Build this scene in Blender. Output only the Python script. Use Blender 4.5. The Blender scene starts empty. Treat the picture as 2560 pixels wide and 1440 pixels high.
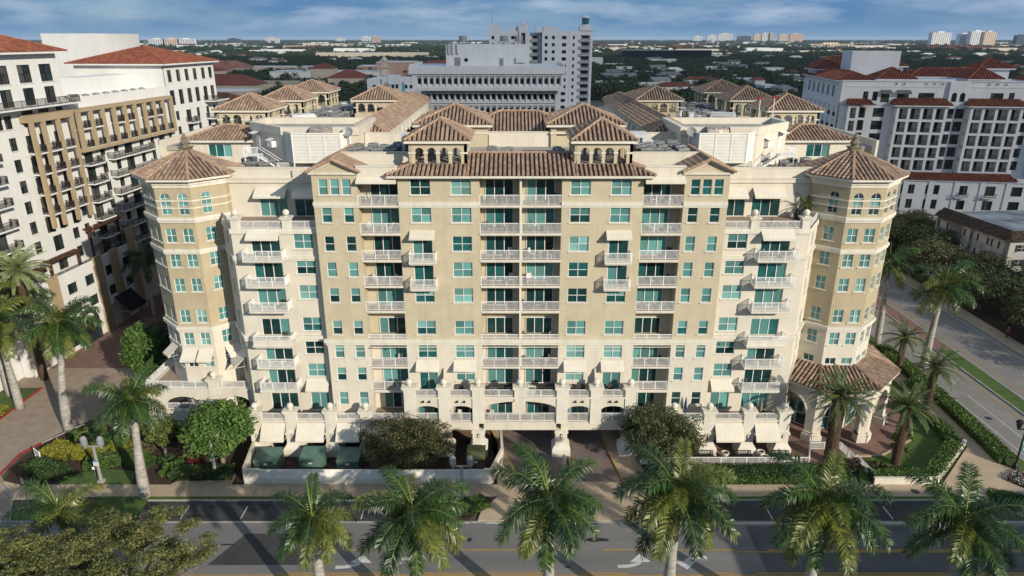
import bpy, math, random
from mathutils import Vector, Matrix, noise
from mathutils.geometry import tessellate_polygon
R = math.radians
rnd = random.Random(7)
S = bpy.context.scene
COL = S.collection

# ---------------------------------------------------------------- camera
PITCH = R(19.911)
cam = bpy.data.cameras.new('camera')
cam.sensor_width = 36.0
cam.lens = 1720.0 / 2560.0 * 36.0
cam.clip_end = 60000.0
cam.clip_start = 0.5
cob = bpy.data.objects.new('camera', cam)
COL.objects.link(cob)
cob.location = (-0.9, -70.0, 45.0)
cob.rotation_euler = (math.pi / 2 - PITCH, 0, 0)
S.camera = cob

# ---------------------------------------------------------------- sky and sun
SUN_EL, SUN_AZ = R(23.0), R(42.0)          # azimuth from -Y towards +X
SUN_DIR = Vector((math.sin(SUN_AZ) * math.cos(SUN_EL), -math.cos(SUN_AZ) * math.cos(SUN_EL), math.sin(SUN_EL)))
W = bpy.data.worlds.new('World')
S.world = W
W.use_nodes = True
nt = W.node_tree
nt.nodes.clear()
def wn(t, **k):
    n = nt.nodes.new(t)
    for a, b in k.items():
        setattr(n, a, b)
    return n
def wl(a, b): nt.links.new(a, b)
out = wn('ShaderNodeOutputWorld')
bg = wn('ShaderNodeBackground')
sky = wn('ShaderNodeTexSky', sky_type='NISHITA', sun_disc=False)
sky.sun_elevation = SUN_EL
sky.sun_rotation = math.pi - SUN_AZ
sky.air_density = 1.0
sky.dust_density = 0.6
sky.ozone_density = 1.6
tc = wn('ShaderNodeTexCoord')
mp = wn('ShaderNodeMapping')
mp.inputs['Scale'].default_value = (1.0, 1.0, 5.0)
mp.inputs['Location'].default_value = (7.2, 3.55, 0.0)
wl(tc.outputs['Generated'], mp.inputs['Vector'])
n1 = wn('ShaderNodeTexNoise'); n1.inputs['Scale'].default_value = 5.0; n1.inputs['Detail'].default_value = 9.0; n1.inputs['Roughness'].default_value = 0.55
n2 = wn('ShaderNodeTexNoise'); n2.inputs['Scale'].default_value = 7.0; n2.inputs['Detail'].default_value = 10.0; n2.inputs['Roughness'].default_value = 0.55
wl(mp.outputs[0], n1.inputs['Vector'])
wl(mp.outputs[0], n2.inputs['Vector'])
def ramp(pts):
    r = wn('ShaderNodeValToRGB')
    e = r.color_ramp.elements
    while len(e) > 1: e.remove(e[-1])
    e[0].position = pts[0][0]; e[0].color = (*pts[0][1], 1)
    for p, c in pts[1:]:
        x = e.new(p); x.color = (*c, 1)
    return r
r1 = ramp([(0.34, (0, 0, 0)), (0.60, (1, 1, 1))])
r2 = ramp([(0.50, (0, 0, 0)), (0.74, (1, 1, 1))])
wl(n1.outputs[0], r1.inputs[0]); wl(n2.outputs[0], r2.inputs[0])
sky_m = wn('ShaderNodeVectorMath', operation='SCALE'); sky_m.inputs['Scale'].default_value = 0.085
wl(sky.outputs[0], sky_m.inputs[0])
# the clear sky between clouds: Nishita pulled towards the photograph's deep blue
mxb = wn('ShaderNodeMix', data_type='RGBA'); mxb.inputs[0].default_value = 0.7
wl(sky_m.outputs[0], mxb.inputs[6]); mxb.inputs[7].default_value = (0.155, 0.345, 0.60, 1)
mx1 = wn('ShaderNodeMix', data_type='RGBA')
wl(r1.outputs[0], mx1.inputs[0]); wl(mxb.outputs[2], mx1.inputs[6]); mx1.inputs[7].default_value = (0.108, 0.245, 0.46, 1)
mx2 = wn('ShaderNodeMix', data_type='RGBA')
sc2 = wn('ShaderNodeMath', operation='MULTIPLY'); sc2.inputs[1].default_value = 0.62
wl(r2.outputs[0], sc2.inputs[0])
# higher up one looks at the sunlit sides of the clouds instead of along their grey undersides
sxz = wn('ShaderNodeSeparateXYZ'); wl(tc.outputs['Generated'], sxz.inputs[0])
hi = wn('ShaderNodeMapRange'); hi.inputs[1].default_value = 0.06; hi.inputs[2].default_value = 0.40; hi.inputs[3].default_value = 0.0; hi.inputs[4].default_value = 0.40
wl(sxz.outputs['Z'], hi.inputs[0])
mxm = wn('ShaderNodeMath', operation='MAXIMUM'); wl(sc2.outputs[0], mxm.inputs[0]); wl(hi.outputs[0], mxm.inputs[1])
wl(mxm.outputs[0], mx2.inputs[0]); wl(mx1.outputs[2], mx2.inputs[6]); mx2.inputs[7].default_value = (0.62, 0.70, 0.82, 1)
# horizon haze band
sx = wn('ShaderNodeSeparateXYZ'); wl(tc.outputs['Generated'], sx.inputs[0])
hz = wn('ShaderNodeMapRange'); hz.inputs[1].default_value = 0.0; hz.inputs[2].default_value = 0.03; hz.inputs[3].default_value = 0.8; hz.inputs[4].default_value = 0.0
hz.interpolation_type = 'SMOOTHSTEP'
wl(sx.outputs['Z'], hz.inputs[0])
mx3 = wn('ShaderNodeMix', data_type='RGBA')
wl(hz.outputs[0], mx3.inputs[0]); wl(mx2.outputs[2], mx3.inputs[6]); mx3.inputs[7].default_value = (0.175, 0.325, 0.52, 1)
wl(mx3.outputs[2], bg.inputs['Color'])
bg.inputs['Strength'].default_value = 1.0
wl(bg.outputs[0], out.inputs['Surface'])

sun = bpy.data.lights.new('sun', 'SUN')
sun.energy = 5.0
sun.angle = R(0.55)
sun.color = (1.0, 0.925, 0.79)
so = bpy.data.objects.new('sun', sun)
COL.objects.link(so)
so.rotation_euler = SUN_DIR.to_track_quat('Z', 'Y').to_euler()
so.location = (60, -80, 120)

S.view_settings.view_transform = 'Standard'
S.view_settings.look = 'None'
S.view_settings.exposure = 0.0
S.view_settings.gamma = 1.0
S.view_settings.use_curve_mapping = False
S.render.engine = 'CYCLES'
S.cycles.max_bounces = 5
S.cycles.diffuse_bounces = 3
S.cycles.glossy_bounces = 2
S.cycles.volume_bounces = 0
S.cycles.transparent_max_bounces = 8
S.cycles.use_denoising = True
S.cycles.caustics_reflective = False
S.cycles.caustics_refractive = False

# ---------------------------------------------------------------- materials
MATS = {}
def M(name, col, rough=0.85, var=0.10, scale=0.6, col2=None, bump=0.0, bscale=20.0, spec=0.3, ri=0.0, ro=0.0, metal=0.0, coat=0.0, detail=4.0, trans=0.0, wave=None, stretch=None, streak=0.0):
    if name in MATS: return MATS[name]
    m = bpy.data.materials.new(name); m.use_nodes = True
    t = m.node_tree; N = t.nodes; L = t.links
    b = N['Principled BSDF']
    b.inputs['Roughness'].default_value = rough
    b.inputs['Specular IOR Level'].default_value = spec
    b.inputs['Metallic'].default_value = metal
    if coat: b.inputs['Coat Weight'].default_value = coat; b.inputs['Coat Roughness'].default_value = 0.05
    c2 = col2 or tuple(max(0.0, c * (1 - 2.2 * var)) for c in col)
    geo = N.new('ShaderNodeNewGeometry')
    pos = geo.outputs['Position']
    if stretch:
        mpn = N.new('ShaderNodeMapping'); mpn.inputs['Scale'].default_value = stretch
        L.new(pos, mpn.inputs[0]); pos = mpn.outputs[0]
    nz = N.new('ShaderNodeTexNoise'); nz.inputs['Scale'].default_value = scale; nz.inputs['Detail'].default_value = detail; nz.inputs['Roughness'].default_value = 0.62
    L.new(pos, nz.inputs['Vector'])
    rr = N.new('ShaderNodeMapRange'); rr.inputs[1].default_value = 0.32; rr.inputs[2].default_value = 0.70
    L.new(nz.outputs[0], rr.inputs[0])
    mx = N.new('ShaderNodeMix'); mx.data_type = 'RGBA'
    L.new(rr.outputs[0], mx.inputs[0]); mx.inputs[6].default_value = (*col, 1); mx.inputs[7].default_value = (*c2, 1)
    cur = mx.outputs[2]
    if streak:   # rain streaks running down a wall
        mps = N.new('ShaderNodeMapping'); mps.inputs['Scale'].default_value = (1.6, 1.6, 0.10)
        L.new(geo.outputs['Position'], mps.inputs[0])
        ns = N.new('ShaderNodeTexNoise'); ns.inputs['Scale'].default_value = 1.0; ns.inputs['Detail'].default_value = 6.0
        L.new(mps.outputs[0], ns.inputs['Vector'])
        rs = N.new('ShaderNodeMapRange'); rs.inputs[1].default_value = 0.5; rs.inputs[2].default_value = 0.72; rs.inputs[3].default_value = 1.0; rs.inputs[4].default_value = 1.0 - streak
        L.new(ns.outputs[0], rs.inputs[0])
        ms = N.new('ShaderNodeVectorMath'); ms.operation = 'SCALE'
        L.new(cur, ms.inputs[0]); L.new(rs.outputs[0], ms.inputs['Scale']); cur = ms.outputs[0]
    if wave:     # (scale, axis, strength, sharp) fine bands: blinds, curtains
        ax, wsc, wst = wave
        wv = N.new('ShaderNodeTexWave'); wv.bands_direction = ax; wv.inputs['Scale'].default_value = wsc; wv.inputs['Distortion'].default_value = 1.5 if ax != 'Z' else 0.0; wv.inputs['Detail'].default_value = 1.0
        tco = N.new('ShaderNodeTexCoord'); L.new(tco.outputs['Object'], wv.inputs['Vector'])
        rw = N.new('ShaderNodeMapRange'); rw.inputs[3].default_value = 1.0 - wst; rw.inputs[4].default_value = 1.0 + wst * 0.3
        L.new(wv.outputs[1], rw.inputs[0])
        mw = N.new('ShaderNodeVectorMath'); mw.operation = 'SCALE'
        L.new(cur, mw.inputs[0]); L.new(rw.outputs[0], mw.inputs['Scale']); cur = mw.outputs[0]
    for amt, node, sock in ((ri, geo, 'Random Per Island'), (ro, None, 'Random')):
        if amt:
            if node is None: node = N.new('ShaderNodeObjectInfo')
            mr = N.new('ShaderNodeMapRange'); mr.inputs[3].default_value = 1 - amt; mr.inputs[4].default_value = 1 + amt
            L.new(node.outputs[sock], mr.inputs[0])
            ml = N.new('ShaderNodeVectorMath'); ml.operation = 'SCALE'
            L.new(cur, ml.inputs[0]); L.new(mr.outputs[0], ml.inputs['Scale']); cur = ml.outputs[0]
    L.new(cur, b.inputs['Base Color'])
    if bump:
        nb = N.new('ShaderNodeTexNoise'); nb.inputs['Scale'].default_value = bscale; nb.inputs['Detail'].default_value = 3.0
        L.new(geo.outputs['Position'], nb.inputs['Vector'])
        bp = N.new('ShaderNodeBump'); bp.inputs['Strength'].default_value = bump; bp.inputs['Distance'].default_value = 0.05
        L.new(nb.outputs[0], bp.inputs['Height']); L.new(bp.outputs[0], b.inputs['Normal'])
    if trans:    # leaves let some sunlight through
        tr = N.new('ShaderNodeBsdfTranslucent'); L.new(cur, tr.inputs['Color'])
        ad = N.new('ShaderNodeMixShader'); ad.inputs[0].default_value = trans
        L.new(b.outputs[0], ad.inputs[1]); L.new(tr.outputs[0], ad.inputs[2])
        L.new(ad.outputs[0], N['Material Output'].inputs['Surface'])
    MATS[name] = m
    return m

CREAM = M('cream_stucco', (0.66, 0.60, 0.495), 0.9, 0.05, 0.5, bump=0.12, bscale=9, streak=0.10)
TAN = M('tan_stucco', (0.54, 0.465, 0.325), 0.9, 0.07, 0.45, bump=0.12, bscale=9, streak=0.08)
DKTAN = M('dark_tan_stucco', (0.47, 0.39, 0.255), 0.9, 0.07, 0.45, bump=0.12, bscale=9, streak=0.08)
TRIM = M('cream_trim', (0.70, 0.65, 0.55), 0.85, 0.06, 0.9, streak=0.12)
WHITE = M('white_paint', (0.78, 0.76, 0.72), 0.55, 0.04, 1.0)
RAILW = M('white_rail_paint', (0.84, 0.83, 0.80), 0.5, 0.04, 1.0)
AWN = M('awning_canvas', (0.70, 0.64, 0.53), 0.95, 0.06, 0.8)
FLOORT = M('terrace_tile', (0.34, 0.255, 0.19), 0.8, 0.12, 0.5)
SLABU = M('slab_soffit', (0.50, 0.44, 0.34), 0.9, 0.06)
BLIND = M('glass_with_teal_blind', (0.115, 0.285, 0.268), 0.16, 0.06, 0.4, spec=0.5, ro=0.40, wave=('Z', 9.0, 0.14))
BLIND2 = M('glass_with_pale_blind', (0.18, 0.37, 0.345), 0.16, 0.06, 0.4, spec=0.5, ro=0.35, wave=('Z', 9.0, 0.12))
CURT = M('glass_with_curtain', (0.105, 0.28, 0.265), 0.14, 0.05, 0.5, spec=0.5, ro=0.22, wave=('X', 2.6, 0.45))
DGLASS = M('dark_teal_glass', (0.006, 0.026, 0.027), 0.06, 0.3, 0.9, col2=(0.012, 0.055, 0.055), spec=0.5, ro=0.3)
MGLASS = M('mid_teal_glass', (0.018, 0.12, 0.118), 0.08, 0.25, 0.9, col2=(0.010, 0.055, 0.055), spec=0.5, ro=0.3)
TILE = M('brown_clay_tile', (0.365, 0.255, 0.180), 0.85, 0.16, 0.8, col2=(0.25, 0.175, 0.13), ri=0.26, spec=0.2)
TILEC = M('clay_ridge_cap', (0.43, 0.29, 0.195), 0.85, 0.12, 1.2, ri=0.15, spec=0.2)
TILEB = M('tile_underlay', (0.050, 0.036, 0.030), 0.9, 0.1)
RTILE = M('red_clay_tile', (0.30, 0.105, 0.060), 0.85, 0.18, 0.8, col2=(0.18, 0.058, 0.038), ri=0.22, spec=0.2)
RTILEB = M('red_tile_underlay', (0.10, 0.028, 0.018), 0.9, 0.1)
ROOFM = M('roof_membrane', (0.40, 0.37, 0.32), 0.9, 0.14, 0.35)
METAL = M('grey_unit_metal', (0.30, 0.30, 0.29), 0.5, 0.10, 2.0, ro=0.18, metal=0.2)
DMETAL = M('dark_unit_metal', (0.045, 0.047, 0.05), 0.5, 0.15, 2.0, ro=0.2)
BLACKM = M('black_metal', (0.012, 0.012, 0.014), 0.45, 0.1)
BRONZE = M('bronze_rail', (0.035, 0.030, 0.027), 0.5, 0.1)
CHAIRM = M('pale_furniture', (0.55, 0.52, 0.47), 0.7, 0.08, 2, ro=0.25)
DCHAIR = M('dark_wicker', (0.055, 0.042, 0.035), 0.8, 0.1, 5, ro=0.25)
GLX = M('white_louver', (0.80, 0.77, 0.70), 0.6, 0.05, 1.2)

# ---------------------------------------------------------------- mesh building
class MB:
    def __init__(s): s.v = []; s.f = []; s.m = []
    def face(s, pts, mi=0):
        i = len(s.v); s.v.extend(tuple(p) for p in pts); s.f.append(tuple(range(i, i + len(pts)))); s.m.append(mi)
    def box(s, x0, x1, y0, y1, z0, z1, mi=0, skip=''):
        i = len(s.v)
        s.v += [(x0, y0, z0), (x1, y0, z0), (x1, y1, z0), (x0, y1, z0), (x0, y0, z1), (x1, y0, z1), (x1, y1, z1), (x0, y1, z1)]
        for k, q in (('b', (3, 2, 1, 0)), ('t', (4, 5, 6, 7)), ('f', (0, 1, 5, 4)), ('r', (1, 2, 6, 5)), ('k', (2, 3, 7, 6)), ('l', (3, 0, 4, 7))):
            if k not in skip: s.f.append(tuple(i + a for a in q)); s.m.append(mi)
    def bar(s, a, b, w, h=None, mi=0, n=4):      # a square or n-sided bar between two points
        a = Vector(a); b = Vector(b); d = (b - a)
        if d.length < 1e-6: return
        d.normalize(); up = Vector((0, 0, 1)) if abs(d.z) < 0.95 else Vector((0, 1, 0))
        x = d.cross(up).normalized(); y = x.cross(d).normalized(); h = h or w
        i = len(s.v)
        for p in (a, b):
            for k in range(n):
                t = 2 * math.pi * (k + 0.5) / n; c = 1 / math.cos(math.pi / n)
                s.v.append(tuple(p + x * (math.cos(t) * w / 2 * c) + y * (math.sin(t) * h / 2 * c)))
        for k in range(n):
            j = (k + 1) % n; s.f.append((i + k, i + n + k, i + n + j, i + j)); s.m.append(mi)
        s.f.append(tuple(i + k for k in range(n))); s.m.append(mi)
        s.f.append(tuple(i + 2 * n - 1 - k for k in range(n))); s.m.append(mi)
    def tube(s, pts, rad, n=8, mi=0, cap=True):
        pts = [Vector(p) for p in pts]
        if not hasattr(rad, '__len__'): rad = [rad] * len(pts)
        i = len(s.v)
        for k, p in enumerate(pts):
            d = (pts[min(k + 1, len(pts) - 1)] - pts[max(k - 1, 0)]).normalized()
            up = Vector((0, 1, 0)) if abs(d.z) > 0.5 else Vector((0, 0, 1))
            x = d.cross(up).normalized(); y = x.cross(d)
            for j in range(n):
                t = 2 * math.pi * j / n
                s.v.append(tuple(p + (x * math.cos(t) + y * math.sin(t)) * rad[k]))
        for k in range(len(pts) - 1):
            for j in range(n):
                q = (j + 1) % n
                s.f.append((i + k * n + j, i + (k + 1) * n + j, i + (k + 1) * n + q, i + k * n + q)); s.m.append(mi)
        if cap:
            s.f.append(tuple(i + j for j in range(n))); s.m.append(mi)
            e = i + (len(pts) - 1) * n
            s.f.append(tuple(e + n - 1 - j for j in range(n))); s.m.append(mi)
    def lathe(s, prof, n=12, c=(0, 0), mi=0):
        i = len(s.v); k = len(prof)
        for r, z in prof:
            for j in range(n):
                t = 2 * math.pi * j / n
                s.v.append((c[0] + r * math.cos(t), c[1] + r * math.sin(t), z))
        for a in range(k - 1):
            for j in range(n):
                q = (j + 1) % n
                s.f.append((i + a * n + j, i + a * n + q, i + (a + 1) * n + q, i + (a + 1) * n + j)); s.m.append(mi)
        s.f.append(tuple(i + n - 1 - j for j in range(n))); s.m.append(mi)
        s.f.append(tuple(i + (k - 1) * n + j for j in range(n))); s.m.append(mi)
    def prism(s, poly, z0, z1, mi=0, mside=None, bottom=True):
        n = len(poly); mside = mi if mside is None else mside
        a = sum(poly[k][0] * poly[(k + 1) % n][1] - poly[(k + 1) % n][0] * poly[k][1] for k in range(n))
        if a < 0: poly = poly[::-1]
        i = len(s.v)
        s.v += [(x, y, z0) for x, y in poly] + [(x, y, z1) for x, y in poly]
        if bottom: s.f.append(tuple(i + n - 1 - k for k in range(n))); s.m.append(mi)
        s.f.append(tuple(i + n + k for k in range(n))); s.m.append(mi)
        for k in range(n):
            j = (k + 1) % n; s.f.append((i + k, i + j, i + n + j, i + n + k)); s.m.append(mside)
    def add(s, o, mat=None, mi=None):
        i = len(s.v)
        s.v += [tuple(mat @ Vector(p)) for p in o.v] if mat else o.v
        s.f += [tuple(i + a for a in f) for f in o.f]; s.m += o.m if mi is None else [mi] * len(o.f)
    def mesh(s, name, mats, smooth=False):
        me = bpy.data.meshes.new(name)
        me.from_pydata(s.v, [], s.f)
        for m in (mats if isinstance(mats, (list, tuple)) else [mats]): me.materials.append(m)
        if any(s.m): me.polygons.foreach_set('material_index', s.m)
        if smooth: me.polygons.foreach_set('use_smooth', [True] * len(s.f))
        me.update()
        return me

def ob(name, me, parent=None, loc=(0, 0, 0), rz=0.0, kind=None, label=None, sc=None):
    if isinstance(me, MB): raise TypeError
    o = bpy.data.objects.new(name, me)
    COL.objects.link(o)
    o.location = loc
    if rz: o.rotation_euler = (0, 0, rz)
    if sc is not None: o.scale = sc if hasattr(sc, '__len__') else (sc, sc, sc)
    if parent is not None: o.parent = parent
    if kind: o['kind'] = kind
    if label: o['label'] = label
    return o
def build(name, mb, mats, parent=None, loc=(0, 0, 0), rz=0.0, kind=None, label=None, smooth=False):
    return ob(name, mb.mesh(name, mats, smooth), parent, loc, rz, kind, label)
def tag(o, label, cat, group=None):
    o['label'] = label; o['category'] = cat
    if group: o['group'] = group
    return o
def thing(name, label, cat, loc=(0, 0, 0), rz=0.0, group=None, sc=None):
    return tag(ob(name, None, None, loc, rz, sc=sc), label, cat, group)
def copy_tree(o, parent=None):
    kids = list(o.children)
    c = o.copy(); COL.objects.link(c)
    if parent is not None: c.parent = parent
    for k in kids: copy_tree(k, c)
    return c

CACHE = {}
def cached(key, fn):
    if key not in CACHE: CACHE[key] = fn()
    return CACHE[key]

class FR:                                     # a vertical facade plane: u along it, v into the wall
    def __init__(s, ox, oy, deg=0.0):
        s.o = Vector((ox, oy, 0)); s.a = R(deg); s.c = math.cos(s.a); s.s = math.sin(s.a)
    def p(s, u, v, z): return (s.o.x + u * s.c - v * s.s, s.o.y + u * s.s + v * s.c, z)
def gridwall(mb, fr, u0, u1, z0, z1, holes, mi=0, v=0.0, rev=0.2, rmi=None):
    """a wall panel with rectangular openings, each with reveals rev deep. holes: (u0,u1,z0,z1[,rev])"""
    us = sorted({u0, u1, *[h[0] for h in holes], *[h[1] for h in holes]})
    zs = sorted({z0, z1, *[h[2] for h in holes], *[h[3] for h in holes]})
    us = [u for u in us if u0 - 1e-6 <= u <= u1 + 1e-6]; zs = [z for z in zs if z0 - 1e-6 <= z <= z1 + 1e-6]
    for a, b in zip(us, us[1:]):
        um = (a + b) / 2; run = None
        for c, d in zip(zs, zs[1:]):
            zm = (c + d) / 2
            solid = not any(h[0] < um < h[1] and h[2] < zm < h[3] for h in holes)
            if solid: run = (run[0], d) if run else (c, d)
            if (not solid or d == zs[-1]) and run:
                mb.face([fr.p(a, v, run[0]), fr.p(b, v, run[0]), fr.p(b, v, run[1]), fr.p(a, v, run[1])], mi); run = None
    for h in holes:
        a, b, c, d = h[:4]; r = h[4] if len(h) > 4 else rev
        q = mi if rmi is None else rmi
        for (p1, p2) in (((a, c), (a, d)), ((b, d), (b, c)), ((a, d), (b, d)), ((b, c), (a, c))):
            mb.face([fr.p(p1[0], v, p1[1]), fr.p(p1[0], v + r, p1[1]), fr.p(p2[0], v + r, p2[1]), fr.p(p2[0], v, p2[1])], q)
def polywall(mb, fr, outer, holes, v=0.0, th=0.3, mi=0, back=True, edges=True):
    """a wall of any outline (u,z) with holes of any outline, th thick"""
    loops = [outer] + list(holes)
    tri = tessellate_polygon([[Vector((a, b, 0)) for a, b in l] for l in loops])
    flat = [p for l in loops for p in l]
    for vv, fl in ((v, False), (v + th, True)):
        if fl and not back: continue
        i = len(mb.v); mb.v += [fr.p(a, vv, b) for a, b in flat]
        for t in tri:
            a, b, c = (Vector(flat[k]) for k in t)
            ccw = (b - a).x * (c - a).y - (b - a).y * (c - a).x > 0
            q = tuple(t) if ccw != fl else tuple(t)[::-1]
            mb.f.append(tuple(i + k for k in q)); mb.m.append(mi)
    for li, l in enumerate(loops):
        if li == 0 and not edges: continue
        n = len(l)
        for k in range(n):
            a, b = l[k], l[(k + 1) % n]
            mb.face([fr.p(a[0], v, a[1]), fr.p(a[0], v + th, a[1]), fr.p(b[0], v + th, b[1]), fr.p(b[0], v, b[1])], mi)
def arch(u0, u1, z0, zs, n=10, rise=None):    # an opening with an arched head springing at zs
    c = (u0 + u1) / 2; r = (u1 - u0) / 2; rise = r if rise is None else rise
    return [(u0, z0), (u1, z0)] + [(c + r * math.cos(math.pi * k / n), zs + rise * math.sin(math.pi * k / n)) for k in range(n + 1)]

# ---------------------------------------------------------------- windows, railings, awnings, tiled roofs
def frame_mesh(w, h, cols, rows, mat, fw=0.065, mid=None):
    def f():
        b = MB()
        b.box(0, w, 0, .07, 0, fw); b.box(0, w, 0, .07, h - fw, h); b.box(0, fw, 0, .07, fw, h - fw); b.box(w - fw, w, 0, .07, fw, h - fw)
        for k in range(1, cols):
            x = w * k / cols; b.box(x - fw * .55, x + fw * .55, .003, .067, fw, h - fw)
        for k in range(1, rows):
            z = h * (mid if mid and rows == 2 else k / rows)
            for q in range(cols):
                b.box(w * q / cols + (fw if q == 0 else fw * .55), w * (q + 1) / cols - (fw if q == cols - 1 else fw * .55), .006, .064, z - fw * .45, z + fw * .45)
        return b.mesh('window', mat)
    return cached(('fr', round(w, 2), round(h, 2), cols, rows, mat.name, fw, mid), f)
def box_mesh(name, w, d, h, mat):
    def f():
        b = MB(); b.box(0, w, 0, d, 0, h); return b.mesh(name, mat)
    return cached(('bx', name, round(w, 3), round(d, 3), round(h, 3), mat.name), f)
def window(par, fr, uc, zb, w, h, cols=2, rows=2, fmat=None, mats=None, v=0.08, sill=True, smat=None, name='window', fw=0.055, mid=None, sillx=0.14, panes=True):
    fmat = fmat or WHITE
    a = uc - w / 2
    o = ob(name, frame_mesh(w, h, cols, rows, fmat, fw, mid), par, fr.p(a, v, zb), fr.a)
    if panes:
        pw, ph = w / cols, h / rows
        for r in range(rows):
            z0 = 0 if r == 0 else h * (mid if mid and rows == 2 else r / rows)
            z1 = h * (mid if mid and rows == 2 and r == 0 else (r + 1) / rows)
            for c in range(cols):
                m = mats[r * cols + c] if isinstance(mats, (list, tuple)) else mats
                q = ob('pane', box_mesh('pane', pw, .02, z1 - z0, m), o, (pw * c, .075, z0))
    if sill:
        ob('sill', box_mesh('sill', w + 2 * sillx, .22, .09, smat or TRIM), o, (-sillx, -v - .12, -.092))
    return o
def pick_win(cols, rows=2):                   # blinds mostly drawn; some half open, some dark
    r = rnd.random()
    b = BLIND2 if rnd.random() < .35 else BLIND
    if r < .46: return [b] * (cols * rows)
    if r < .72: return [rnd.choice((DGLASS, MGLASS))] * cols + [b] * (cols * (rows - 1))
    if r < .80: return [CURT] * (cols * rows)
    if r < .91: return [MGLASS] * (cols * rows)
    return [DGLASS] * (cols * rows)
def pick_slider(n):
    r = rnd.random()
    if r < .30: return [CURT if rnd.random() < .5 else BLIND] * n
    if r < .55: return [rnd.choice((CURT, MGLASS))] + [DGLASS] * (n - 1)
    if r < .75: return [DGLASS] * n
    return [rnd.choice((CURT, BLIND, DGLASS, MGLASS)) for _ in range(n)]
def rail_mesh(w, h, mat, gap=.125, post=1.45, t=.045):
    def f():
        b = MB()
        b.box(0, w, 0, t, h - .06, h); b.box(0, w, .008, t - .008, .08, .12)
        n = max(1, round(w / post))
        for k in range(n + 1):
            x = min(max(w * k / n, .025), w - .025); b.box(x - .028, x + .028, .002, t - .002, 0, h - .06, 0, 'tb')
        m = max(2, round(w / gap))
        for k in range(1, m):
            x = w * k / m; b.box(x - .018, x + .018, .008, t - .008, .12, h - .06, 0, 'tb')
        return b.mesh('railing', mat)
    return cached(('rl', round(w, 2), round(h, 2), mat.name, gap, post), f)
def railing(par, p0, p1, z, h=1.05, mat=None, name='railing', gap=.125):
    mat = mat or RAILW
    d = Vector(p1) - Vector(p0)
    return ob(name, rail_mesh(d.length, h, mat, gap), par, (p0[0], p0[1], z), math.atan2(d.y, d.x))
def awning(par, fr, uc, zt, w, out, drop, mat=None, v=0.0):
    def f():
        b = MB(); t = .03
        b.face([(0, 0, 0), (0, -out, -drop), (w, -out, -drop), (w, 0, 0)])
        b.face([(0, 0, -t), (w, 0, -t), (w, -out, -drop - t), (0, -out, -drop - t)])
        b.face([(0, -out, -drop), (0, -out, -drop - .2), (w, -out, -drop - .2), (w, -out, -drop)])
        b.face([(0, -out + .02, -drop), (w, -out + .02, -drop), (w, -out + .02, -drop - .2), (0, -out + .02, -drop - .2)])
        for x in (0.02, w - 0.02):
            b.face([(x, 0, 0), (x, 0, -t), (x, -out, -drop - .2), (x, -out, -drop)])
            b.bar((x, .0, -drop - .12), (x, -out, -drop - .1), .035, mi=1)
        n = max(2, round(w / .55))
        for k in range(1, n): b.bar((w * k / n, 0, .004), (w * k / n, -out, -drop + .004), .022, .012)
        return b.mesh('awning', [mat or AWN, RAILW])
    me = cached(('aw', round(w, 2), round(out, 2), round(drop, 2), (mat or AWN).name), f)
    return ob('awning', me, par, fr.p(uc - w / 2, v, zt), fr.a)

def clip_v(poly, u):                          # v-interval of a convex polygon at a given u
    vs = []
    n = len(poly)
    for k in range(n):
        a, b = poly[k], poly[(k + 1) % n]
        if (a[0] - u) * (b[0] - u) <= 0 and abs(a[0] - b[0]) > 1e-9:
            t = (u - a[0]) / (b[0] - a[0]); vs.append(a[1] + t * (b[1] - a[1]))
    return (min(vs), max(vs)) if len(vs) >= 2 else None
def tiles(mb, pts, pitch=.47, course=.58, r=.155, rng=None):
    """barrel tiles on a sloping convex polygon pts (3D, eave edge first: pts[0]->pts[1]); every tile is its own small shell"""
    rng = rng or rnd
    pts = [Vector(p) for p in pts]
    u = (pts[1] - pts[0]).normalized()
    n = (pts[1] - pts[0]).cross(pts[2] - pts[0]).normalized()
    if n.z < 0: n = -n
    w = n.cross(u)
    if w.z < 0: w = -w
    o = pts[0]
    P2 = [((p - o).dot(u), (p - o).dot(w)) for p in pts]
    mb.face(pts if (pts[1] - pts[0]).cross(pts[2] - pts[1]).z > 0 else pts[::-1], 1)
    lo, hi = min(p[0] for p in P2), max(p[0] for p in P2)
    k = int((hi - lo) / pitch); off = ((hi - lo) - k * pitch) / 2
    for i in range(k + 1):
        uu = lo + off + i * pitch
        iv = clip_v(P2, uu)
        if not iv or iv[1] - iv[0] < .12: continue
        v = iv[0] - .06
        while v < iv[1]:
            v1 = min(v + course + .03, iv[1])
            j = rng.uniform(-.012, .012)
            prof = [(-r, .0), (-r * .6, r * .95), (r * .6, r * .95), (r, .0)]
            i0 = len(mb.v)
            for vv, lift, s in ((v, .035, 1.06), (v1, .0, .92)):
                for a, h in prof:
                    q = o + u * (uu + j + a * s) + w * vv + n * (h * s + lift + .01)
                    mb.v.append(tuple(q))
            for a in range(3):
                mb.f.append((i0 + a, i0 + a + 1, i0 + 5 + a, i0 + 4 + a)); mb.m.append(0)
            mb.f.append((i0 + 3, i0 + 2, i0 + 1, i0)); mb.m.append(0)
            v += course
def caps(mb, a, b, step=.5, r=.17):
    a = Vector(a); b = Vector(b); d = b - a; n = max(1, int(d.length / step)); d.normalize()
    for k in range(n):
        p = a + (b - a) * (k / n); q = a + (b - a) * ((k + 1.06) / n)
        mb.tube([p + Vector((0, 0, .05 + .03)), q + Vector((0, 0, .05))], [r * 1.1, r * .92], 6)
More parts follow.
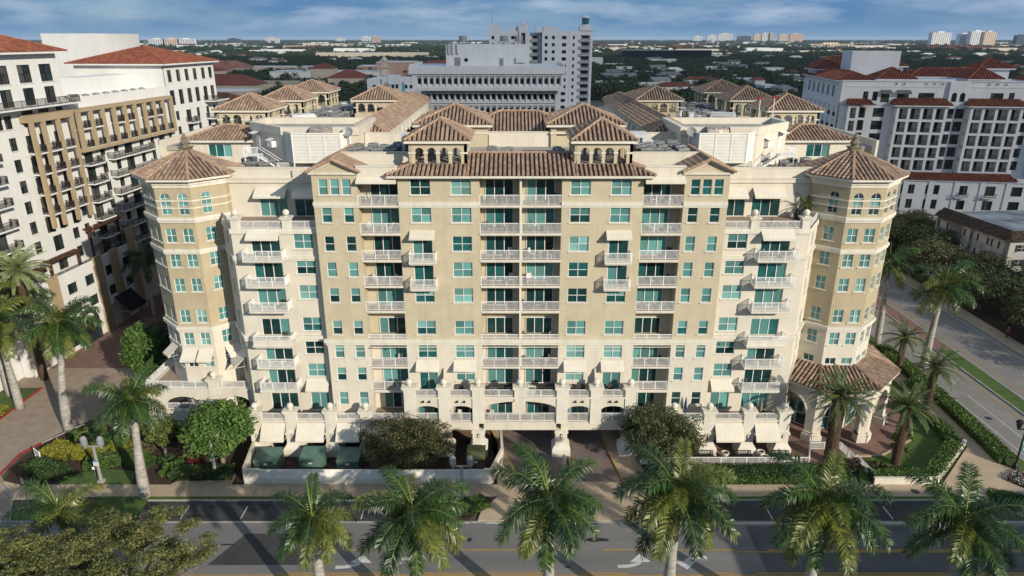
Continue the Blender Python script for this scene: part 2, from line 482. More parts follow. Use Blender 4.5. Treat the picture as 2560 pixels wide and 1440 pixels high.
def hip_roof(par, x0, x1, y0, y1, z, h, ridge=None, mats=None, name='roof', ov=0.0, th=.28, pitch=.47, fr=None, soff=None, holes=None):
    """a hipped roof over a rectangle (optionally in a rotated frame): soffit and fascia, tiles, ridge caps"""
    mt, mbk, mc = mats or (TILE, TILEB, TILEC)
    P = (lambda x, y, zz: Vector((x, y, zz))) if fr is None else (lambda x, y, zz: Vector(fr.p(x, y, zz)))
    x0 -= ov; x1 += ov; y0 -= ov; y1 += ov
    w, d = x1 - x0, y1 - y0
    A, B, C, D = P(x0, y0, z), P(x1, y0, z), P(x1, y1, z), P(x0, y1, z)
    if w >= d: r0, r1 = P(x0 + d / 2, (y0 + y1) / 2, z + h), P(x1 - d / 2, (y0 + y1) / 2, z + h)
    else: r0, r1 = P((x0 + x1) / 2, y0 + w / 2, z + h), P((x0 + x1) / 2, y1 - w / 2, z + h)
    o = MB()
    lo = Vector((0, 0, -th))
    for a, b in ((A, B), (B, C), (C, D), (D, A)):
        o.face([a + lo, b + lo, b, a])
    o.face([A + lo, D + lo, C + lo, B + lo])
    base = build(name, o, soff or TRIM, par)
    t = MB()
    if (r0 - r1).length < .05:
        for a, b in ((A, B), (B, C), (C, D), (D, A)): tiles(t, [a, b, r0], pitch)
    elif w >= d:
        tiles(t, [A, B, r1, r0], pitch); tiles(t, [B, C, r1], pitch); tiles(t, [C, D, r0, r1], pitch); tiles(t, [D, A, r0], pitch)
    else:
        tiles(t, [A, B, r0], pitch); tiles(t, [B, C, r1, r0], pitch); tiles(t, [C, D, r1], pitch); tiles(t, [D, A, r0, r1], pitch)
    build('roof_tiles', t, [mt, mbk], base, kind='stuff')
    c = MB()
    if w >= d: hips = ((A, r0), (D, r0), (B, r1), (C, r1))
    else: hips = ((A, r0), (B, r0), (C, r1), (D, r1))
    for a, b in hips: caps(c, a, b)
    if (r0 - r1).length >= .05: caps(c, r0, r1)
    build('ridge_caps', c, mc, base, kind='stuff')
    return base
# ================================================================ the main apartment building
MAIN = thing('apartment_building', 'wide cream and tan apartment block with brown tiled roofs and two corner towers', 'building')
F = {10: 28.75, 9: 25.75, 8: 22.80, 7: 19.87, 6: 16.97, 5: 13.1, 4: 10.2, 3: 7.25, 2: 4.0}
ZB = {10: 29.83, 9: 26.9, 8: 23.76, 7: 20.88, 6: 17.95, 5: 14.14, 4: 11.28, 3: 8.44, 2: 5.33}
WH = 1.66
TOPZ = {10: 31.5, 9: 28.47, 8: 25.47, 7: 22.52, 6: 19.62, 5: 16.67, 4: 12.85, 3: 9.95, 2: 6.9}
SPLIT = 13.3
class _PP:
    def box(self, *a): b = MB(); b.box(*a); build('parapet', b, CREAM, MAIN)
FT = FR(0, 0, 0)
wall = MB()      # 0 tan 1 cream 2 trim 3 soffit/floor 4 dark tan
WM = [TAN, CREAM, TRIM, FLOORT, DKTAN]
holes = []
rec = []
for f in range(2, 11):
    ob_ = F[f] if f != 5 else 13.66
    for a, b in ((-16.85, -12.66), (12.66, 16.85)):
        holes.append((a, b, ob_, TOPZ[f], 1.7)); rec.append((a, b, f))
    if f >= 3:
        for a, b in ((-4.25, -.13), (.13, 4.25)):
            holes.append((a, b, ob_, TOPZ[f], 1.7)); rec.append((a, b, f))
for s in (-1, 1):
    for f in range(3, 11):
        jul = f in (8, 7)
        zb, h = (F[f] + .06, 2.45) if (jul or f == 3) else (ZB[f], WH)
        w = 2.07
        holes.append((s * 10.36 - w / 2, s * 10.36 + w / 2, zb, zb + h, .16))
        holes.append((s * 6.17 - w / 2, s * 6.17 + w / 2, ZB[f], ZB[f] + WH, .16))
    for f in range(2, 10):
        for x in (20.2, 17.9): holes.append((s * x - .51, s * x + .51, ZB[f], ZB[f] + WH, .16))
    for x in (20.35, 19.15, 17.95): holes.append((s * x - .47, s * x + .47, ZB[10], ZB[10] + WH, .16))
def wall_split(fr, u0, u1, z0, z1, hs, mi_hi, mi_lo, v=0.0):
    if z0 < SPLIT < z1:
        lo, hi = [], []
        for h in hs:
            if h[3] <= SPLIT: lo.append(h)
            elif h[2] >= SPLIT: hi.append(h)
        gridwall(wall, fr, u0, u1, z0, SPLIT, lo, mi_lo, v); gridwall(wall, fr, u0, u1, SPLIT, z1, hi, mi_hi, v)
    else: gridwall(wall, fr, u0, u1, z0, z1, hs, mi_hi if z0 >= SPLIT else mi_lo, v)
wall_split(FT, -21.45, 21.45, 3.3, 31.75, holes, 0, 1)
# backs of the balcony recesses, with floors a shade of tile
for a, b, f in rec:
    mi = 0 if f >= 5 else 1
    wall.face([FT.p(a, 1.7, F[f]), FT.p(b, 1.7, F[f]), FT.p(b, 1.7, TOPZ[f]), FT.p(a, 1.7, TOPZ[f])], mi)
    wall.face([FT.p(a, 0.02, F[f] + .012), FT.p(b, 0.02, F[f] + .012), FT.p(b, 1.69, F[f] + .012), FT.p(a, 1.69, F[f] + .012)], 3)
    if f not in (5, 2): wall.box(a - .02, b + .02, -.07, 0, F[f] - .2, F[f] + .02, 2, 'k')
    side = -1 if (a + b) < 0 else 1
    if abs(a + b) / 2 > 8: uc = (a + b) / 2 - side * .42
    else: uc = (a + b) / 2 - .05
    window(MAIN, FT, uc, F[f] + .05, 3.0, 2.42, 3, 1, WHITE, pick_slider(3), 1.6, sill=False, name='sliding_door', fw=.07)
    if f == 5: railing(MAIN, FT.p(a, .05, 0), FT.p(b, .05, 0), 13.66, .5)
    elif f >= 4 or (f == 3 and abs(a + b) / 2 > 8): railing(MAIN, FT.p(a, .04, 0), FT.p(b, .04, 0), F[f] + .02, 1.08)
for s in (-1, 1):
    for f in range(3, 11):
        w = 2.07
        if f in (8, 7) or f == 3:
            window(MAIN, FT, s * 10.36, F[f] + .06, w, 2.45, 2, 1, WHITE, pick_slider(2), .08, sill=False, name='sliding_door', fw=.07)
        else: window(MAIN, FT, s * 10.36, ZB[f], w, WH, 2, 2, mats=pick_win(2))
        window(MAIN, FT, s * 6.17, ZB[f], w, WH, 2, 2, mats=pick_win(2))
    for f in range(2, 10):
        pw = pick_win(1)
        for x in (20.2, 17.9): window(MAIN, FT, s * x, ZB[f], 1.02, WH, 1, 2, mats=pw)
    pw = pick_win(1)
    for x in (20.35, 19.15, 17.95): window(MAIN, FT, s * x, ZB[10], .94, WH, 1, 2, mats=pw)
    # Juliet balconies
    for f in (8, 7):
        c = s * 10.31; z = F[f]
        b = MB(); b.box(c - 1.45, c + 1.45, -1.12, -.001, z - .12, z + .06); b.box(c - 1.36, c + 1.36, -1.0, -.002, z - .26, z - .121)
        bo = build('balcony', b, TRIM, MAIN)
        railing(bo, (c - 1.4, -1.08), (c + 1.4, -1.08), z + .06, 1.05)
        railing(bo, (c - 1.4, -.02), (c - 1.4, -1.03), z + .06, 1.05)
        railing(bo, (c + 1.4, -1.03), (c + 1.4, -.02), z + .06, 1.05)
    awning(MAIN, FT, s * 10.3, 26.1, 2.65, 1.05, .62)
    awning(MAIN, FT, s * 10.36, 10.95, 2.6, .95, .78)
    awning(MAIN, FT, s * 6.17, 10.95, 2.55, .95, .78)
    # top storey: parapet and awning over the corner balcony, returns
    a, b = sorted((s * 12.66, s * 16.85))
    wall.box(a - .02, b + .02, -.02, .34, 31.752, 32.75, 1); wall.box(a, b, -.10, .42, 32.75, 32.87, 2)
    awning(MAIN, FT, (a + b) / 2, 31.75, 4.1, .75, .42)
# cornice and band courses
co = MB()
for (z0, z1, d) in ((12.92, 13.24, .16), (13.24, 13.66, .30), (12.6, 12.68, .05)):
    co.box(-21.45 - d, 21.45 + d, -d, -.002, z0, z1)
build('cornice', co, TRIM, MAIN)
for a, b in ((-21.45, -16.9), (-12.6, -4.3), (4.3, 12.6), (16.9, 21.45)):
    co = MB(); co.box(a - .06, b, -.14, -.002, 28.72, 29.12); co.box(a, b, -.07, -.003, 28.52, 28.718); build('band_course', co, TRIM, MAIN)
co = MB(); co.box(-.11, .11, -.05, -.003, 13.7, 31.7); build('pilaster', co, TRIM, MAIN)

# ---------------- cream wings, their balconies and top terraces
FWG = FR(0, 1.0, 0)
for s in (-1, 1):
    hs = []
    for f in range(2, 9):
        if f == 2: hs.append((s * 23.25 - 1.07, s * 23.25 + 1.07, F[2] + .05, F[2] + 2.5, .16))
        else: hs.append((s * 23.25 - 1.05, s * 23.25 + 1.05, ZB[f], ZB[f] + WH, .16))
        z0 = F[f] + .06 if f != 5 else 13.7
        hs.append((s * 27.36 - 1.55, s * 27.36 + 1.55, z0, F[f] + 2.55, .16))
    a, b = sorted((s * 21.45, s * 30.9))
    wall_split(FWG, a, b, 3.3, 25.75, hs, 1, 1)
    for f in range(2, 9):
        if f == 2: window(MAIN, FWG, s * 23.25, F[2] + .05, 2.14, 2.45, 2, 1, mats=[BLIND, BLIND], sill=False, name='sliding_door')
        else: window(MAIN, FWG, s * 23.25, ZB[f], 2.1, WH, 2, 2, mats=pick_win(2))
        window(MAIN, FWG, s * 27.36, F[f] + .06, 3.1, 2.49, 3, 1, WHITE, pick_slider(3), .08, sill=False, name='sliding_door', fw=.07)
        if f > 2:
            c = s * 27.36; z = F[f]
            bb = MB(); bb.box(c - 2.2, c + 2.2, -.42, .999, z - .1, z + .06)
            if f == 5:
                bb.box(c - 2.3, c + 2.3, -.52, .998, z - .28, z - .101); bb.box(c - 2.1, c + 2.1, -.3, .997, z - .5, z - .281); bb.box(c - 2.2, c + 2.2, -.42, -.3, z + .061, z + .55)
                bo = build('balcony', bb, TRIM, MAIN); zz, hh = z + .55, .5
            else:
                bb.box(c - 2.08, c + 2.08, -.3, .998, z - .22, z - .101); bo = build('balcony', bb, TRIM, MAIN); zz, hh = z + .06, 1.07
            railing(bo, (c - 2.12, -.38), (c + 2.12, -.38), zz, hh)
            railing(bo, (c - 2.12, .98), (c - 2.12, -.33), zz, hh); railing(bo, (c + 2.12, -.33), (c + 2.12, .98), zz, hh)
    awning(MAIN, FWG, s * 27.36, 26.0 - .1, 3.5, 1.1, .75)
    awning(MAIN, FWG, s * 23.25, 8.1, 2.6, 1.0, .95)
    # angled return towards the tower
    FA = FR(30.9, 1.0, 58.9) if s > 0 else FR(-33.65, 5.55, -58.9)
    hs = [(2.0, 3.15, ZB[f], ZB[f] + WH, .16) for f in range(3, 9)]
    hs = [(h[0] if s > 0 else 5.32 - h[1], h[1] if s > 0 else 5.32 - h[0], *h[2:]) for h in hs]
    wall_split(FA, 0, 5.32, 0, 25.75, hs, 1, 1)
    for f in range(3, 9):
        window(MAIN, FA, 2.575 if s > 0 else 5.32 - 2.575, ZB[f], 1.15, WH, 2, 2, mats=pick_win(2))
    a, b = sorted((s * 21.5, s * 31.0))
    for grp in (((12.92, 13.24, .15), (13.24, 13.66, .27)), ((22.42, 22.62, .10), (22.62, 22.95, .17)), ((25.45, 25.76, .14), (25.76, 26.0, .08))):
        wc = MB(); wc2 = MB()
        for z0, z1, d in grp:
            wc.box(a, b, 1.0 - d, 1.35 if z0 > 25.7 else .998, z0, z1); wc2.box(0, 5.3, -d, -.002, z0, z1)
        build('cornice', wc, TRIM, MAIN); build('cornice', wc2, TRIM, MAIN, FA.p(0, 0, 0), FA.a)
    wc = MB()
    wc.face([(a, 1.0, 25.74), (b, 1.0, 25.74), (b + (3.6 if s > 0 else 0), 7.3, 25.74), (a - (3.6 if s < 0 else 0), 7.3, 25.74)][::1], 1)
    build('terrace_floor', wc, [FLOORT, FLOORT], MAIN)
    for x in (24.9, 30.35):
        p = MB(); x *= s
        p.box(x - .42, x + .42, .9, 1.74, 25.7, 27.0); p.box(x - .55, x + .55, .77, 1.87, 27.0, 27.12); p.box(x - .62, x + .62, .7, 1.94, 27.12, 27.25)
        p.box(x - .2, x + .2, 1.12, 1.52, 27.25, 27.36)
        q = MB(); q.lathe([(.02, 27.34)] + [(.36 * math.sin(math.pi * k / 8), 27.68 - .36 * math.cos(math.pi * k / 8)) for k in range(1, 8)] + [(.02, 28.04)], 14, (x, 1.32))
        po = build('parapet_pillar', p, TRIM, MAIN); build('ball_finial', q, TRIM, po, smooth=True)
    for a, b in ((21.5, 24.45), (25.35, 29.9)):
        x0, x1 = sorted((s * a, s * b)); railing(MAIN, (x0, 1.1), (x1, 1.1), 26.0, .82)
    railing(MAIN, FA.p(.7 if s > 0 else .3, .1, 0)[:2], FA.p(4.8 if s > 0 else 4.4, .1, 0)[:2], 26.0, .82)
    # penthouse set back behind the terrace
    FP = FR(0, 7.3, 0)
    hs = [(s * 28.15 - 1.6, s * 28.15 + 1.6, 25.76, 28.25, .16), (s * 24.6 - 1.15, s * 24.6 + 1.15, 25.76, 28.25, .16)]
    a, b = sorted((s * 21.45, s * 33.2))
    gridwall(wall, FP, a, b, 25.7, 30.0, hs, 1)
    window(MAIN, FP, s * 28.15, 25.78, 3.2, 2.47, 3, 1, mats=[CURT] * 3 if s < 0 else [MGLASS, DGLASS, DGLASS], sill=False, name='sliding_door')
    window(MAIN, FP, s * 24.6, 25.78, 2.3, 2.47, 2, 1, mats=[MGLASS, MGLASS] if s < 0 else [DGLASS, DGLASS], sill=False, name='sliding_door')
    awning(MAIN, FP, s * 28.25, 29.15, 3.6, 1.2, .85); awning(MAIN, FP, s * 24.5, 29.1, 2.5, 1.2, .85)
    pc = _PP()
    pc.box(a, b, 7.08, 7.298, 29.7, 30.12); pc.box(a, b, 7.02, 7.6, 30.12, 30.22); pc.box(a, b, 7.45, 7.75, 30.22, 31.3)
    pc.box(a + (.0 if s > 0 else .0), b, 7.40, 7.82, 31.3, 31.4)
    x = s * 25.6; pc.box(min(x, s * 21.4), max(x, s * 21.4), 7.1, 7.45, 30.225, 31.12); 

    # side return of the tall tan block above the terrace and the deck over the penthouse
    x = s * 21.44
    wall.face([(x, 0, 3.3), (x, 12, 3.3), (x, 12, 31.75), (x, 0, 31.75)], 0)
    # gabled top storey
    g = MB(); a, b = sorted((s * 16.87, s * 21.43)); m = (a + b) / 2
    polywall(g, FT, [(a, 31.75), (b, 31.75), (b, 32.25), (m, 33.45), (a, 32.25)], [], v=.01, th=.25)
    g.box(a - .28, b + .28, -.2, .01, 31.98, 32.2, 1)
    for k in (-1, 1):
        g.bar((m + k * .02, -.1, 33.36), (m + k * 2.5, -.1, 32.18), .2, .22, 1)
    build('pediment', g, [TAN, TRIM], MAIN)
    r = MB(); ez = 32.22; rz = 33.55
    for k in (-1, 1):
        e0, e1 = Vector((m + k * 2.75, -.35, ez)), Vector((m + k * 2.75, 9.3, ez)); q0, q1 = Vector((m, -.35, rz)), Vector((m, 9.3, rz))
        tiles(r, [e0, e1, q1, q0] if k > 0 else [e1, e0, q0, q1])
    ro = build('roof', r, [TILE, TILEB], MAIN, kind='stuff')
    c = MB(); caps(c, (m, -.4, rz), (m, 9.3, rz))
    for k in (-1, 1): caps(c, (m + k * 2.72, -.4, ez + .02), (m, -.4, rz - .04))
    build('ridge_caps', c, TILEC, ro, kind='stuff')

# ---------------- corner towers
def octa(cx, cy, ap, turn=22.5): return [(cx + ap / math.cos(R(22.5)) * math.cos(R(45 * k + turn)), cy + ap / math.cos(R(22.5)) * math.sin(R(45 * k + turn))) for k in range(8)]
AP = 4.7; SD = 2 * AP * math.tan(R(22.5))
for s in (-1, 1):
    cx, cy = s * 37.65, 8.2
    for phi in (-180, -135, -90, -45, 0, 45, 90, 135):
        nx, ny = math.cos(R(phi)), math.sin(R(phi))
        fr = FR(cx + nx * AP + ny * SD / 2, cy + ny * AP - nx * SD / 2, phi + 90)
        outer = (phi in (-90, -45, 0) and s > 0) or (phi in (-90, -135, -180) and s < 0)
        inner = (phi == -135 and s > 0) or (phi == -45 and s < 0)
        us = (SD / 2 - .95, SD / 2 + .95) if outer else ((SD / 2 - (-.35 if s > 0 else .35),) if inner else ())
        ww = 1.14
        hs = [(u - ww / 2, u + ww / 2, ZB[f] - .05, ZB[f] - .05 + 1.6, .16) for u in us for f in range(3, 9)]
        if s > 0: hs = [h if not (h[2] < 10) else (h[0] - .05, h[1] + .05, 8.75, 9.6, .16) for h in hs]
        wall_split(fr, 0, SD, 0, 26.6, hs, 4, 1)
        top = [(0, 26.6), (SD, 26.6), (SD, 30.7), (0, 30.7)]
        polywall(wall, fr, top, [arch(u - .56, u + .56, 26.85, 28.75, 8) for u in us], th=.2, mi=4, back=False, edges=False)
        for u in us:
            for f in range(3, 9):
                if s > 0 and f == 3: window(MAIN, fr, u, 8.75, ww + .1, .85, 2, 1, mats=rnd.choice(([DGLASS] * 2, [CURT] * 2, [MGLASS] * 2)))
                else: window(MAIN, fr, u, ZB[f] - .05, ww, 1.6, 2, 2, mats=(lambda m: [m] * 4)(rnd.choice((BLIND, CURT, BLIND2, CURT))) if rnd.random() < .8 else pick_win(2), sillx=.2)
            # arched top window: frame, panes
            def mk(bm=0):
                b = MB(); w = 1.12
                polywall(b, FR(0, 0, 0), arch(0, w, 0, 1.9, 8), [arch(.055, w - .055, .055, 1.9, 8)], th=.07)
                b.box(w / 2 - .02, w / 2 + .02, .01, .06, .06, 2.4); b.box(.06, w - .06, .012, .058, .96, 1.01); b.box(.06, w - .06, .012, .058, 1.79, 1.84)
                return b.mesh('window', WHITE)
            wo = ob('arched_window', cached('archwin', mk), MAIN, fr.p(u - .56, .07, 26.85), fr.a)
            seq = [BLIND, BLIND, BLIND] if s < 0 else [DGLASS, BLIND, DGLASS]
            for k, (z0, z1) in enumerate(((0, .98), (.98, 1.82))):
                for c in (0, 1): ob('pane', box_mesh('pane', .56, .02, z1 - z0, seq[k]), wo, (.56 * c, .05, z0))
            def half():
                b = MB(); polywall(b, FR(0, 0, 0), [(0, 0), (1.12, 0)] + [(.56 + .56 * math.cos(math.pi * k / 8), .08 + .56 * math.sin(math.pi * k / 8)) for k in range(9)], [], th=.02); return b
            hm = cached(('half', s), lambda: half().mesh('pane', seq[2]))
            ob('pane', hm, wo, (0, .05, 1.82))
    for grp in (((13.0, 13.3, .16), (13.3, 13.66, .3)), ((22.4, 22.62, .12), (22.62, 22.98, .2)), ((26.0, 26.25, .14), (26.25, 26.62, .26)), ((29.85, 30.2, .12), (30.2, 30.7, .22)), ((28.35, 28.5, .04),), ((27.55, 27.7, .04),)):
        tr = MB()
        for z0, z1, d in grp: tr.prism(octa(cx, cy, AP + d), z0, z1)
        build('cornice' if len(grp) > 1 else 'string_course', tr, TRIM, MAIN)
    # roof
    e = octa(cx, cy, 5.45); b = MB(); b.prism(e, 30.62, 30.86)
    ro = build('roof', b, TRIM, MAIN)
    t = MB(); c = MB(); apx = Vector((cx, cy, 33.3))
    for k in range(8):
        a, d = e[k], e[(k + 1) % 8]
        tiles(t, [(*a, 30.87), (*d, 30.87), apx]); caps(c, (*a, 30.9), apx)
    build('roof_tiles', t, [TILE, TILEB], ro, kind='stuff'); build('ridge_caps', c, TILEC, ro, kind='stuff')
    fn = MB(); fn.box(cx - .55, cx + .55, cy - .55, cy + .55, 32.95, 33.5); fn.box(cx - .7, cx + .7, cy - .7, cy + .7, 33.5, 33.6)
    fn.lathe([(.45, 33.6), (.42, 33.9), (.62, 34.0), (.3, 34.35), (.22, 34.5), (.36, 34.6), (.05, 35.1)], 8, (cx, cy))
    build('finial', fn, M('weathered_stone', (.22, .18, .13), .9, .15, 2.0), ro)

# ---------------- front tiled roof of the middle and the two front belvederes
fr_ = MB(); EZ, RZ = 31.97, 33.55
A_, B_, C_, D_ = (-13.65, -.85, EZ), (13.65, -.85, EZ), (9.2, 3.75, RZ), (-9.2, 3.75, RZ)
fr_.box(-13.65, 13.65, -.85, .3, 31.72, 31.96); fr_.box(-13.62, 13.62, .3, 3.9, 31.76, 31.95)
ro = build('roof', fr_, TRIM, MAIN)
t = MB()
def rf(x, y): return (x, y, EZ + (RZ - EZ) * (y + .85) / 4.6)
for p in ([A_, (-11.6, -.85, EZ), rf(-11.6, 1.27)], [(-11.6, -.85, EZ), (-5.5, -.85, EZ), rf(-5.5, 1.43), rf(-11.6, 1.43)], [(-5.5, -.85, EZ), (5.5, -.85, EZ), rf(5.5, 3.75), rf(-5.5, 3.75)], [(5.5, -.85, EZ), (11.6, -.85, EZ), rf(11.6, 1.43), rf(5.5, 1.43)], [(11.6, -.85, EZ), B_, rf(11.6, 1.27)]): tiles(t, p)
tiles(t, [B_, (13.65, 3.75, EZ), C_]); tiles(t, [(-13.65, 3.75, EZ), A_, D_])
build('roof_tiles', t, [TILE, TILEB], ro, kind='stuff')
c = MB(); caps(c, B_, rf(11.6, 1.27)); caps(c, A_, rf(-11.6, 1.27)); caps(c, rf(-5.5, 3.75), rf(5.5, 3.75)); build('ridge_caps', c, TILEC, ro, kind='stuff')
def belvedere(x0, x1, y0, y1, zb, zs, zt, nx, ny, fx=None, h=1.85, ov=.42, base=None, openb=None):
    """an open arcaded roof pavilion: four arched walls with capitals, hipped tile roof"""
    b = MB()
    for fr, L, n in ((FR(x0, y0, 0), x1 - x0, nx), (FR(x1, y0, 90), y1 - y0, ny), (FR(x1, y1, 180), x1 - x0, nx), (FR(x0, y1, 270), y1 - y0, ny)):
        pe = .62; g = (L - 2 * pe + .34) / n; hs = []
        for k in range(n):
            a = pe + g * k; c = a + g - .34
            hs.append(arch(a, c, zb + .12, zs, 8, min((c - a) / 2, zt - zs - .25)))
        polywall(b, fr, [(0, zb), (L, zb), (L, zt), (0, zt)], hs, th=.3, mi=0)
        for k in range(n + 1):
            a = -.05 if k == 0 else pe + g * k - .34 - .06; c = pe + .06 if k == 0 else (pe + g * k + .06 if k < n else L + .05)
            t = MB(); t.box(a, c, -.07, .37, zs - .16, zs + .02, 1); b.add(t, Matrix.Translation(fr.p(0, 0, 0)) @ Matrix.Rotation(fr.a, 4, 'Z'))
        t = MB(); t.box(-.1, L + .1, -.1, .2, zt - .28, zt, 1); b.add(t, Matrix.Translation(fr.p(0, 0, 0)) @ Matrix.Rotation(fr.a, 4, 'Z'))
    if base is not None: b.box(x0 + .02, x1 - .02, y0 + .02, y1 - .02, base, zb + .05, 0, 'b')
    else: b.box(x0 + .32, x1 - .32, y0 + .32, y1 - .32, zb - .2, zb + .06, 2, 'b')
    build('belvedere', b, [TAN, TRIM, ROOFM], MAIN)
    hip_roof(MAIN, x0, x1, y0, y1, zt, h, ov=ov)
for s in (-1, 1):
    a, b = sorted((s * 5.55, s * 11.55))
    belvedere(a, b, 1.45, 8.2, 32.55, 34.0, 35.2, 4, 4)

# ---------------- roof deck, parapets, mechanical blocks
dk = MB()
dk.box(-21.43, 21.43, 3.8, 17.0, 31.9, 32.35, 0)
for s in (-1, 1):
    a, b = sorted((s * 12.4, s * 21.4)); dk.box(a, b, .34, 3.8, 31.4, 31.95, 0)
    a, b = sorted((s * 21.45, s * 34)); dk.box(a, b, 7.75, 20, 29.6, 30.1, 0)
    a, b = sorted((s * 33.0, s * 46.0)); dk.box(a, b, 12, 20, 29.4, 29.9, 0)
    a, b = sorted((s * 19.0, s * 46.0)); dk.box(a, b, 20, 82, 31.4, 31.9, 0)
build('roof_deck', dk, ROOFM, MAIN)
pp = _PP()
for s in (-1, 1):
    a, b = sorted((s * 11.6, s * 19.1)); pp.box(a, b, 3.6, 3.8, 31.5, 33.62); pp.box(a, b, 3.54, 3.86, 33.62, 33.72)
    a, b = sorted((s * 13.2, s * 19.2)); pp.box(a, b, 16.8, 17.0, 32.0, 34.0); pp.box(a, b, 16.74, 17.06, 34.0, 34.1)
    a, b = sorted((s * 45.7, s * 46.0)); pp.box(a, b, 19.0, 82.0, 30.0, 32.8)
pp.box(-5.5, 5.5, 3.76, 3.95, 32.3, 33.62); pp.box(-3.8, 3.8, 16.7, 17.0, 32.3, 34.1); pp.box(-3.85, 3.85, 16.64, 17.06, 34.1, 34.2)

body = MB()
for s in (-1, 1):
    a, b = sorted((s * 17.6, s * 45.95)); body.box(a, b, 20.2, 82, 0, 31.39)
body.box(-17.5, 17.5, 74, 86, 0, 20)
build('rear_wings', body, TAN, MAIN)
for s in (-1, 1):
    # hip-roofed rear tower beside the court
    a, b = sorted((s * 3.9, s * 12.5))
    w = MB(); gridwall(w, FR(0, 16.4, 0), a, b, 32.3, 35.0, [(s * 9.0 - 1.0 if s < 0 else 4.6, s * 9.0 + 2.6 if s < 0 else 6.6, 32.4, 34.85, .3)], 0)
    w.box(a, b, 16.8, 25.2, 30, 34.98); w.box(a - .08, b + .08, 16.3, 16.398, 33.95, 34.15, 1)
    build('rear_tower', w, [TAN, TRIM], MAIN); hip_roof(MAIN, a, b, 16.4, 25.3, 35.1, 2.0, ov=.6)
    # long tiled roof of the side wing along the court
    r = MB(); e0, e1 = Vector((s * 17.1, 20.5, 33.5)), Vector((s * 17.1, 72, 33.5)); q0, q1 = Vector((s * 20.1, 23.4, 35.0)), Vector((s * 20.1, 72, 35.0)); w0 = Vector((s * 23.1, 20.5, 33.5)); w1 = Vector((s * 23.1, 72, 33.5))
    tiles(r, [e0, e1, q1, q0] if s > 0 else [e1, e0, q0, q1]); tiles(r, [w1, w0, q0, q1] if s > 0 else [w0, w1, q1, q0]); tiles(r, [w0, e0, q0] if s < 0 else [e0, w0, q0])
    ro = build('roof', r, [TILE, TILEB], MAIN, kind='stuff')
    c = MB(); caps(c, e0, q0); caps(c, w0, q0); caps(c, q0, q1); build('ridge_caps', c, TILEC, ro, kind='stuff')
    cw = MB(); frc = FR(-17.6, 20.8, 90) if s < 0 else FR(17.6, 72, 270)
    L = 51; hs = [(u, u + 1.5, 31.0, 32.6, .15) for u in (4, 8, 10.5, 15, 19, 23, 27, 31, 35)]
    if s > 0: hs = [(L - h[1], L - h[0], *h[2:]) for h in hs]
    gridwall(cw, frc, 0, L, 28, 33.45, hs, 0); a, b = sorted((s * 17.6, s * 22.6)); cw.box(a, b, 20.6, 20.8, 30, 33.4); a, b = sorted((s * 22.4, s * 22.6)); cw.box(a, b, 20.8, 72, 31, 33.4)
    build('court_wall', cw, CREAM, MAIN)
    for h in hs: window(MAIN, frc, (h[0] + h[1]) / 2, h[2], 1.5, 1.6, 2, 2, mats=BLIND, sill=False)
    belv = dict(h=2.0, ov=.45)
    a, b = sorted((s * 20.6, s * 27.9)); belvedere(a, b, 51.2, 60.4, 33.0, 34.0, 35.2, 4, 4, base=31.5, **belv)
    a, b = sorted((s * 36.7, s * 44.1)); belvedere(a, b, 33.3, 41.4, 32.4, 33.9, 35.2, 4, 3, base=31.5, **belv)
    a, b = sorted((s * 36.6, s * 43.6)); belvedere(a, b, 51.2, 59.2, 32.4, 33.9, 35.2, 4, 3, base=31.5, **belv)
    a, b = sorted((s * 37.2, s * 45.4)); belvedere(a, b, 70.5, 79.0, 32.4, 33.9, 35.2, 4, 3, base=31.5, **belv)
    # stair and mechanical block with canted side
    P = [(28.4, 13.4), (19.3, 13.4), (19.3, 24.0), (34.0, 24.0), (34.0, 19.0)]
    P = [(s * x, y) for x, y in P]
    m = MB(); m.prism(P, 29.6, 34.2)
    cxm = sum(p[0] for p in P) / 5; cym = sum(p[1] for p in P) / 5
    Q = [(p[0] + (p[0] - cxm) * .022, p[1] + (p[1] - cym) * .03) for p in P]; Qi = [(cxm + (p[0] - cxm) * .93, cym + (p[1] - cym) * .92) for p in P]
    n = 5
    for k in range(n):
        j = (k + 1) % n
        for (q0, q1, za, zb_) in ((Q[k], Q[j], 34.2, 35.15), (Qi[j], Qi[k], 34.3, 35.15)):
            f = [(*q0, za), (*q1, za), (*q1, zb_), (*q0, zb_)]; m.face(f if s < 0 else f[::-1])
        f = [(*Q[k], 35.15), (*Q[j], 35.15), (*Qi[j], 35.15), (*Qi[k], 35.15)]; m.face(f if s < 0 else f[::-1])
        f = [(*Q[k], 34.2), (*P[k], 34.15), (*P[j], 34.15), (*Q[j], 34.2)]; m.face(f)
    m.face([(*p, 34.35) for p in Qi], 1)
    mo = build('mechanical_block', m, [CREAM, ROOFM], MAIN)
    d = MB(); 
    fs = FR(-34.0, 19.0, -45) if s < 0 else FR(28.4, 13.4, 45)
    fd = 1.6 if s < 0 else 6.3
    d.box(0, .95, -.05, .0, 0, 2.1); build('door', d, WHITE, mo, fs.p(fd - .5, -.002, 31.7), fs.a)
    aw = MB(); aw.face([(0, 0, 0), (0, -.9, -.25), (1.5, -.9, -.25), (1.5, 0, 0)]); aw.face([(0, -.02, -.06), (1.5, -.02, -.06), (1.5, -.9, -.3), (0, -.9, -.3)]); build('door_hood', aw, WHITE, mo, fs.p(fd - .75, 0, 34.15), fs.a)
    wb = MB(); wb.box(0, 1.2, -.55, -.002, 0, .75); wb.face([(-.1, 0, 1.05), (-.1, -.75, .8), (1.3, -.75, .8), (1.3, 0, 1.05)]); build('wall_unit', wb, WHITE, mo, fs.p(5.0 if s < 0 else 2.0, 0, 32.6), fs.a)
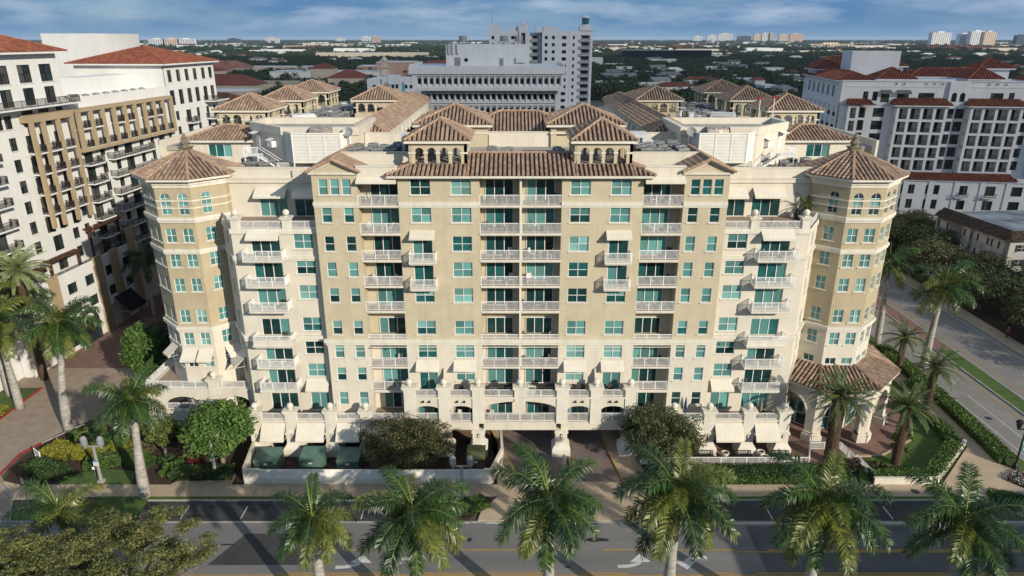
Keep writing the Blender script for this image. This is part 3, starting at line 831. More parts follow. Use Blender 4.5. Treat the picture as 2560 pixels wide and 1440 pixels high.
    # louvre screen on posts
    lv = thing('louver_screen', 'white slatted screen on the roof ' + ('behind the grass terrace tower' if s < 0 else 'behind the tower with the tiled porch'), 'screen', (s * 23.7, 11.6, 30.1), group='roof screens')
    pts = [(-1 * 28.0, 13.2), (-26.6, 11.4), (-21.0, 11.4), (-20.2, 13.2)]
    pts = pts if s < 0 else [(-x, y) for x, y in pts][::-1]
    fm = MB()
    for k in range(3):
        a = Vector((*pts[k], 0)); b = Vector((*pts[k + 1], 0)); dvec = b - a; L = dvec.length; ang = math.atan2(dvec.y, dvec.x); npan = 3 if k == 1 else 2
        Mt = Matrix.Translation((a.x - s * 23.7, a.y - 11.6, 0)) @ Matrix.Rotation(ang, 4, 'Z')
        t = MB()
        for q in range(npan + 1):
            x = L * q / npan; t.box(x - .05, x + .05, -.06, .06, 1.1 if 0 < q < npan else 0, 4.55)
        t.box(0, L, -.055, .055, 4.45, 4.6); t.box(0, L, -.055, .055, 1.1, 1.22); t.box(.02, L - .02, .09, .11, 1.2, 4.5, 1)
        fm.add(t, Mt)
        for z in range(19):
            def sl(L=L, z=z):
                b = MB(); b.face([(0, -.05, 0), (L, -.05, 0), (L, .06, .13), (0, .06, .13)]); b.face([(0, .06, .12), (L, .06, .12), (L, -.05, -.012), (0, -.05, -.012)]); return b.mesh('slat', GLX)
            me = cached(('slat', round(L, 2)), sl)
            o = ob('slat', me, lv, (a.x - s * 23.7, a.y - 11.6, 1.25 + z * .168), ang)
    build('frame', fm, [GLX, DMETAL], lv)
    # the tile-roofed rear penthouse
    a, b = sorted((s * 33.9, s * 42.6))
    w = MB(); hs = [(s * 38.6 - 1.5, s * 38.6 + 1.5, 30.6, 32.2, .15)]; gridwall(w, FR(0, 19.6, 0), a, b, 29.5, 32.75, hs, 0); w.box(a, b, 19.8, 27, 29.5, 32.74)
    build('penthouse', w, CREAM, MAIN); window(MAIN, FR(0, 19.6, 0), s * 38.6, 30.6, 3.0, 1.6, 3, 1, mats=[MGLASS, MGLASS, BLIND], sill=False, name='window')
    hip_roof(MAIN, a, b, 19.6, 26.5, 32.8, 1.45, ov=.6)
hip_roof(MAIN, -8.0, 8.0, 18.0, 29.0, 33.9, 2.1)
# rear link across the court: towers and roofs seen over the wing
for cx, cy in ((-27.2, 79.5), (27.2, 79.5)):
    e = octa(cx, cy, 5.4); b = MB(); b.prism(e, 31.3, 33.6); ro = build('rear_turret', b, TAN, MAIN)
    t = MB(); c = MB(); e = octa(cx, cy, 6.0)
    for k in range(8):
        tiles(t, [(*e[k], 33.5), (*e[(k + 1) % 8], 33.5), (cx, cy, 35.4)]); caps(c, (*e[k], 33.5), (cx, cy, 35.4))
    build('roof_tiles', t, [TILE, TILEB], ro, kind='stuff'); build('ridge_caps', c, TILEC, ro, kind='stuff')
    fn = MB(); fn.lathe([(.5, 35.2), (.5, 35.7), (.65, 35.8), (.3, 36.1), (.05, 36.6)], 8, (cx, cy)); build('finial', fn, MATS['weathered_stone'], ro)
hip_roof(MAIN, -24.5, -18.5, 74, 81, 33.3, 1.2); hip_roof(MAIN, 18.5, 24.5, 74, 81, 33.3, 1.2)

# ---------------- arcade terraces at the foot of the front
YA = -2.0
FAr = FR(0, YA, 0)
PIL = [4.71, 8.5, 12.35]
ar = MB()
outer = [(-12.95, 4.1), (12.95, 4.1), (12.95, 7.42), (-12.95, 7.42)]
hs = [arch(-4.1, 4.1, 4.25, 5.9, 16, .98)]
for s in (-1, 1):
    for a, b in ((5.33, 7.88), (9.12, 11.72)):
        x0, x1 = sorted((s * a, s * b)); hs.append(arch(x0, x1, 4.25, 5.8, 10, .5))
polywall(ar, FAr, outer, hs, th=.4, mi=0)
ar.box(-4.1, 4.1, YA + .02, YA + .5, 3.2, 4.24, 0)
ar.box(-12.95, 12.95, YA + .41, .0, 7.1, 7.3, 1)             # upper terrace floor
ar.box(-12.95, 12.95, YA + .41, 3.0, 3.8, 4.0, 1)            # lower terrace floor
ar.face([(-12.95, 3.0, 4), (12.95, 3.0, 4), (12.95, 3.0, 7.1), (-12.95, 3.0, 7.1)][::1], 0)
for s in (-1, 1):
    x0, x1 = sorted((s * 4.65, s * 12.95)); ar.box(x0, x1, YA + .03, YA + .38, 3.2, 4.099, 0)
    x0, x1 = sorted((s * 12.9, s * 12.98)); ar.box(x0, x1, YA + .41, 2.9, 4, 7.1, 0)
    for a, b in ((.62, 4.05), (5.35, 7.85), (9.15, 11.7)):
        x0, x1 = sorted((s * a, s * b)); ar.box(x0 - .12, x1 + .12, YA - .16, YA - .001, 7.28, 7.44, 2); railing(MAIN, (x0, YA + .12), (x1, YA + .12), 7.44, .85)
    for a, b in ((5.33, 7.88), (9.12, 11.72)):
        x0, x1 = sorted((s * a, s * b)); railing(MAIN, (x0, YA + .12), (x1, YA + .12), 4.27, 1.08)
    for x in (7.0, 6.2, 10.1, 10.8):
        lb = MB(); lb.box(s * x - .07, s * x + .07, YA - .22, YA - .001, 6.93, 7.0); lb.box(s * x - .11, s * x + .11, YA - .3, YA - .12, 6.84, 6.93); build('spout', lb, BRONZE, MAIN)
railing(MAIN, (-4.08, YA + .12), (4.08, YA + .12), 4.27, 1.08)
build('arcade', ar, [CREAM, FLOORT, TRIM], MAIN)
for k in range(-1, 2):                                       # sliding doors at the back of the lower terrace
    for x in (-10.4, -6.2, -2.1, 2.1, 6.2, 10.4):
        if k == 0: window(MAIN, FR(0, 0, 0), x, 4.05, 2.6, 2.4, 3, 1, mats=pick_slider(3), v=-.12, sill=False, name='sliding_door')
def pillar(x, y, z0, z1, ball=True, hw=.62, par=MAIN):
    p = MB(); p.box(x - hw, x + hw, y - .12, y + .7, z0, z1 - .4); p.box(x - hw - .12, x + hw + .12, y - .24, y + .82, z1 - .4, z1 - .22); p.box(x - hw - .2, x + hw + .2, y - .32, y + .9, z1 - .22, z1)
    po = build('parapet_pillar', p, TRIM, par)
    if ball:
        q = MB(); q.box(x - .22, x + .22, y + .07, y + .51, z1, z1 + .1)
        q.lathe([(.02, z1 + .08)] + [(.37 * math.sin(math.pi * k / 8), z1 + .43 - .37 * math.cos(math.pi * k / 8)) for k in range(1, 8)] + [(.02, z1 + .8)], 14, (x, y + .29))
        build('ball_finial', q, TRIM, po, smooth=True)
for x in (-12.35, -8.5, -4.71, 0, 4.71, 8.5, 12.35): pillar(x, YA, 4.1 if x else 6.6, 8.75)
def flared(x, y, z1, hw=.66, par=MAIN):                      # ground-floor column: shaft, capital, bell-shaped foot
    b = MB()
    prof = [(0, hw + .38), (.95, hw + .38), (1.15, hw + .3), (1.4, hw + .1), (1.6, hw)]
    for (za, ha), (zb_, hb) in zip(prof, prof[1:]):
        lo = [(x - ha, y - ha + .3), (x + ha, y - ha + .3), (x + ha, y + ha + .3), (x - ha, y + ha + .3)]; hi = [(x - hb, y - hb + .3), (x + hb, y - hb + .3), (x + hb, y + hb + .3), (x - hb, y + hb + .3)]
        for k in range(4):
            j = (k + 1) % 4; b.face([(*lo[k], za), (*lo[j], za), (*hi[j], zb_), (*hi[k], zb_)])
    b.box(x - hw, x + hw, y - hw + .3, y + hw + .3, 1.6, z1, 0, 'b'); b.box(x - hw - .1, x + hw + .1, y - hw + .2, y + hw + .4, z1 - .35, z1 - .05, 0)
    c = build('column', b, TRIM, par)
    l = MB(); l.box(x - .09, x + .09, y - hw + .18, y - hw + .298, 2.35, 2.85); l.box(x - .06, x + .06, y - hw + .15, y - hw + .179, 2.42, 2.78, 1); build('wall_lamp', l, [BLACKM, WHITE], c)
for x in (-4.71, 4.71, -8.5, -12.35, 12.35): flared(x, YA + .15, 3.25)
# lower terraces of the wings, with awnings below
for s in (-1, 1):
    a, b = sorted((s * 12.97, s * 30.6))
    w = MB(); w.box(a, b, YA + .05, YA + .35, 3.0, 4.35, 0); w.box(a, b, YA - .08, YA + .42, 4.3501, 4.48, 1); w.box(a, b, YA + .36, 1.0, 3.6, 3.95, 2); w.box(a, b, 1.9, 2.2, 0, 3.7, 0)
    # ground-floor back wall, the recess of the lowest sliding doors
    if s > 0: pass
    build('lower_terrace', w, [CREAM, TRIM, FLOORT], MAIN)
    xs = [17.4, 21.4, 25.9, 29.9]
    for x in xs: pillar(s * x, YA, 3.0, 5.75); flared(s * x, YA + .15, 3.05)
    ed = [12.97] + xs
    for p, q in zip(ed, ed[1:]):
        x0, x1 = sorted((s * (p + (.62 if p > 13 else 0)), s * (q - .62))); railing(MAIN, (x0, YA + .12), (x1, YA + .12), 4.48, .85)
        awning(MAIN, FAr, (x0 + x1) / 2, 4.1, min(x1 - x0 - .1, 3.5), 1.25, 1.55)
    r = sorted((s * 30.55, s * 30.6)); railing(MAIN, (s * 30.5, YA + .4), (s * 30.5, .95), 4.48, .85)
    if s > 0:
        for x, w_ in ((15.2, 2.6), (19.4, 2.4), (23.6, 2.6), (27.9, 2.6)): window(MAIN, FR(0, 1.9, 0), x, .25, w_, 2.6, 2, 1, mats=[MGLASS, DGLASS], v=-.12, sill=False, name='shop_window')
    # divider fins with a scrolled edge between terraces
    for x, z0 in ((21.0, 4.48), (8.5, 7.5)):
        y1 = -.02 if z0 > 5 else .98; x *= s
        pr = [(-1.7, 0), (y1, 0), (y1, 2.5), (y1 - .25, 2.55), (y1 - .4, 2.1), (y1 - .75, 1.85), (y1 - .8, 1.2), (y1 - 1.2, .95), (y1 - 1.25, .45), (-1.7, .3)]
        b = MB(); i = [(x - .1, y, z0 + z) for y, z in pr]; j = [(x + .1, y, z0 + z) for y, z in pr]
        b.face(i[::-1]); b.face(j)
        for k in range(len(pr)): q = (k + 1) % len(pr); b.face([i[k], i[q], j[q], j[k]])
        build('terrace_divider', b, CREAM, MAIN)
    for k in range(6):
        x = s * (13.8 + 2.9 * k)
        lb = MB(); lb.box(x - .07, x + .07, -.24, -.001, 12.55, 12.62) if k < 2 else lb.box(x - .07, x + .07, .76, .999, 12.55, 12.62); build('spout', lb, BRONZE, MAIN)
# right tower: tiled porch on arched piers
cx, cy = 37.65, 8.2
o8 = octa(cx, cy, 8.35); i8 = octa(cx, cy, AP + .02)
b = MB(); ro = None
t = MB(); c = MB(); fa = MB()
for k in range(8):
    j = (k + 1) % 8; mid = math.degrees(math.atan2(o8[k][1] + o8[j][1] - 2 * cy, o8[k][0] + o8[j][0] - 2 * cx))
    if mid > 100 or mid < -140: continue
    tiles(t, [(*o8[k], 7.25), (*o8[j], 7.25), (*i8[j], 8.62), (*i8[k], 8.62)])
    caps(c, (*o8[k], 7.28), (*i8[k], 8.65)); caps(c, (*o8[j], 7.28), (*i8[j], 8.65))
    p8 = octa(cx, cy, 7.75)
    fa.face([(*o8[k], 6.98), (*o8[j], 6.98), (*o8[j], 7.24), (*o8[k], 7.24)]); fa.face([(*o8[k], 6.98), (*p8[k], 6.98), (*p8[j], 6.98), (*o8[j], 6.98)])
    frp = FR(*p8[k], math.degrees(math.atan2(p8[j][1] - p8[k][1], p8[j][0] - p8[k][0]))); L = (Vector(p8[j]) - Vector(p8[k])).length
    polywall(b, frp, [(0, 0), (L, 0), (L, 7.2), (0, 7.2)], [[(1.0, -.001), (L - 1.0, -.001)] + arch(1.0, L - 1.0, 2.9, 3.6, 14, (L - 2.0) / 2)[2:]], th=.9, mi=0)
    tt = MB(); e = arch(1.0, L - 1.0, 2.9, 3.6, 14, (L - 2.0) / 2)[2:]
    for q in range(len(e) - 1): tt.bar((e[q][0], -.06, e[q][1]), (e[q + 1][0], -.06, e[q + 1][1]), .18, .14, 1)
    b.add(tt, Matrix.Translation(frp.p(0, 0, 0)) @ Matrix.Rotation(frp.a, 4, 'Z'))
    fl = MB()
    for (xa, xb) in ((-.25, 1.12), (L - 1.12, L + .25)):
        fl.box(xa, xb, -.3, 1.0, 0, 1.0); fl.box(xa + .12, xb - .12, -.17, .92, 1.0, 1.3)
    b.add(fl, Matrix.Translation(frp.p(0, 0, 0)) @ Matrix.Rotation(frp.a, 4, 'Z'))
    it = octa(cx, cy, AP + .06); fi = FR(*it[k], frp.a * 180 / math.pi); window(MAIN, fi, SD / 2, .2, 2.9, 3.1, 2, 2, mats=[MGLASS, DGLASS, MGLASS, MGLASS], v=-.12, sill=False, name='shop_window')
po = build('porch', b, [CREAM, TRIM], MAIN)
ro = build('porch_roof', fa, TRIM, MAIN); build('roof_tiles', t, [TILE, TILEB], ro, kind='stuff'); build('ridge_caps', c, TILEC, ro, kind='stuff')
# left tower: terrace podium with arched opening
FPd = FR(-44.5, 2.6, 0)
b = MB(); polywall(b, FPd, [(0, 0), (13.4, 0), (13.4, 5.85), (0, 5.85)], [arch(2.2, 6.6, 3.1, 3.6, 12, 1.35), arch(9.2, 12.4, 3.1, 3.9, 10, 1.1)], th=.5, mi=0)
b.box(-44.5, -31.1, 3.1, 5.0, 5.3, 5.84, 1); b.box(-44.6, -31.0, 2.45, 3.2, 5.851, 6.0, 2); b.box(-44.6, -44.0, 3.2, 22, 0, 5.9, 0); b.box(-44.0, -31.1, 5.0, 22, 5.2, 5.86, 1); b.box(-43.9, -31.2, 4.6, 4.9, 0, 5.2, 3)
build('podium', b, [CREAM, FLOORT, TRIM, DMETAL], MAIN)
railing(MAIN, (-44.3, 2.75), (-37.0, 2.75), 6.0, .95); railing(MAIN, (-35.4, 2.75), (-31.3, 2.75), 6.0, .95); railing(MAIN, (-42.3, 2.75), (-37.9, 2.75), 3.15, .9)
railing(MAIN, (-44.35, 21), (-44.35, 3.0), 6.0, .95)
pillar(-36.2, 2.6, 5.2, 7.35); pillar(-44.2, 12.0, 5.2, 7.6)
g = MB(); g.box(-43.9, -40.8, 9.2, 14.4, 5.87, 5.95); build('lawn_panel', g, M('terrace_turf', (.05, .12, .018), .95, .25, 6.0, bump=.4, bscale=40), MAIN)
for phi, u in ((-90, -.95), (-90, .95), (-45, 0), (-135, 0)):
    nx, ny = math.cos(R(phi)), math.sin(R(phi)); fr = FR(-37.65 + nx * (AP + .02) + ny * SD / 2, 8.2 + ny * (AP + .02) - nx * SD / 2, phi + 90)
    awning(MAIN, fr, SD / 2 + u, 10.85, 1.75, 1.35, 1.0)
FA = FR(-33.65, 5.55, -58.9); awning(MAIN, FA, 2.6, 10.4, 2.4, 1.5, 1.1)
build('wall', wall, WM, MAIN)
# ================================================================ ground, streets, pavements
ASPH = M('asphalt', (0.20, 0.192, 0.182), 0.9, 0.18, 0.35, col2=(0.125, 0.121, 0.117), bump=.25, bscale=30, detail=10, stretch=(.10, 1, 1))
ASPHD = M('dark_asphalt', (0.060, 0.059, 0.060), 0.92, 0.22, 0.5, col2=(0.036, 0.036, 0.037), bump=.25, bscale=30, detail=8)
CONC = M('tan_concrete', (0.47, 0.36, 0.245), 0.9, 0.08, 0.6, col2=(0.37, 0.28, 0.195), bump=.1, bscale=25, detail=7)
KERB = M('kerb_concrete', (0.40, 0.375, 0.33), 0.9, 0.12, 1.5, col2=(0.26, 0.245, 0.22))
PAVER = M('brick_pavers', (0.235, 0.135, 0.105), 0.9, 0.16, 0.8, col2=(0.16, 0.10, 0.085), bump=.3, bscale=18)
PAVERG = M('grey_brown_pavers', (0.21, 0.16, 0.135), 0.9, 0.16, 0.7, col2=(0.135, 0.108, 0.098), bump=.3, bscale=18)
PAVERB = M('beige_pavers', (0.36, 0.285, 0.215), 0.9, 0.12, 0.7, col2=(0.26, 0.20, 0.155), bump=.3, bscale=18)
YEL = M('yellow_road_paint', (0.55, 0.30, 0.035), 0.8, 0.2, 2.5, col2=(0.33, 0.20, 0.06))
WHT = M('white_road_paint', (0.62, 0.60, 0.56), 0.8, 0.14, 2.5, col2=(0.40, 0.385, 0.36))
REDK = M('red_kerb_paint', (0.36, 0.028, 0.026), 0.7, 0.15, 1.5)
MULCH = M('mulch', (0.075, 0.042, 0.028), 0.95, 0.3, 3.0, bump=.5, bscale=25)
LAWN = M('lawn', (0.085, 0.135, 0.030), 0.95, 0.25, 0.9, col2=(0.05, 0.085, 0.02), bump=.5, bscale=30)
SOIL = M('city_ground', (0.055, 0.068, 0.036), 0.95, 0.3, 0.010, col2=(0.085, 0.080, 0.066), detail=9)

def sheet(name, poly, z, mat, kind='structure', par=None):
    b = MB(); a = sum(poly[k][0] * poly[(k + 1) % len(poly)][1] - poly[(k + 1) % len(poly)][0] * poly[k][1] for k in range(len(poly)))
    if a < 0: poly = poly[::-1]
    tri = tessellate_polygon([[Vector((x, y, 0)) for x, y in poly]])
    b.v = [(x, y, z) for x, y in poly]
    for t in tri:
        p, q, r = (Vector(poly[k]) for k in t)
        b.f.append(tuple(t) if (q - p).x * (r - p).y - (q - p).y * (r - p).x > 0 else tuple(t)[::-1]); b.m.append(0)
    return build(name, b, mat, par, kind=kind if par is None else None)
def rect(x0, x1, y0, y1): return [(x0, y0), (x1, y0), (x1, y1), (x0, y1)]
def kerbline(name, pts, w=.16, h=.13, mat=None, z=0.0):
    b = MB()
    for p, q in zip(pts, pts[1:]):
        b.bar((p[0], p[1], z + h / 2), (q[0], q[1], z + h / 2), w, h)
    return build(name, b, mat or KERB, kind='structure')
g = MB(); g.box(-45000, 45000, -2500, 45000, -3, -.05)
build('ground', g, SOIL, kind='structure')
sheet('sea', [(5200, 12500), (45000, 9000), (45000, 44900), (2600, 44900)], .3, M('sea_water', (0.06, 0.115, 0.17), .25, .1, .002), )
sheet('road', rect(-160, 170, -27.5, -13.75), 0.0, ASPH)
sheet('cross_road', rect(57.0, 76.0, -13.75, 420), 0.0, M('grey_road', (0.25, 0.23, 0.208), .9, .15, .3, col2=(.18, .167, .152), bump=.2, bscale=30, detail=8))
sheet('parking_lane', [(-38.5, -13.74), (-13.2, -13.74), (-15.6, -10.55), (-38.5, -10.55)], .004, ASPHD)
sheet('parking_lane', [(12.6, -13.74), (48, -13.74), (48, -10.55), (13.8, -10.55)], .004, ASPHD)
sheet('asphalt_patch_and_shade', [(-28.6, -19.75), (-26.6, -15.5), (-16.2, -15.5), (-19.6, -19.75)], .005, ASPHD)
sheet('asphalt_patch_and_shade', rect(22, 170, -27.4, -14.4), .004, M('shaded_asphalt', (0.105, 0.103, 0.105), .92, .2, .4, col2=(.07, .07, .072), bump=.25, bscale=30, detail=8))  # dark sheet standing in for the shade over the street's right part
STAIN = M('oil_stain', (0.030, 0.030, 0.031), .7, .3, 1.5); sr = random.Random(2)
for k in range(26):     # oil stains and repaired cuts
    x = sr.uniform(-36, 40); y = sr.choice((sr.uniform(-13.3, -11), sr.uniform(-13.3, -11), sr.uniform(-20, -15)));  n = 11
    if -13 < x < 13 and y > -13.5: y = -16.4
    rx, ry = sr.uniform(.25, 1.3), sr.uniform(.1, .4); sheet('oil_stain', [(x + rx * sr.uniform(.6, 1.1) * math.cos(6.283 * q / n), y + ry * sr.uniform(.6, 1.1) * math.sin(6.283 * q / n)) for q in range(n)], .0085 + .0003 * k, STAIN)
# painted markings
mk = MB()
def stripe(b, x0, x1, y0, y1, z=.019): b.face([(x0, y0, z), (x1, y0, z), (x1, y1, z), (x0, y1, z)])
for x0, x1 in ((-18.0, 5.6), (7.5, 20), (23, 60)): stripe(mk, x0, x1, -17.86, -17.74)
stripe(mk, 20, 60, -18.12, -18.0)
for x0, x1 in ((-22, -12), (-9, 2), (5, 9.5), (16, 19), (21, 60)): stripe(mk, x0, x1, -20.85, -20.73)
for x in (-6, 6): pass
stripe(mk, -30, 60, -21.1, -20.98)
build('yellow_lane_lines', mk, YEL, kind='structure')
mk = MB()
stripe(mk, 13.5, 48, -14.15, -14.02)
for x in range(-34, -13, 6): stripe(mk, x, x + .1, -13.4, -11.4)
for x in range(19, 46, 6): stripe(mk, x, x + .1, -13.4, -11.4)
stripe(mk, -8, -5.2, -14.1, -13.98); stripe(mk, -3.5, -.5, -14.1, -13.98); stripe(mk, 3, 5.5, -14.2, -13.95)
for k in range(6): stripe(mk, 48.0, 52.0, -21.2 + k * .9, -20.75 + k * .9)
build('white_lane_lines', mk, WHT, kind='structure')
def turn_arrow(cx, cy, fx, fy):
    pts = []
    for k in range(9):                       # curved shaft
        t = k / 8; a = math.pi * .5 * t
        pts.append((-1.9 + 2.2 * math.sin(a) * .95, -.45 + 1.2 * (1 - math.cos(a)) * .55))
    b = MB(); wd = .2
    for p, q in zip(pts, pts[1:]):
        d = Vector((q[0] - p[0], q[1] - p[1])).normalized(); n = Vector((-d.y, d.x)) * wd
        f = [(p[0] - n.x, p[1] - n.y), (q[0] - n.x, q[1] - n.y), (q[0] + n.x, q[1] + n.y), (p[0] + n.x, p[1] + n.y)]
        b.face([(cx + fx * x, cy + fy * y, .022) for x, y in (f if fx * fy > 0 else f[::-1])])
    h = [(-.75, .1), (1.3, .1), (.3, 1.15)]
    b.face([(cx + fx * x, cy + fy * y, .026) for x, y in (h if fx * fy > 0 else h[::-1])])
    return build('turn_arrow', b, WHT, kind='structure')
for cx, cy, fx, fy in ((-15.0, -19.6, 1, 1), (10.6, -19.5, 1, 1), (15.2, -19.2, -1, -1), (-11.5, -19.3, -1, -1)): turn_arrow(cx, cy, fx, fy)
# cross road markings and median
mk = MB()
stripe(mk, 63.0, 63.14, -8, 420); stripe(mk, 68.0, 68.14, 2, 420)
build('yellow_lane_lines', mk, YEL, kind='structure')
mk = MB(); stripe(mk, 57.9, 58.02, -8, 300); stripe(mk, 75.2, 75.32, -8, 300); stripe(mk, 60.2, 60.32, -8, 12)
for k in range(30): stripe(mk, 60.5, 60.62, 15 + 9 * k, 18 + 9 * k); stripe(mk, 71.8, 71.92, 6 + 9 * k, 9 + 9 * k)
build('white_lane_lines', mk, WHT, kind='structure')
b = MB(); b.box(64.1, 64.3, 4, 300, 0, .15); b.box(66.7, 66.9, 4, 300, 0, .15); b.box(64.3, 66.7, 3.8, 4, 0, .15); build('median_kerb', b, KERB, kind='structure')
sheet('median_grass', rect(64.3, 66.7, 4, 26), .11, LAWN); sheet('median_pavers', rect(64.3, 66.7, 26, 300), .12, PAVER)
# kerbs and verge along the street
kerbline('kerb', [(-38.6, -13.85), (-160, -13.85)]); kerbline('kerb', [(-38.6, -10.5), (-15.6, -10.5)]); kerbline('kerb', [(-15.6, -10.5), (-13.1, -13.8)])
kerbline('kerb', [(13.9, -10.5), (48, -10.5), (50.5, -13.2)])
b = MB(); b.box(-160, 50.5, -13.98, -13.72, .006, .03); build('gutter', b, KERB, kind='structure')
b = MB(); b.box(-44, -15.5, -10.42, -9.95, 0, .13); b.box(13.9, 48, -10.42, -9.95, 0, .13); build('grass_verge', b, LAWN, kind='structure')
# pavement of separate slabs
sw = ob('sidewalk', None); sw['kind'] = 'structure'
x = -50.0; k = 0
while x < 46:
    d = 1.83
    if -2.6 < x < 11.5: z = .1
    b = MB(); b.box(.012, d - .012, 0, 2.03, 0, .125)
    me = cached('slab', lambda: b.mesh('paving_slab', CONC))
    ob('paving_slab', me, sw, (x, -9.93, 0)); x += d
sheet('lawn', rect(-50.6, -38.5, -13.74, -10.4), .05, LAWN)
sheet('sidewalk_base', rect(-50, 46, -9.95, -7.88), .07, MULCH)
sheet('plaza', [(-31, -7.9), (-2.6, -7.9), (-2.6, .5), (-30.9, 1.0)], .02, MULCH)
b = MB(); b.prism([(-5.2, -13.7), (-13.0, -13.7), (-15.4, -10.45), (-15.4, -9.95), (-2.4, -9.95), (-4.6, -12.6)], 0, .12); build('planting_island', b, MULCH, kind='structure')
b = MB()
b.prism([(-4.3, -13.7), (12.4, -13.7), (13.6, -10.3), (13.6, -9.96), (-2.4, -9.96), (-4.0, -12.2)], 0, .122); b.prism([(-2.5, -7.89), (6.05, -7.89), (6.05, -6.9), (.2, -6.9), (-.6, -4.6), (-1.9, -1.6), (-3.5, 3.2), (-2.5, 3.2)], 0, .124)
b.prism([(6.05, -7.89), (14.6, -7.89), (13.2, -3.5), (12.6, 3), (10.0, 3), (10.0, .9), (10.4, -3.0), (11.1, -7.4), (6.05, -7.4)], 0, .123)
build('driveway_apron', b, CONC, kind='structure')
sheet('entrance_drive', [(-.4, -6.9), (.2, -6.9), (5.2, -6.9), (4.1, 4), (4.1, 20), (-3.9, 20), (-3.6, 3.2), (-2.0, -1.6), (-.8, -4.6)], .008, PAVERG)
sheet('exit_drive', [(5.9, -7.4), (11.1, -7.4), (10.4, -3.0), (10.0, .9), (10.0, 20), (5.5, 20), (5.6, -2)], .009, PAVERG)
kerbline('yellow_kerb', [(-3.5, 3.2), (-1.95, -1.6), (-.7, -4.6), (.15, -6.8)], .14, .16, YEL); kerbline('yellow_kerb', [(5.5, 12), (5.55, -2), (5.75, -7.3)], .14, .16, YEL); kerbline('yellow_kerb', [(10.0, 6), (10.0, .9), (10.42, -3.0), (11.15, -7.3)], .14, .16, YEL); kerbline('yellow_kerb', [(4.05, 10), (4.1, 1.9)], .14, .16, YEL)
# ground-floor hall behind the columns (shaded back wall and floor)
b = MB(); b.box(-12.9, -4.1, 3.2, 3.5, 0, 3.8); b.box(4.1, 5.5, 0.2, 21, 0, 3.8); b.box(10.6, 12.9, 3.2, 3.5, 0, 3.8); b.box(-12.9, 12.9, 21, 21.3, 0, 3.8); b.box(-30.6, -12.9, 3.2, 3.5, 0, 3.6)
build('garage_wall', b, SLABU, MAIN)
b = MB()
for x in (7.6, 8.5, 8.9): b.box(x, x + .5, 20.7, 20.9, 3.0, 3.06)
build('garage_lamp', b, M('lit_lamp', (.8, .85, .9), .5, 0), MAIN)
sheet('garage_floor', rect(-30, -2.6, 1.0, 3.2), .03, M('brown_floor', (.22, .13, .08), .9, .1))
# brick patio at the right corner
sheet('patio', [(12.9, -4.2), (33.6, -4.2), (36.5, -2.6), (41.5, -2.4), (46.8, 1.0), (49.6, 6.5), (49.6, 30), (46, 30), (46, 12), (30.6, 12), (30.6, 2.2), (12.9, 2.2)], .10, PAVER)
kerbline('patio_edge', [(36.5, -2.6), (41.5, -2.4), (46.8, 1.0), (49.6, 6.5), (49.6, 30)], .25, .2, CONC)
sheet('corner_bed', [(36.6, -7.6), (44.6, -7.6), (52.2, -.4), (52.4, 6), (52.4, 30), (49.7, 30), (49.7, 6.5), (46.9, .9), (41.6, -2.5), (37.9, -3.2)], .09, LAWN)
sheet('hedge_bed', [(12.9, -7.85), (36.4, -7.85), (36.4, -4.3), (12.9, -4.3)], .05, MULCH)
sheet('sidewalk', [(46.0, -9.95), (53.8, -9.95), (54.2, -3), (55.0, 8), (55.0, 200), (52.5, 200), (52.5, 8), (52.4, -.6), (45.2, -7.88)], .126, CONC)
sheet('verge', [(54.2, -3), (57.0, -9), (57.0, 200), (55.0, 200), (55.0, 8)], .08, LAWN)
sheet('sidewalk', [(48.3, -10.6), (55, -13.0), (57, -9.1), (54.0, -4.0), (53.8, -9.95), (48.3, -9.95)], .122, CONC)
kerbline('kerb', [(50.5, -13.2), (55, -13.6), (57, -9.0), (57, 200)])
sheet('sidewalk', rect(76.2, 78.8, -12, 300), .12, CONC); kerbline('kerb', [(76.1, -12), (76.1, 300)])
sheet('roadside_bed', rect(78.9, 100, -12, 96), .03, MULCH)
# private brick road on the left
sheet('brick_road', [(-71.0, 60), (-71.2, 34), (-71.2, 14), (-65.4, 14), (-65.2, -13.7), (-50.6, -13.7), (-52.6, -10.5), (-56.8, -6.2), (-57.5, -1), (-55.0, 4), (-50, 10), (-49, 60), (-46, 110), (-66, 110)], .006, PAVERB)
sheet('brick_road_shade', [(-71.0, 20), (-48.5, 20), (-46, 110), (-66, 110), (-71, 60)], .010, PAVER)  # darker brick sheet, shade of the far stretch put into its colour
kerbline('red_kerb', [(-65.3, -13.6), (-65.3, 14)], .22, .15, REDK); kerbline('red_kerb', [(-57.0, -6.4), (-57.5, -2), (-56.5, .2)], .2, .15, REDK); kerbline('kerb', [(-52.6, -10.4), (-56.0, -7.6), (-57.0, -6.4)], .2); kerbline('kerb', [(-56.5, .2), (-54.0, 4.5)], .2)
sheet('left_bed', rect(-80, -65.5, -13.6, 13.5), .05, LAWN)
sheet('garden_bed', [(-56.8, -3), (-56.1, -6.8), (-53.0, -8.0), (-31, -8.0), (-31, 2.4), (-44.7, 2.4), (-54, 4.3), (-56.2, .9)], .05, MULCH)
sheet('garden_lawn', [(-49.6, -7.9), (-41.5, -7.9), (-42.6, -5.4), (-46.5, -4.9), (-49.5, -6.4)], .075, LAWN)
sheet('walk', [(-37.5, -7.9), (-30.9, -7.9), (-31.2, -5.9), (-36.0, -5.4)], .12, CONC)
sheet('corner_apron', [(-52.6, -10.5), (-56.0, -7.2), (-53, -8.1), (-50, -7.9), (-50, -10.4)], .11, CONC)
sheet('left_sidewalk', [(-71.1, 60), (-71.1, 14), (-76, 14), (-76, 60)], .11, PAVER); kerbline('kerb', [(-71.1, 14), (-71.1, 36), (-66.5, 62)], .2)
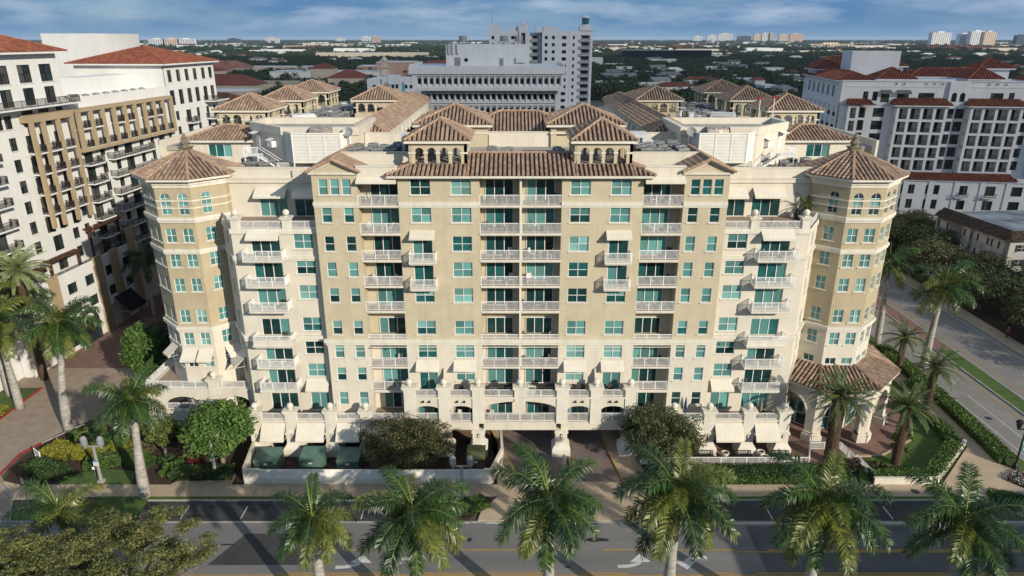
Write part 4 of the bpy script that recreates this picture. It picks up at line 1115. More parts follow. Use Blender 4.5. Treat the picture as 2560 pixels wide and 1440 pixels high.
sheet('crosswalk_band', [(-57.4, -13.6), (-55, -13.6), (-59.5, -8.6), (-61, -9.6)], .012, PAVER)
# the far side of the street (below the frame) so that the ground goes on
b = MB(); b.box(-160, 170, -33, -27.5, 0, .13); build('sidewalk', b, CONC, kind='structure')
sheet('lawn', rect(-160, 170, -70, -33), .02, LAWN)
# ================================================================ white building on the left
LW = M('white_stucco', (0.70, 0.685, 0.655), 0.9, 0.04, 0.4, bump=.1, bscale=8, streak=.06)
LTAN = M('ochre_stucco', (0.40, 0.305, 0.19), 0.9, 0.06, 0.5, streak=.06)
DFRAME = M('black_window_frame', (0.012, 0.013, 0.014), 0.4, 0.1)
DKG = M('smoke_glass', (0.012, 0.018, 0.020), 0.10, .3, .7, col2=(.03, .042, .045), ro=.4, spec=.22)
DKC = M('smoke_glass_curtain', (0.10, 0.105, 0.10), 0.12, .2, .6, col2=(.05, .055, .055), ro=.4, wave=('X', 2.2, .5))
def lwin(): return DKC if rnd.random() < .4 else DKG
LEFT = thing('residential_tower', 'white apartment complex with ochre balcony frames and red tiled roofs beside the brick road', 'building')
LD = 4.2
# facade runs along dd; seen face points to +X. frame: u along +d (away from camera) has inward normal pointing +X, so run it the other way
th_ = R(LD); dx, dy = math.sin(th_), math.cos(th_)
def LP(c, u): return (dx * u + dy * c, dy * u - dx * c)      # point at plane distance c (along n), station u
def LFR(c, u1): x, y = LP(c, u1); return FR(x, y, 270 - LD + 360)   # local u grows towards the camera, starts at station u1
lw = MB()
def lface(c, ua, ub, z0, z1, holes, mi=0):                   # holes in station coordinates
    fr = FR(*LP(c, ua), 90 - LD)                             # u along station; outward is +n
    gridwall(lw, fr, ua - ua, ub - ua, z0, z1, [(h[0] - ua, h[1] - ua, *h[2:]) for h in holes], mi)
    return fr
CF = -71.0
wins = []; H = []
def lw_add(uc, zb, w, h, cols=2, rows=2, name='window'): H.append((uc - w / 2, uc + w / 2, zb, zb + h, .22)); wins.append((uc, zb, w, h, cols, rows, name))
fl = [18.9 + 2.95 * k - 2.95 for k in range(-5, 7)]           # floor levels from about 1.2 up
zf = lambda k: 3.15 + 2.95 * k                                # storey k floor
# near tower, stations 6..32
for k in range(1, 11): lw_add(20.4, zf(k) + .75, 1.35, 1.75)
for u in (12.6, 16.8, 21.2, 25.4, 29.6): lw_add(u, 39.2, 2.5, 2.4, 2, 2); lw_add(u, 36.15, 2.1, 2.35, 2, 1, 'sliding_door')
for u in (24.2, 27.4): lw_add(u, 33.3, 2.2, 2.2, 2, 1, 'sliding_door')
lw_add(30.7, 33.6, 1.4, 1.9); lw_add(18.6, 33.4, 1.6, 1.9)
for k in range(1, 11): lw_add(14.0, zf(k) + .1, 2.6, 2.4, 2, 1, 'sliding_door')
for k in range(5, 10): lw_add(23.6, zf(k) + .15, 1.6, 2.3, 2, 1, 'sliding_door'); lw_add(26.4, zf(k) + .15, 1.9, 2.3, 2, 1, 'sliding_door'); lw_add(29.4, zf(k) + .15, 1.9, 2.3, 2, 1, 'sliding_door')
for k in (1, 2, 3, 4): lw_add(24.5, zf(k) + .1, 2.0, 2.3, 2, 1, 'sliding_door'); lw_add(28.6, zf(k) + .8, 1.4, 1.7)
for k in (4, 5): lw_add(31.3, zf(k) + .8, 1.2, 1.7)
# the lower wing with the framed balconies, stations 32..60
for i, u in enumerate([33.6 + 2.95 * q for q in range(9)]):
    for k in (9, 10): lw_add(u + .9, zf(k) - .6 + .1, 1.3, 2.3, 2, 1, 'sliding_door')
for k in range(1, 9):
    z = zf(k) - .45
    lw_add(35.0, z + .1, 2.1, 2.35, 2, 1, 'sliding_door'); lw_add(38.6, z + .8, 1.35, 1.75); lw_add(42.2, z + .8, 1.35, 1.75)
    lw_add(45.6, z + .1, 2.3, 2.35, 2, 1, 'sliding_door'); lw_add(49.6, z + .8, 1.3, 1.7); lw_add(53.0, z + .8, 1.3, 1.7); lw_add(56.2, z + .1, 2.1, 2.35, 2, 1, 'sliding_door'); lw_add(59.2, z + .8, 1.2, 1.7)
# far tower, stations 60.5..80
for u in (62.2, 65.4, 68.6, 71.8, 75.2, 78.2): lw_add(u, 37.2, 1.5, 2.2, 2, 2); lw_add(u, 32.9, 1.7, 2.8, 2, 1, 'sliding_door')
for k in range(2, 10):
    for u, d in ((63.0, 0), (71.0, 0), (75.0, 1), (78.0, 1)): lw_add(u, zf(k) - .45 + (.1 if d else .8), 1.3, 2.3 if d else 1.7, 2, 1 if d else 2, 'sliding_door' if d else 'window')
    lw_add(67.2, zf(k) - .35, 2.0, 2.3, 2, 1, 'sliding_door')
fr_near = lface(CF, 4, 32.2, 0, 43.1, [h for h in H if h[1] < 32.2])
fr_wing = lface(CF, 32.2, 60.3, 0, 36.5, [h for h in H if 32.2 < h[0] and h[1] < 60.3])
fr_far = lface(CF, 60.3, 79.8, 0, 40.4, [h for h in H if h[0] > 60.3])
def lbox(c0, c1, u0, u1, z0, z1, mi=0, mb=None, skip=''):
    t = MB(); t.box(0, u1 - u0, 0, c1 - c0, z0, z1, mi, skip); fr = FR(*LP(c1, u0), 90 - LD); (mb or lw).add(t, Matrix.Translation(fr.p(0, 0, 0)) @ Matrix.Rotation(fr.a, 4, 'Z'))
lbox(CF - 22, CF - .25, 4, 32.19, 0, 43.0); lbox(CF - 18, CF - .25, 32.21, 60.3, 0, 35.6); lbox(CF - 17.5, CF - .25, 60.3, 79.8, 0, 40.35)
lbox(CF - 18, CF - 17.6, 32.3, 60.2, 35.6, 37.4); lbox(CF - .4, CF - .002, 32.21, 60.29, 35.6, 36.49)
lbox(CF - 11, CF - 6.5, 46, 60.2, 35.6, 38.8); lbox(CF - 30, CF - 18, 70, 84, 0, 46.0)
build('wall', lw, [LW, LTAN], LEFT)
for (uc, zb, w, h, cols, rows, nm) in wins:
    fr, u0 = (fr_near, 4) if uc < 32.2 else ((fr_wing, 32.2) if uc < 60.3 else (fr_far, 60.3))
    window(LEFT, fr, uc - u0, zb, w, h, cols, rows, DFRAME, [lwin() for _ in range(cols * rows)], v=.12, sill=(rows == 2), smat=LW, fw=.08, name=nm, sillx=.08)
def lbalc(ua, ub, z, out=1.4, c=CF, slab=LW):
    b = MB(); fr = FR(*LP(c, ua), 90 - LD); L = ub - ua
    b.box(0, L, -out, -.002, z - .2, z); o = ob('balcony', b.mesh('balcony', slab), LEFT, fr.p(0, 0, 0), fr.a)
    for p, q in (((.05, -out + .05), (L - .05, -out + .05)), ((.05, -.05), (.05, -out + .1)), ((L - .05, -out + .1), (L - .05, -.05))):
        d = Vector(q) - Vector(p); ob('railing', rail_mesh(d.length, 1.05, BRONZE, .14), o, (p[0], p[1], z), math.atan2(d.y, d.x))
    return o
lbalc(8, 33.2, 36.05, 1.9)
for k in range(5, 11): lbalc(12.2, 16.4, zf(k), 1.4)
for k in range(6, 10):
    for a, b in ((22.6, 24.6), (25.2, 27.7), (28.3, 30.8)): lbalc(a, b, zf(k) + .05, 1.5)
for k in range(1, 9):
    z = zf(k) - .45
    lbalc(33.2, 36.9, z, 1.4); lbalc(54.6, 58.0, z, 1.4)
    if k in (8, 7, 6, 5, 4, 3, 2): lbalc(39.4, 51.6, z, 1.3)
for k in range(2, 10): lbalc(65.6, 69.0, zf(k) - .45, 1.3); lbalc(73.8, 80.4, zf(k) - .45, 1.9)
lbalc(73.8, 80.8, 32.8, 2.2)
# ochre frames
def lframe(u0, u1, z0, z1, us, out, name='balcony_frame', hw=.3):
    b = MB(); fr = FR(*LP(CF, u0), 90 - LD)
    b.box(0, u1 - u0, -out, -.003, z1, z1 + (1.0 if us and len(us) < 6 else .5)); 
    if len(us) > 6: b.box(0, u1 - u0, -out, -.003, z0 - .5, z0)
    for u in us: b.box(u - u0 - hw, u - u0 + hw, -out + .02, -out + .45, z0, z1)
    for u in (u0, u1): b.box(max(0, u - u0 - .3), min(u1 - u0, u - u0 + .3), -out + .46, -.004, z0, z1) if False else None
    ob(name, b.mesh(name, LTAN), LEFT, fr.p(0, 0, 0), fr.a)
lframe(22.3, 31.3, 18.9, 34.0, [22.7, 24.95, 28.0, 30.95], 1.6)
us9 = [32.9 + 2.93 * q for q in range(10)]
lframe(32.5, 59.6, 28.9, 34.4, us9, 1.35, hw=.36)
for q in range(9):
    a, b = us9[q] + .36, us9[q + 1] - .36
    lbalc(a, b, 28.95, 1.2)
    if q not in (2, 5, 8): lbalc(a, b, 31.9, 1.2)
# red hipped roofs
RM = (RTILE, RTILEB, RTILE)
frn = FR(*LP(CF, 4), 90 - LD)
hip_roof(LEFT, 0, 28.2, 0, 22, 43.3, 4.6, mats=RM, ov=1.2, fr=frn, soff=LW, pitch=.6)
frf = FR(*LP(CF, 60.3), 90 - LD)
hip_roof(LEFT, 0, 19.5, 0, 17.5, 40.6, 2.9, mats=RM, ov=1.0, fr=frf, soff=LW, pitch=.6)
# roof units behind the wing parapet
for q in range(9):
    o = thing('roof_fan', 'low grey fan behind the white wing parapet, %s from the near end' % ('first', 'second', 'third', 'fourth', 'fifth', 'sixth', 'seventh', 'eighth', 'ninth')[q], 'roof fan', (*LP(CF - 1.8, 34.5 + 2.6 * q), 35.6), group='fans behind the white parapet')
    b = MB(); b.lathe([(.3, 0), (.3, .75), (.62, .8), (.62, .95), (.1, 1.1)], 10); build('housing', b, METAL, o)
# podium with arched shop front, awnings and pergolas
PD = thing('podium_building', 'ochre and white three storey podium with black awnings and an arched entrance', 'building')
lw = MB()
CP = -69.3
PH = [(u, u + 2.2, z, z + 1.7, .5) for u in (22.0, 26.0, 31.0, 35.6) for z in (5.2, 8.6)]
frp = lface(CP, 12, 40.2, 0, 11.6, [h for h in PH] + [(23.4, 25.0, 0, 0.01, .1)], 0)
lbox(CP - 1.5, CP - .5, 12, 40.1, 0, 10.5); lbox(-75, CP - .02, 39.6, 40.2, 0, 14.8, 1); lbox(-78, CP - .5, 12, 39.6, 10.5, 11.0); lbox(CP - .3, CP - .001, 12, 40.15, 11.601, 12.2)
for u in (19.2, 29.2, 33.4, 38.4): lbox(CP, CP + .35, u - .9, u + .9, 0, 12.6 if u != 38.4 else 14.9, 1)
lbox(CP, CP + .3, 29.9, 32.6, 4.0, 5.1, 0); lbox(CP, CP + .3, 20.2, 28.2, 4.0, 5.0, 0)
build('wall', lw, [LW, LTAN], PD)
for h in PH: window(PD, frp, (h[0] + h[1]) / 2 - 12, h[2], 2.2, 1.7, 2, 1, DFRAME, DKG, v=.25, sill=False)
fa2 = FR(*LP(CP + .31, 20.2), 90 - LD)
b = MB(); polywall(b, FR(0, 0, 0), [(0, 0)] + [(0, 3.2)] + [(2.2 - 2.2 * math.cos(math.pi * k / 12), 3.2 + 2.2 * math.sin(math.pi * k / 12)) for k in range(13)] + [(4.4, 0), (3.8, 0), (3.8, 3.2)] + [(2.2 + 1.6 * math.cos(math.pi * k / 12), 3.2 + 1.6 * math.sin(math.pi * k / 12)) for k in range(13)] + [(.6, 3.2), (.6, 0)], [], th=.5); ob('entrance_arch', b.mesh('entrance_arch', DMETAL), PD, fa2.p(2.0, -.2, 0), fa2.a)
b = MB(); b.box(0, 3.2, 0, .1, 0, 3.9); ob('entrance', b.mesh('entrance', DKG), PD, fa2.p(2.6, -.06, 0), fa2.a)
for uc in (17.8, 33.4): awning(PD, FR(*LP(CP + .36, uc), 90 - LD), 0, 5.0, 4.6, 2.4, 2.4, M('black_canvas', (.008, .008, .010), .9, .1))
for ua, ub, z in ((13, 19, 13.6), (20.5, 27, 14.0), (30.0, 37.6, 16.4)):
    b = MB(); fr = FR(*LP(CP - .6, ua), 90 - LD); L = ub - ua
    for x in (.2, L - .2):
        for v in (.2, 3.2): b.box(x - .14, x + .14, v - .14, v + .14, 11 - z, 0)
    b.box(-.3, L + .3, .1, .3, 0, .25); b.box(-.3, L + .3, 3.1, 3.3, 0, .25)
    n = int(L / .42)
    for k in range(n + 1): b.box(L * k / n - .06, L * k / n + .06, -.4, 3.8, .25, .45)
    o = tag(ob('pergola', b.mesh('pergola', M('dark_timber', (.085, .035, .022), .8, .2, 2.0)), None, (fr.p(0, 0, z)), fr.a), {13: 'dark timber pergola on the terrace behind the left palms', 20.5: 'dark timber pergola over the terrace in the middle of the podium', 30.0: 'dark timber pergola at the far end of the podium roof'}[ua], 'pergola', 'pergolas on the podium')
for ua, ub, z in ((20, 28.5, 11.0), (29.8, 38.0, 12.6)): railing(PD, LP(CP - .1, ua), LP(CP - .1, ub), z + .6, 1.0, BRONZE)
# lettering over the arch
for txt, z, sz, u in (("Mark's", 6.55, 1.15, 22.1), ('AT CITYSCAPE', 5.85, .42, 21.8)):
    cu = bpy.data.curves.new('lettering', 'FONT'); cu.body = txt; cu.size = sz; cu.extrude = .03
    cu.materials.append(DMETAL)
    o = bpy.data.objects.new('lettering_curve', cu); COL.objects.link(o)
    me = bpy.data.meshes.new_from_object(o.evaluated_get(bpy.context.evaluated_depsgraph_get())); bpy.data.objects.remove(o)
    o = ob('lettering', me, PD, kind='stuff')
    x, y = LP(CP + .36, u); o.location = (x, y, z); o.rotation_euler = (math.pi / 2, 0, R(90 - LD))
# ================================================================ white building with red roofs on the right
RW = M('cool_white_stucco', (0.66, 0.66, 0.67), 0.9, 0.04, 0.4, bump=.1, bscale=8, streak=.08)
RIGHT = thing('residential_building', 'large white apartment building with red tiled roofs and columned balconies behind the right tower', 'building')
RA = -8.4
e2x, e2y = math.cos(R(RA)), math.sin(R(RA)); m2x, m2y = -math.sin(R(RA)), math.cos(R(RA))
def RP(u, v): return (e2x * u + m2x * v, e2y * u + m2y * v)
def RF(u, v, turn=0): return FR(*RP(u, v), RA + turn)
rw = MB()
def rbox(u0, u1, v0, v1, z0, z1, mi=0, mb=None, skip=''):
    t = MB(); t.box(0, u1 - u0, 0, v1 - v0, z0, z1, mi, skip); (mb or rw).add(t, Matrix.Translation((*RP(u0, v0), 0)) @ Matrix.Rotation(R(RA), 4, 'Z'))
RT = (RTILE, RTILEB, RTILE)
FZ = [17.0, 19.8, 22.6, 25.4, 28.2]
def rwin(fr, uc, zb, w, h, cols=2, rows=2, name='window', v=.12): window(RIGHT, fr, uc, zb, w, h, cols, rows, DFRAME, [lwin() for _ in range(cols * rows)], v=v, sill=False, name=name, fw=.09)
# core
rbox(59.2, 128, 101.2, 132, 0, 31.0); rbox(60.2, 126, 102, 130, 31, 35.4)
# penthouse wall
hs = [(75.6, 78.9, 32.2, 33.7, .2), (90.4, 93.0, 32.2, 33.8, .2), (94.1, 95.2, 32.2, 33.9, .2)] + [(64.0 + 2 * k, 65.1 + 2 * k, 31.9, 33.9, .2) for k in range(2)] + [(67.8, 69.6, 31.6, 33.6, .2), (71.2, 73.6, 31.6, 33.5, .2), (98.5, 100, 32, 33.8, .2), (104, 107, 32, 33.8, .2)]
fp = RF(59.2, 100.6); gridwall(rw, fp, 0, 68, 30.9, 36.1, [(h[0] - 59.2, h[1] - 59.2, *h[2:]) for h in hs], 0)
for h in hs: rwin(fp, (h[0] + h[1]) / 2 - 59.2, h[2], h[1] - h[0], h[3] - h[2], 3 if h[1] - h[0] > 2 else 2, 2)
rbox(59.2, 127, 100.5, 100.598, 34.9, 35.1); rbox(59.1, 127.1, 100.4, 101.0, 36.101, 36.3)
for u, w in ((67.6, 2.2), (71.0, 2.8)): awning(RIGHT, fp, u + w / 2 - 59.2, 34.3, w, 1.2, .6, M('grey_canvas', (.13, .13, .135), .9, .1))
b = MB()
for u in (76.8, 78.5, 80.1, 89.6, 91.3, 93.0, 70.6, 72.2):
    t = MB(); t.lathe([(.42, 0), (.42, .08), (.28, .09), (.28, .0)], 14); b.add(t, Matrix.Translation(fp.p(u - 59.2, 0, 35.6)) @ Matrix.Rotation(R(RA), 4, 'Z') @ Matrix.Rotation(R(90), 4, 'X'))
build('roundels', b, RW, RIGHT, kind='stuff')
# arched pair between the bays and the curved shaft below
fc = RF(81.6, 99.9); pw = MB(); polywall(pw, fc, [(0, 31), (4.1, 31), (4.1, 36.1), (0, 36.1)], [arch(.6, 1.7, 31.9, 33.3, 8), arch(2.3, 3.4, 31.9, 33.3, 8)], th=.4); pw.add(pw) if False else None
build('bay_wall', pw, RW, RIGHT)
ab = MB(); ab.box(.4, 3.6, .25, .3, 31.5, 34.2); ob('arched_window', ab.mesh('pane', DKG), RIGHT, fc.p(0, 0, 0), fc.a)
rbox(81.6, 85.7, 99.95, 101.2, 0, 30.99); rbox(81.7, 85.6, 100.35, 101.1, 31, 36)
for z in FZ:
    rwin(RF(81.6, 99.95), .95, z + .15, 1.3, 2.1, 2, 2, v=-.13); rwin(RF(81.6, 99.95), 2.9, z + .15, 1.7, 2.1, 3, 2, v=-.13)
# projecting balcony bays
def bay(u0, u1, v0, n, z0=16.9, depth=1.7, left=True):
    pitch = (u1 - u0) / n; b = MB(); fr = RF(u0, v0); L = u1 - u0
    for k in range(n + 1):
        x = min(max(pitch * k, .3), L - .3); b.box(x - .3, x + .3, 0, .5, z0, 31.0)
    for z in FZ + [31.0]: b.box(0, L, .02, depth, z - .5 if z < 31 else 30.55, z if z < 31 else 31.02)
    b.box(0, L, depth, depth + .2, z0, 31.0)
    for k in range(1, n): b.box(pitch * k - .12, pitch * k + .12, .5, depth, z0, 30.5)
    for x in (.12, L - .12): b.box(x - .12, x + .12, .5, depth, z0, 31)
    ob('balcony_bay', b.mesh('balcony_bay', RW), RIGHT, fr.p(0, 0, 0), fr.a)
    for z in FZ:
        for k in range(n):
            window(RIGHT, fr, pitch * (k + .5) - .25, z + .02, 1.35, 2.2, 2, 1, DFRAME, [lwin(), DKG], v=depth - .1, sill=False, name='sliding_door')
            ob('railing', rail_mesh(pitch - .6, .95, BRONZE, .14), RIGHT, fr.p(pitch * k + .3, .1, z), fr.a)
bay(70.7, 81.2, 97.9, 4); bay(85.8, 96.4, 97.9, 4); bay(100.5, 111, 97.9, 4)
for u0, u1 in ((69.9, 82.0), (85.0, 97.2), (99.7, 111.8)):
    t = MB(); fr = RF(u0, 97.2); L = u1 - u0
    P = [Vector(fr.p(0, 0, 31.25)), Vector(fr.p(L, 0, 31.25)), Vector(fr.p(L - .9, 3.2, 32.55)), Vector(fr.p(.9, 3.2, 32.55))]
    tiles(t, P, .55)
    tiles(t, [P[1], Vector(fr.p(L, 3.2, 31.25)), P[2]], .55); tiles(t, [Vector(fr.p(0, 3.2, 31.25)), P[0], P[3]], .55)
    ro = build('bay_roof', t, [RTILE, RTILEB], RIGHT, kind='stuff')
    b = MB(); b.box(0, L, 0, 3.2, 31.0, 31.24); ob('fascia', b.mesh('fascia', RW), ro, fr.p(0, 0, 0), fr.a)
# flat bays with windows left of the first bay
hs = []
for z in FZ:
    hs += [(60.9, 62.0, z + .1, z + 2.2, .2), (63.0, 64.9, z, z + 2.3, .8), (66.5, 68.9, z + .25, z + 2.2, .2), (97.4, 98.8, z + .2, z + 2.2, .2)]
f3 = RF(59.2, 100.0); gridwall(rw, f3, 0, 68, 0, 30.89, [(h[0] - 59.2, h[1] - 59.2, *h[2:]) for h in hs], 0)
for h in hs: rwin(f3, (h[0] + h[1]) / 2 - 59.2, h[2], h[1] - h[0], h[3] - h[2], 2, 1 if h[4] > .5 else 2, 'sliding_door' if h[4] > .5 else 'window', v=h[4] - .1)
for z in FZ: ob('railing', rail_mesh(1.9, .95, BRONZE, .14), RIGHT, f3.p(3.8, .05, z), f3.a)
# small tiled bay on the left
bay(60.6, 63.0, 98.4, 1)
t = MB(); fr = RF(59.9, 97.8); L = 6.2
tiles(t, [fr.p(0, 0, 31.2), fr.p(L, 0, 31.2), fr.p(L - .8, 2.6, 32.3), fr.p(.8, 2.6, 32.3)], .55); build('bay_roof', t, [RTILE, RTILEB], RIGHT, kind='stuff')
# left wing: long side face
fl_ = RF(58.9, 133, -90 + 0)     # u runs from far to near, outward is -e2
hs = []
for k in range(6):
    for d in (0, .95): hs.append((5.2 + 4.3 * k + d, 5.85 + 4.3 * k + d, 32.4, 34.9, .12))
for z in FZ:
    for k in range(7): hs.append((4.6 + 4.1 * k, 6.9 + 4.1 * k, z, z + 2.35, .51))
hs.append((1.6, 2.6, 31.6, 33.8, .3))
gridwall(rw, fl_, 0, 33, 0, 36.2, hs, 0)
for h in hs: rwin(fl_, (h[0] + h[1]) / 2, h[2], h[1] - h[0], h[3] - h[2], 1 if h[1] - h[0] < 1 else 2, 1, 'window' if h[4] < .5 else 'sliding_door', v=max(.02, h[4] - .1))
for h in hs:
    if h[4] > .5: ob('railing', rail_mesh(2.3, .95, BRONZE, .14), RIGHT, fl_.p(h[0], .08, h[2]), fl_.a)
rbox(58.92, 66.0, 101, 133, 0, 36.1, skip='l')
hip_roof(RIGHT, 0, 7.4, 0, 30, 36.2, 1.7, mats=RT, ov=.7, fr=RF(58.9, 102.5), soff=RW, pitch=.6)
# stair towers, roofs and plant on top
rbox(66.9, 74.3, 101.3, 108.7, 30, 36.6); hip_roof(RIGHT, 0, 7.4, 0, 7.4, 36.6, 2.3, mats=RT, ov=.6, fr=RF(66.9, 101.3), soff=RW, pitch=.6)
rbox(85.9, 91.9, 101.3, 107.9, 30, 36.7); hip_roof(RIGHT, 0, 6.2, 0, 6.6, 36.7, 2.4, mats=RT, ov=.6, fr=RF(85.8, 101.3), soff=RW, pitch=.6)
rbox(98.5, 104.5, 101.3, 107.9, 30, 36.4); hip_roof(RIGHT, 0, 6.2, 0, 6.6, 36.4, 2.3, mats=RT, ov=.6, fr=RF(98.4, 101.3), soff=RW, pitch=.6)
rbox(65.0, 76.0, 116, 124, 30, 42.2); rbox(60.5, 66.5, 128, 134, 30, 37.6)
for u, v, w, d, h in ((58.5, 124, 8, 8, 37.8), (72.5, 126, 9, 8, 38.5), (96.5, 122, 8, 8, 38.2), (112, 126, 10, 8, 38.5)):
    rbox(u + .6, u + w - .6, v + .6, v + d - .6, 30, h); hip_roof(RIGHT, 0, w, 0, d, h, 2.2, mats=RT, ov=.3, fr=RF(u, v), soff=RW, pitch=.7)
hip_roof(RIGHT, 0, 17, 0, 5.5, 36.8, 1.7, mats=RT, ov=.4, fr=RF(76.5, 109), soff=RW, pitch=.6); hip_roof(RIGHT, 0, 18, 0, 7, 38.6, 2.0, mats=RT, ov=.4, fr=RF(62.5, 134), soff=RW, pitch=.7)
rbox(62.6, 80.4, 134.2, 140.8, 30, 38.5)
build('wall', rw, RW, RIGHT)
# lower front block with arcade
POD = thing('arcade_building', 'low white block with a red tiled edge and arches behind the old apartment block', 'building')
rw = MB(); fq = RF(58, 95.0); hs = []
for k, u in enumerate((60.5, 64.5, 68.5, 73.5, 78.7, 84.5, 90.2, 95.7, 101, 106, 111, 116)):
    for z in (8.9, 12.2): hs.append((u, u + 2.9, z, z + 2.1, .35))
gridwall(rw, fq, 0, 66, 7.6, 15.4, [(h[0] - 58, h[1] - 58, *h[2:]) for h in hs], 0)
polywall(rw, fq, [(0, 0), (66, 0), (66, 7.6), (0, 7.6)], [[(2 + 5.3 * k, .05), (5.6 + 5.3 * k, .05)] + arch(2 + 5.3 * k, 5.6 + 5.3 * k, 2, 4.6, 8)[2:] for k in range(12)], th=.7)
for k in range(13): rbox(58 + max(0, 5.3 * k - .1) + .05, 58 + 5.3 * k + 1.1, 94.75, 94.998, 7.7, 15.2)
rbox(58, 124, 94.7, 94.999, 7.5, 7.75); rbox(58, 124, 94.6, 94.998, 15.2, 15.5); rbox(58, 124, 98.5, 99.9, 0, 15.4)
build('wall', rw, RW, POD)
for h in hs: window(POD, fq, (h[0] + h[1]) / 2 - 58, h[2], 2.9, 2.1, 4, 1, DFRAME, [lwin() for _ in range(4)], v=.25, sill=False, fw=.09)
t = MB(); tiles(t, [fq.p(0, -.7, 15.55), fq.p(39, -.7, 15.55), fq.p(38.3, 2.2, 16.7), fq.p(0, 2.2, 16.7)], .55); ro = build('roof_tiles', t, [RTILE, RTILEB], POD, kind='stuff')
for u in (84.7, 90.4):
    b = MB(); b.box(0, 2.6, -1.2, -.002, 11.7, 11.9); bo = ob('balcony', b.mesh('balcony', RW), POD, fq.p(u - 58, 0, 0), fq.a); ob('railing', rail_mesh(2.5, 1, BRONZE, .14), bo, (.05, -1.15, 11.9))
# old apartment block with mansard roof
OLD = thing('apartment_block', 'old pale four storey block with a brown shingle mansard beyond the cross road', 'building')
rw = MB(); fo = FR(87.8, 70, 270 + 5); hs = []
OW = M('pale_painted_wall', (0.62, 0.58, 0.50), .9, .05, .4, streak=.12)
for z, us in ((8.4, (2.2, 9.4, 13.4, 16.6)), (5.6, (1.8, 4.6, 9.0, 12.9, 16.1)), (2.8, (2.0, 4.6, 8.6, 12.6, 16.0)), (.3, (2, 6.6, 12, 16))):
    for k, u in enumerate(us): hs.append((u - (1.05 if k % 2 == 0 else .65), u + (1.05 if k % 2 == 0 else .65), z, z + 1.35, .15))
gridwall(rw, fo, 0, 20, 0, 10.6, hs, 0); fo2 = FR(*fo.p(20, 0, 0)[:2], 5)
hs2 = [(u - .9, u + .9, z, z + 1.35, .15) for z in (8.4, 5.6, 2.8, .3) for u in (2.5, 7.5, 12.5, 17.5)]
gridwall(rw, fo2, 0, 26, 0, 10.6, hs2, 0)
t = MB(); t.box(0, 26, .3, 19.8, 0, 11.2, 0); rw.add(t, Matrix.Translation(fo2.p(0, 0, 0)) @ Matrix.Rotation(fo2.a, 4, 'Z'))
build('wall', rw, OW, OLD)
SHUT = M('brown_shutter', (.10, .055, .035), .8, .1)
for fr, hh in ((fo, hs), (fo2, hs2)):
    for h in hh:
        w = h[1] - h[0]; o = window(OLD, fr, (h[0] + h[1]) / 2, h[2], w, 1.35, 2, 2, mats=[lwin() for _ in range(4)], sill=False, v=.05)
        for x in (-.42, w + .04): ob('shutter', box_mesh('shutter', .38, .06, 1.35, SHUT), o, (x, -.13, 0))
SHG = M('brown_shingle', (.13, .085, .06), .9, .3, 2.5, ri=.35)
t = MB()
for fr, L in ((fo, 20), (fo2, 26)): tiles(t, [fr.p(-.3, -.5, 10.5), fr.p(L + .5, -.5, 10.5), fr.p(L - .6, 1.0, 12.1), fr.p(.3, 1.0, 12.1)], .34, .4, .165)
build('mansard_shingles', t, [SHG, TILEB], OLD, kind='stuff')
b = MB(); b.box(.9, 25.1, 1.0, 18.8, 11.3, 11.35); ob('flat_roof', b.mesh('flat_roof', M('pale_flat_roof', (.42, .44, .46), .8, .25, .25, col2=(.10, .11, .12))), OLD, fo2.p(0, 0, 0), fo2.a)
# ================================================================ buildings behind the main block
OFW = M('white_precast', (0.62, 0.63, 0.65), 0.85, 0.05, 0.3, streak=.10)
DWIN = M('dark_office_glass', (0.010, 0.012, 0.016), 0.08, .3, .5, col2=(.02, .025, .03), ro=.4)
OFF = thing('office_building', 'white precast office block with rows of small deep windows and a blank plant storey', 'building')
OY = 122.0; oX0, oX1 = -28.6, 12.6
def cellmesh():
    """one precast bay: a funnel-shaped surround tapering to a small window"""
    b = MB(); W_, H_, D_ = 1.62, 3.55, .75
    o = [(0, 0), (W_, 0), (W_, H_), (0, H_)]; i = [(.38, 1.0), (1.24, 1.0), (1.24, 2.35), (.38, 2.35)]
    f = [(.10, .35), (W_ - .10, .35), (W_ - .10, 3.1), (.10, 3.1)]
    for k in range(4):
        j = (k + 1) % 4
        b.face([(o[k][0], 0, o[k][1]), (o[j][0], 0, o[j][1]), (f[j][0], 0, f[j][1]), (f[k][0], 0, f[k][1])])
        b.face([(f[k][0], 0, f[k][1]), (f[j][0], 0, f[j][1]), (i[j][0], D_, i[j][1]), (i[k][0], D_, i[k][1])])
    return b.mesh('precast_bay', OFW)
def offrow(x0, n, y, z):
    for k in range(n):
        o = ob('window', cached('cell', cellmesh), OFF, (x0 + 1.62 * k, y, z)); ob('pane', box_mesh('pane', .86, .05, 1.35, DWIN), o, (.38, .72, 1.0))
offrow(-26.6, 24, OY, 32.6)
for z in (29.0, 25.3, 21.6): offrow(-24.6, 22, OY + 2.4, z - .6)
b = MB(); b.box(-27.6, oX1 - .1, OY + .8, OY + 26, 32.4, 36.2); b.box(-28.4, oX1 + .6, OY - .5, OY + 26, 36.15, 38.0); b.box(-27.6, -26.6, OY, OY + .8, 32.5, 36.15); b.box(12.28, 12.9, OY, OY + .8, 32.5, 36.15)
b.box(-27.8, 12.9, OY - .3, OY + .9, 31.9, 32.58); b.box(-24.65, 11.1, OY + 3.16, OY + 26, 0, 31.9); b.box(-25.6, -24.6, OY + 2.4, OY + 4, 0, 31.88); b.box(11.04, 12.0, OY + 2.4, OY + 4, 0, 31.88)
b.box(-28.2, -27.8, OY - .3, OY + 26, 38.001, 38.6); b.box(12.8, 13.1, OY - .3, OY + 26, 38.001, 38.6); b.box(-18.9, 3.9, OY + 6, OY + 20, 37.9, 43.6)
build('wall', b, OFW, OFF)
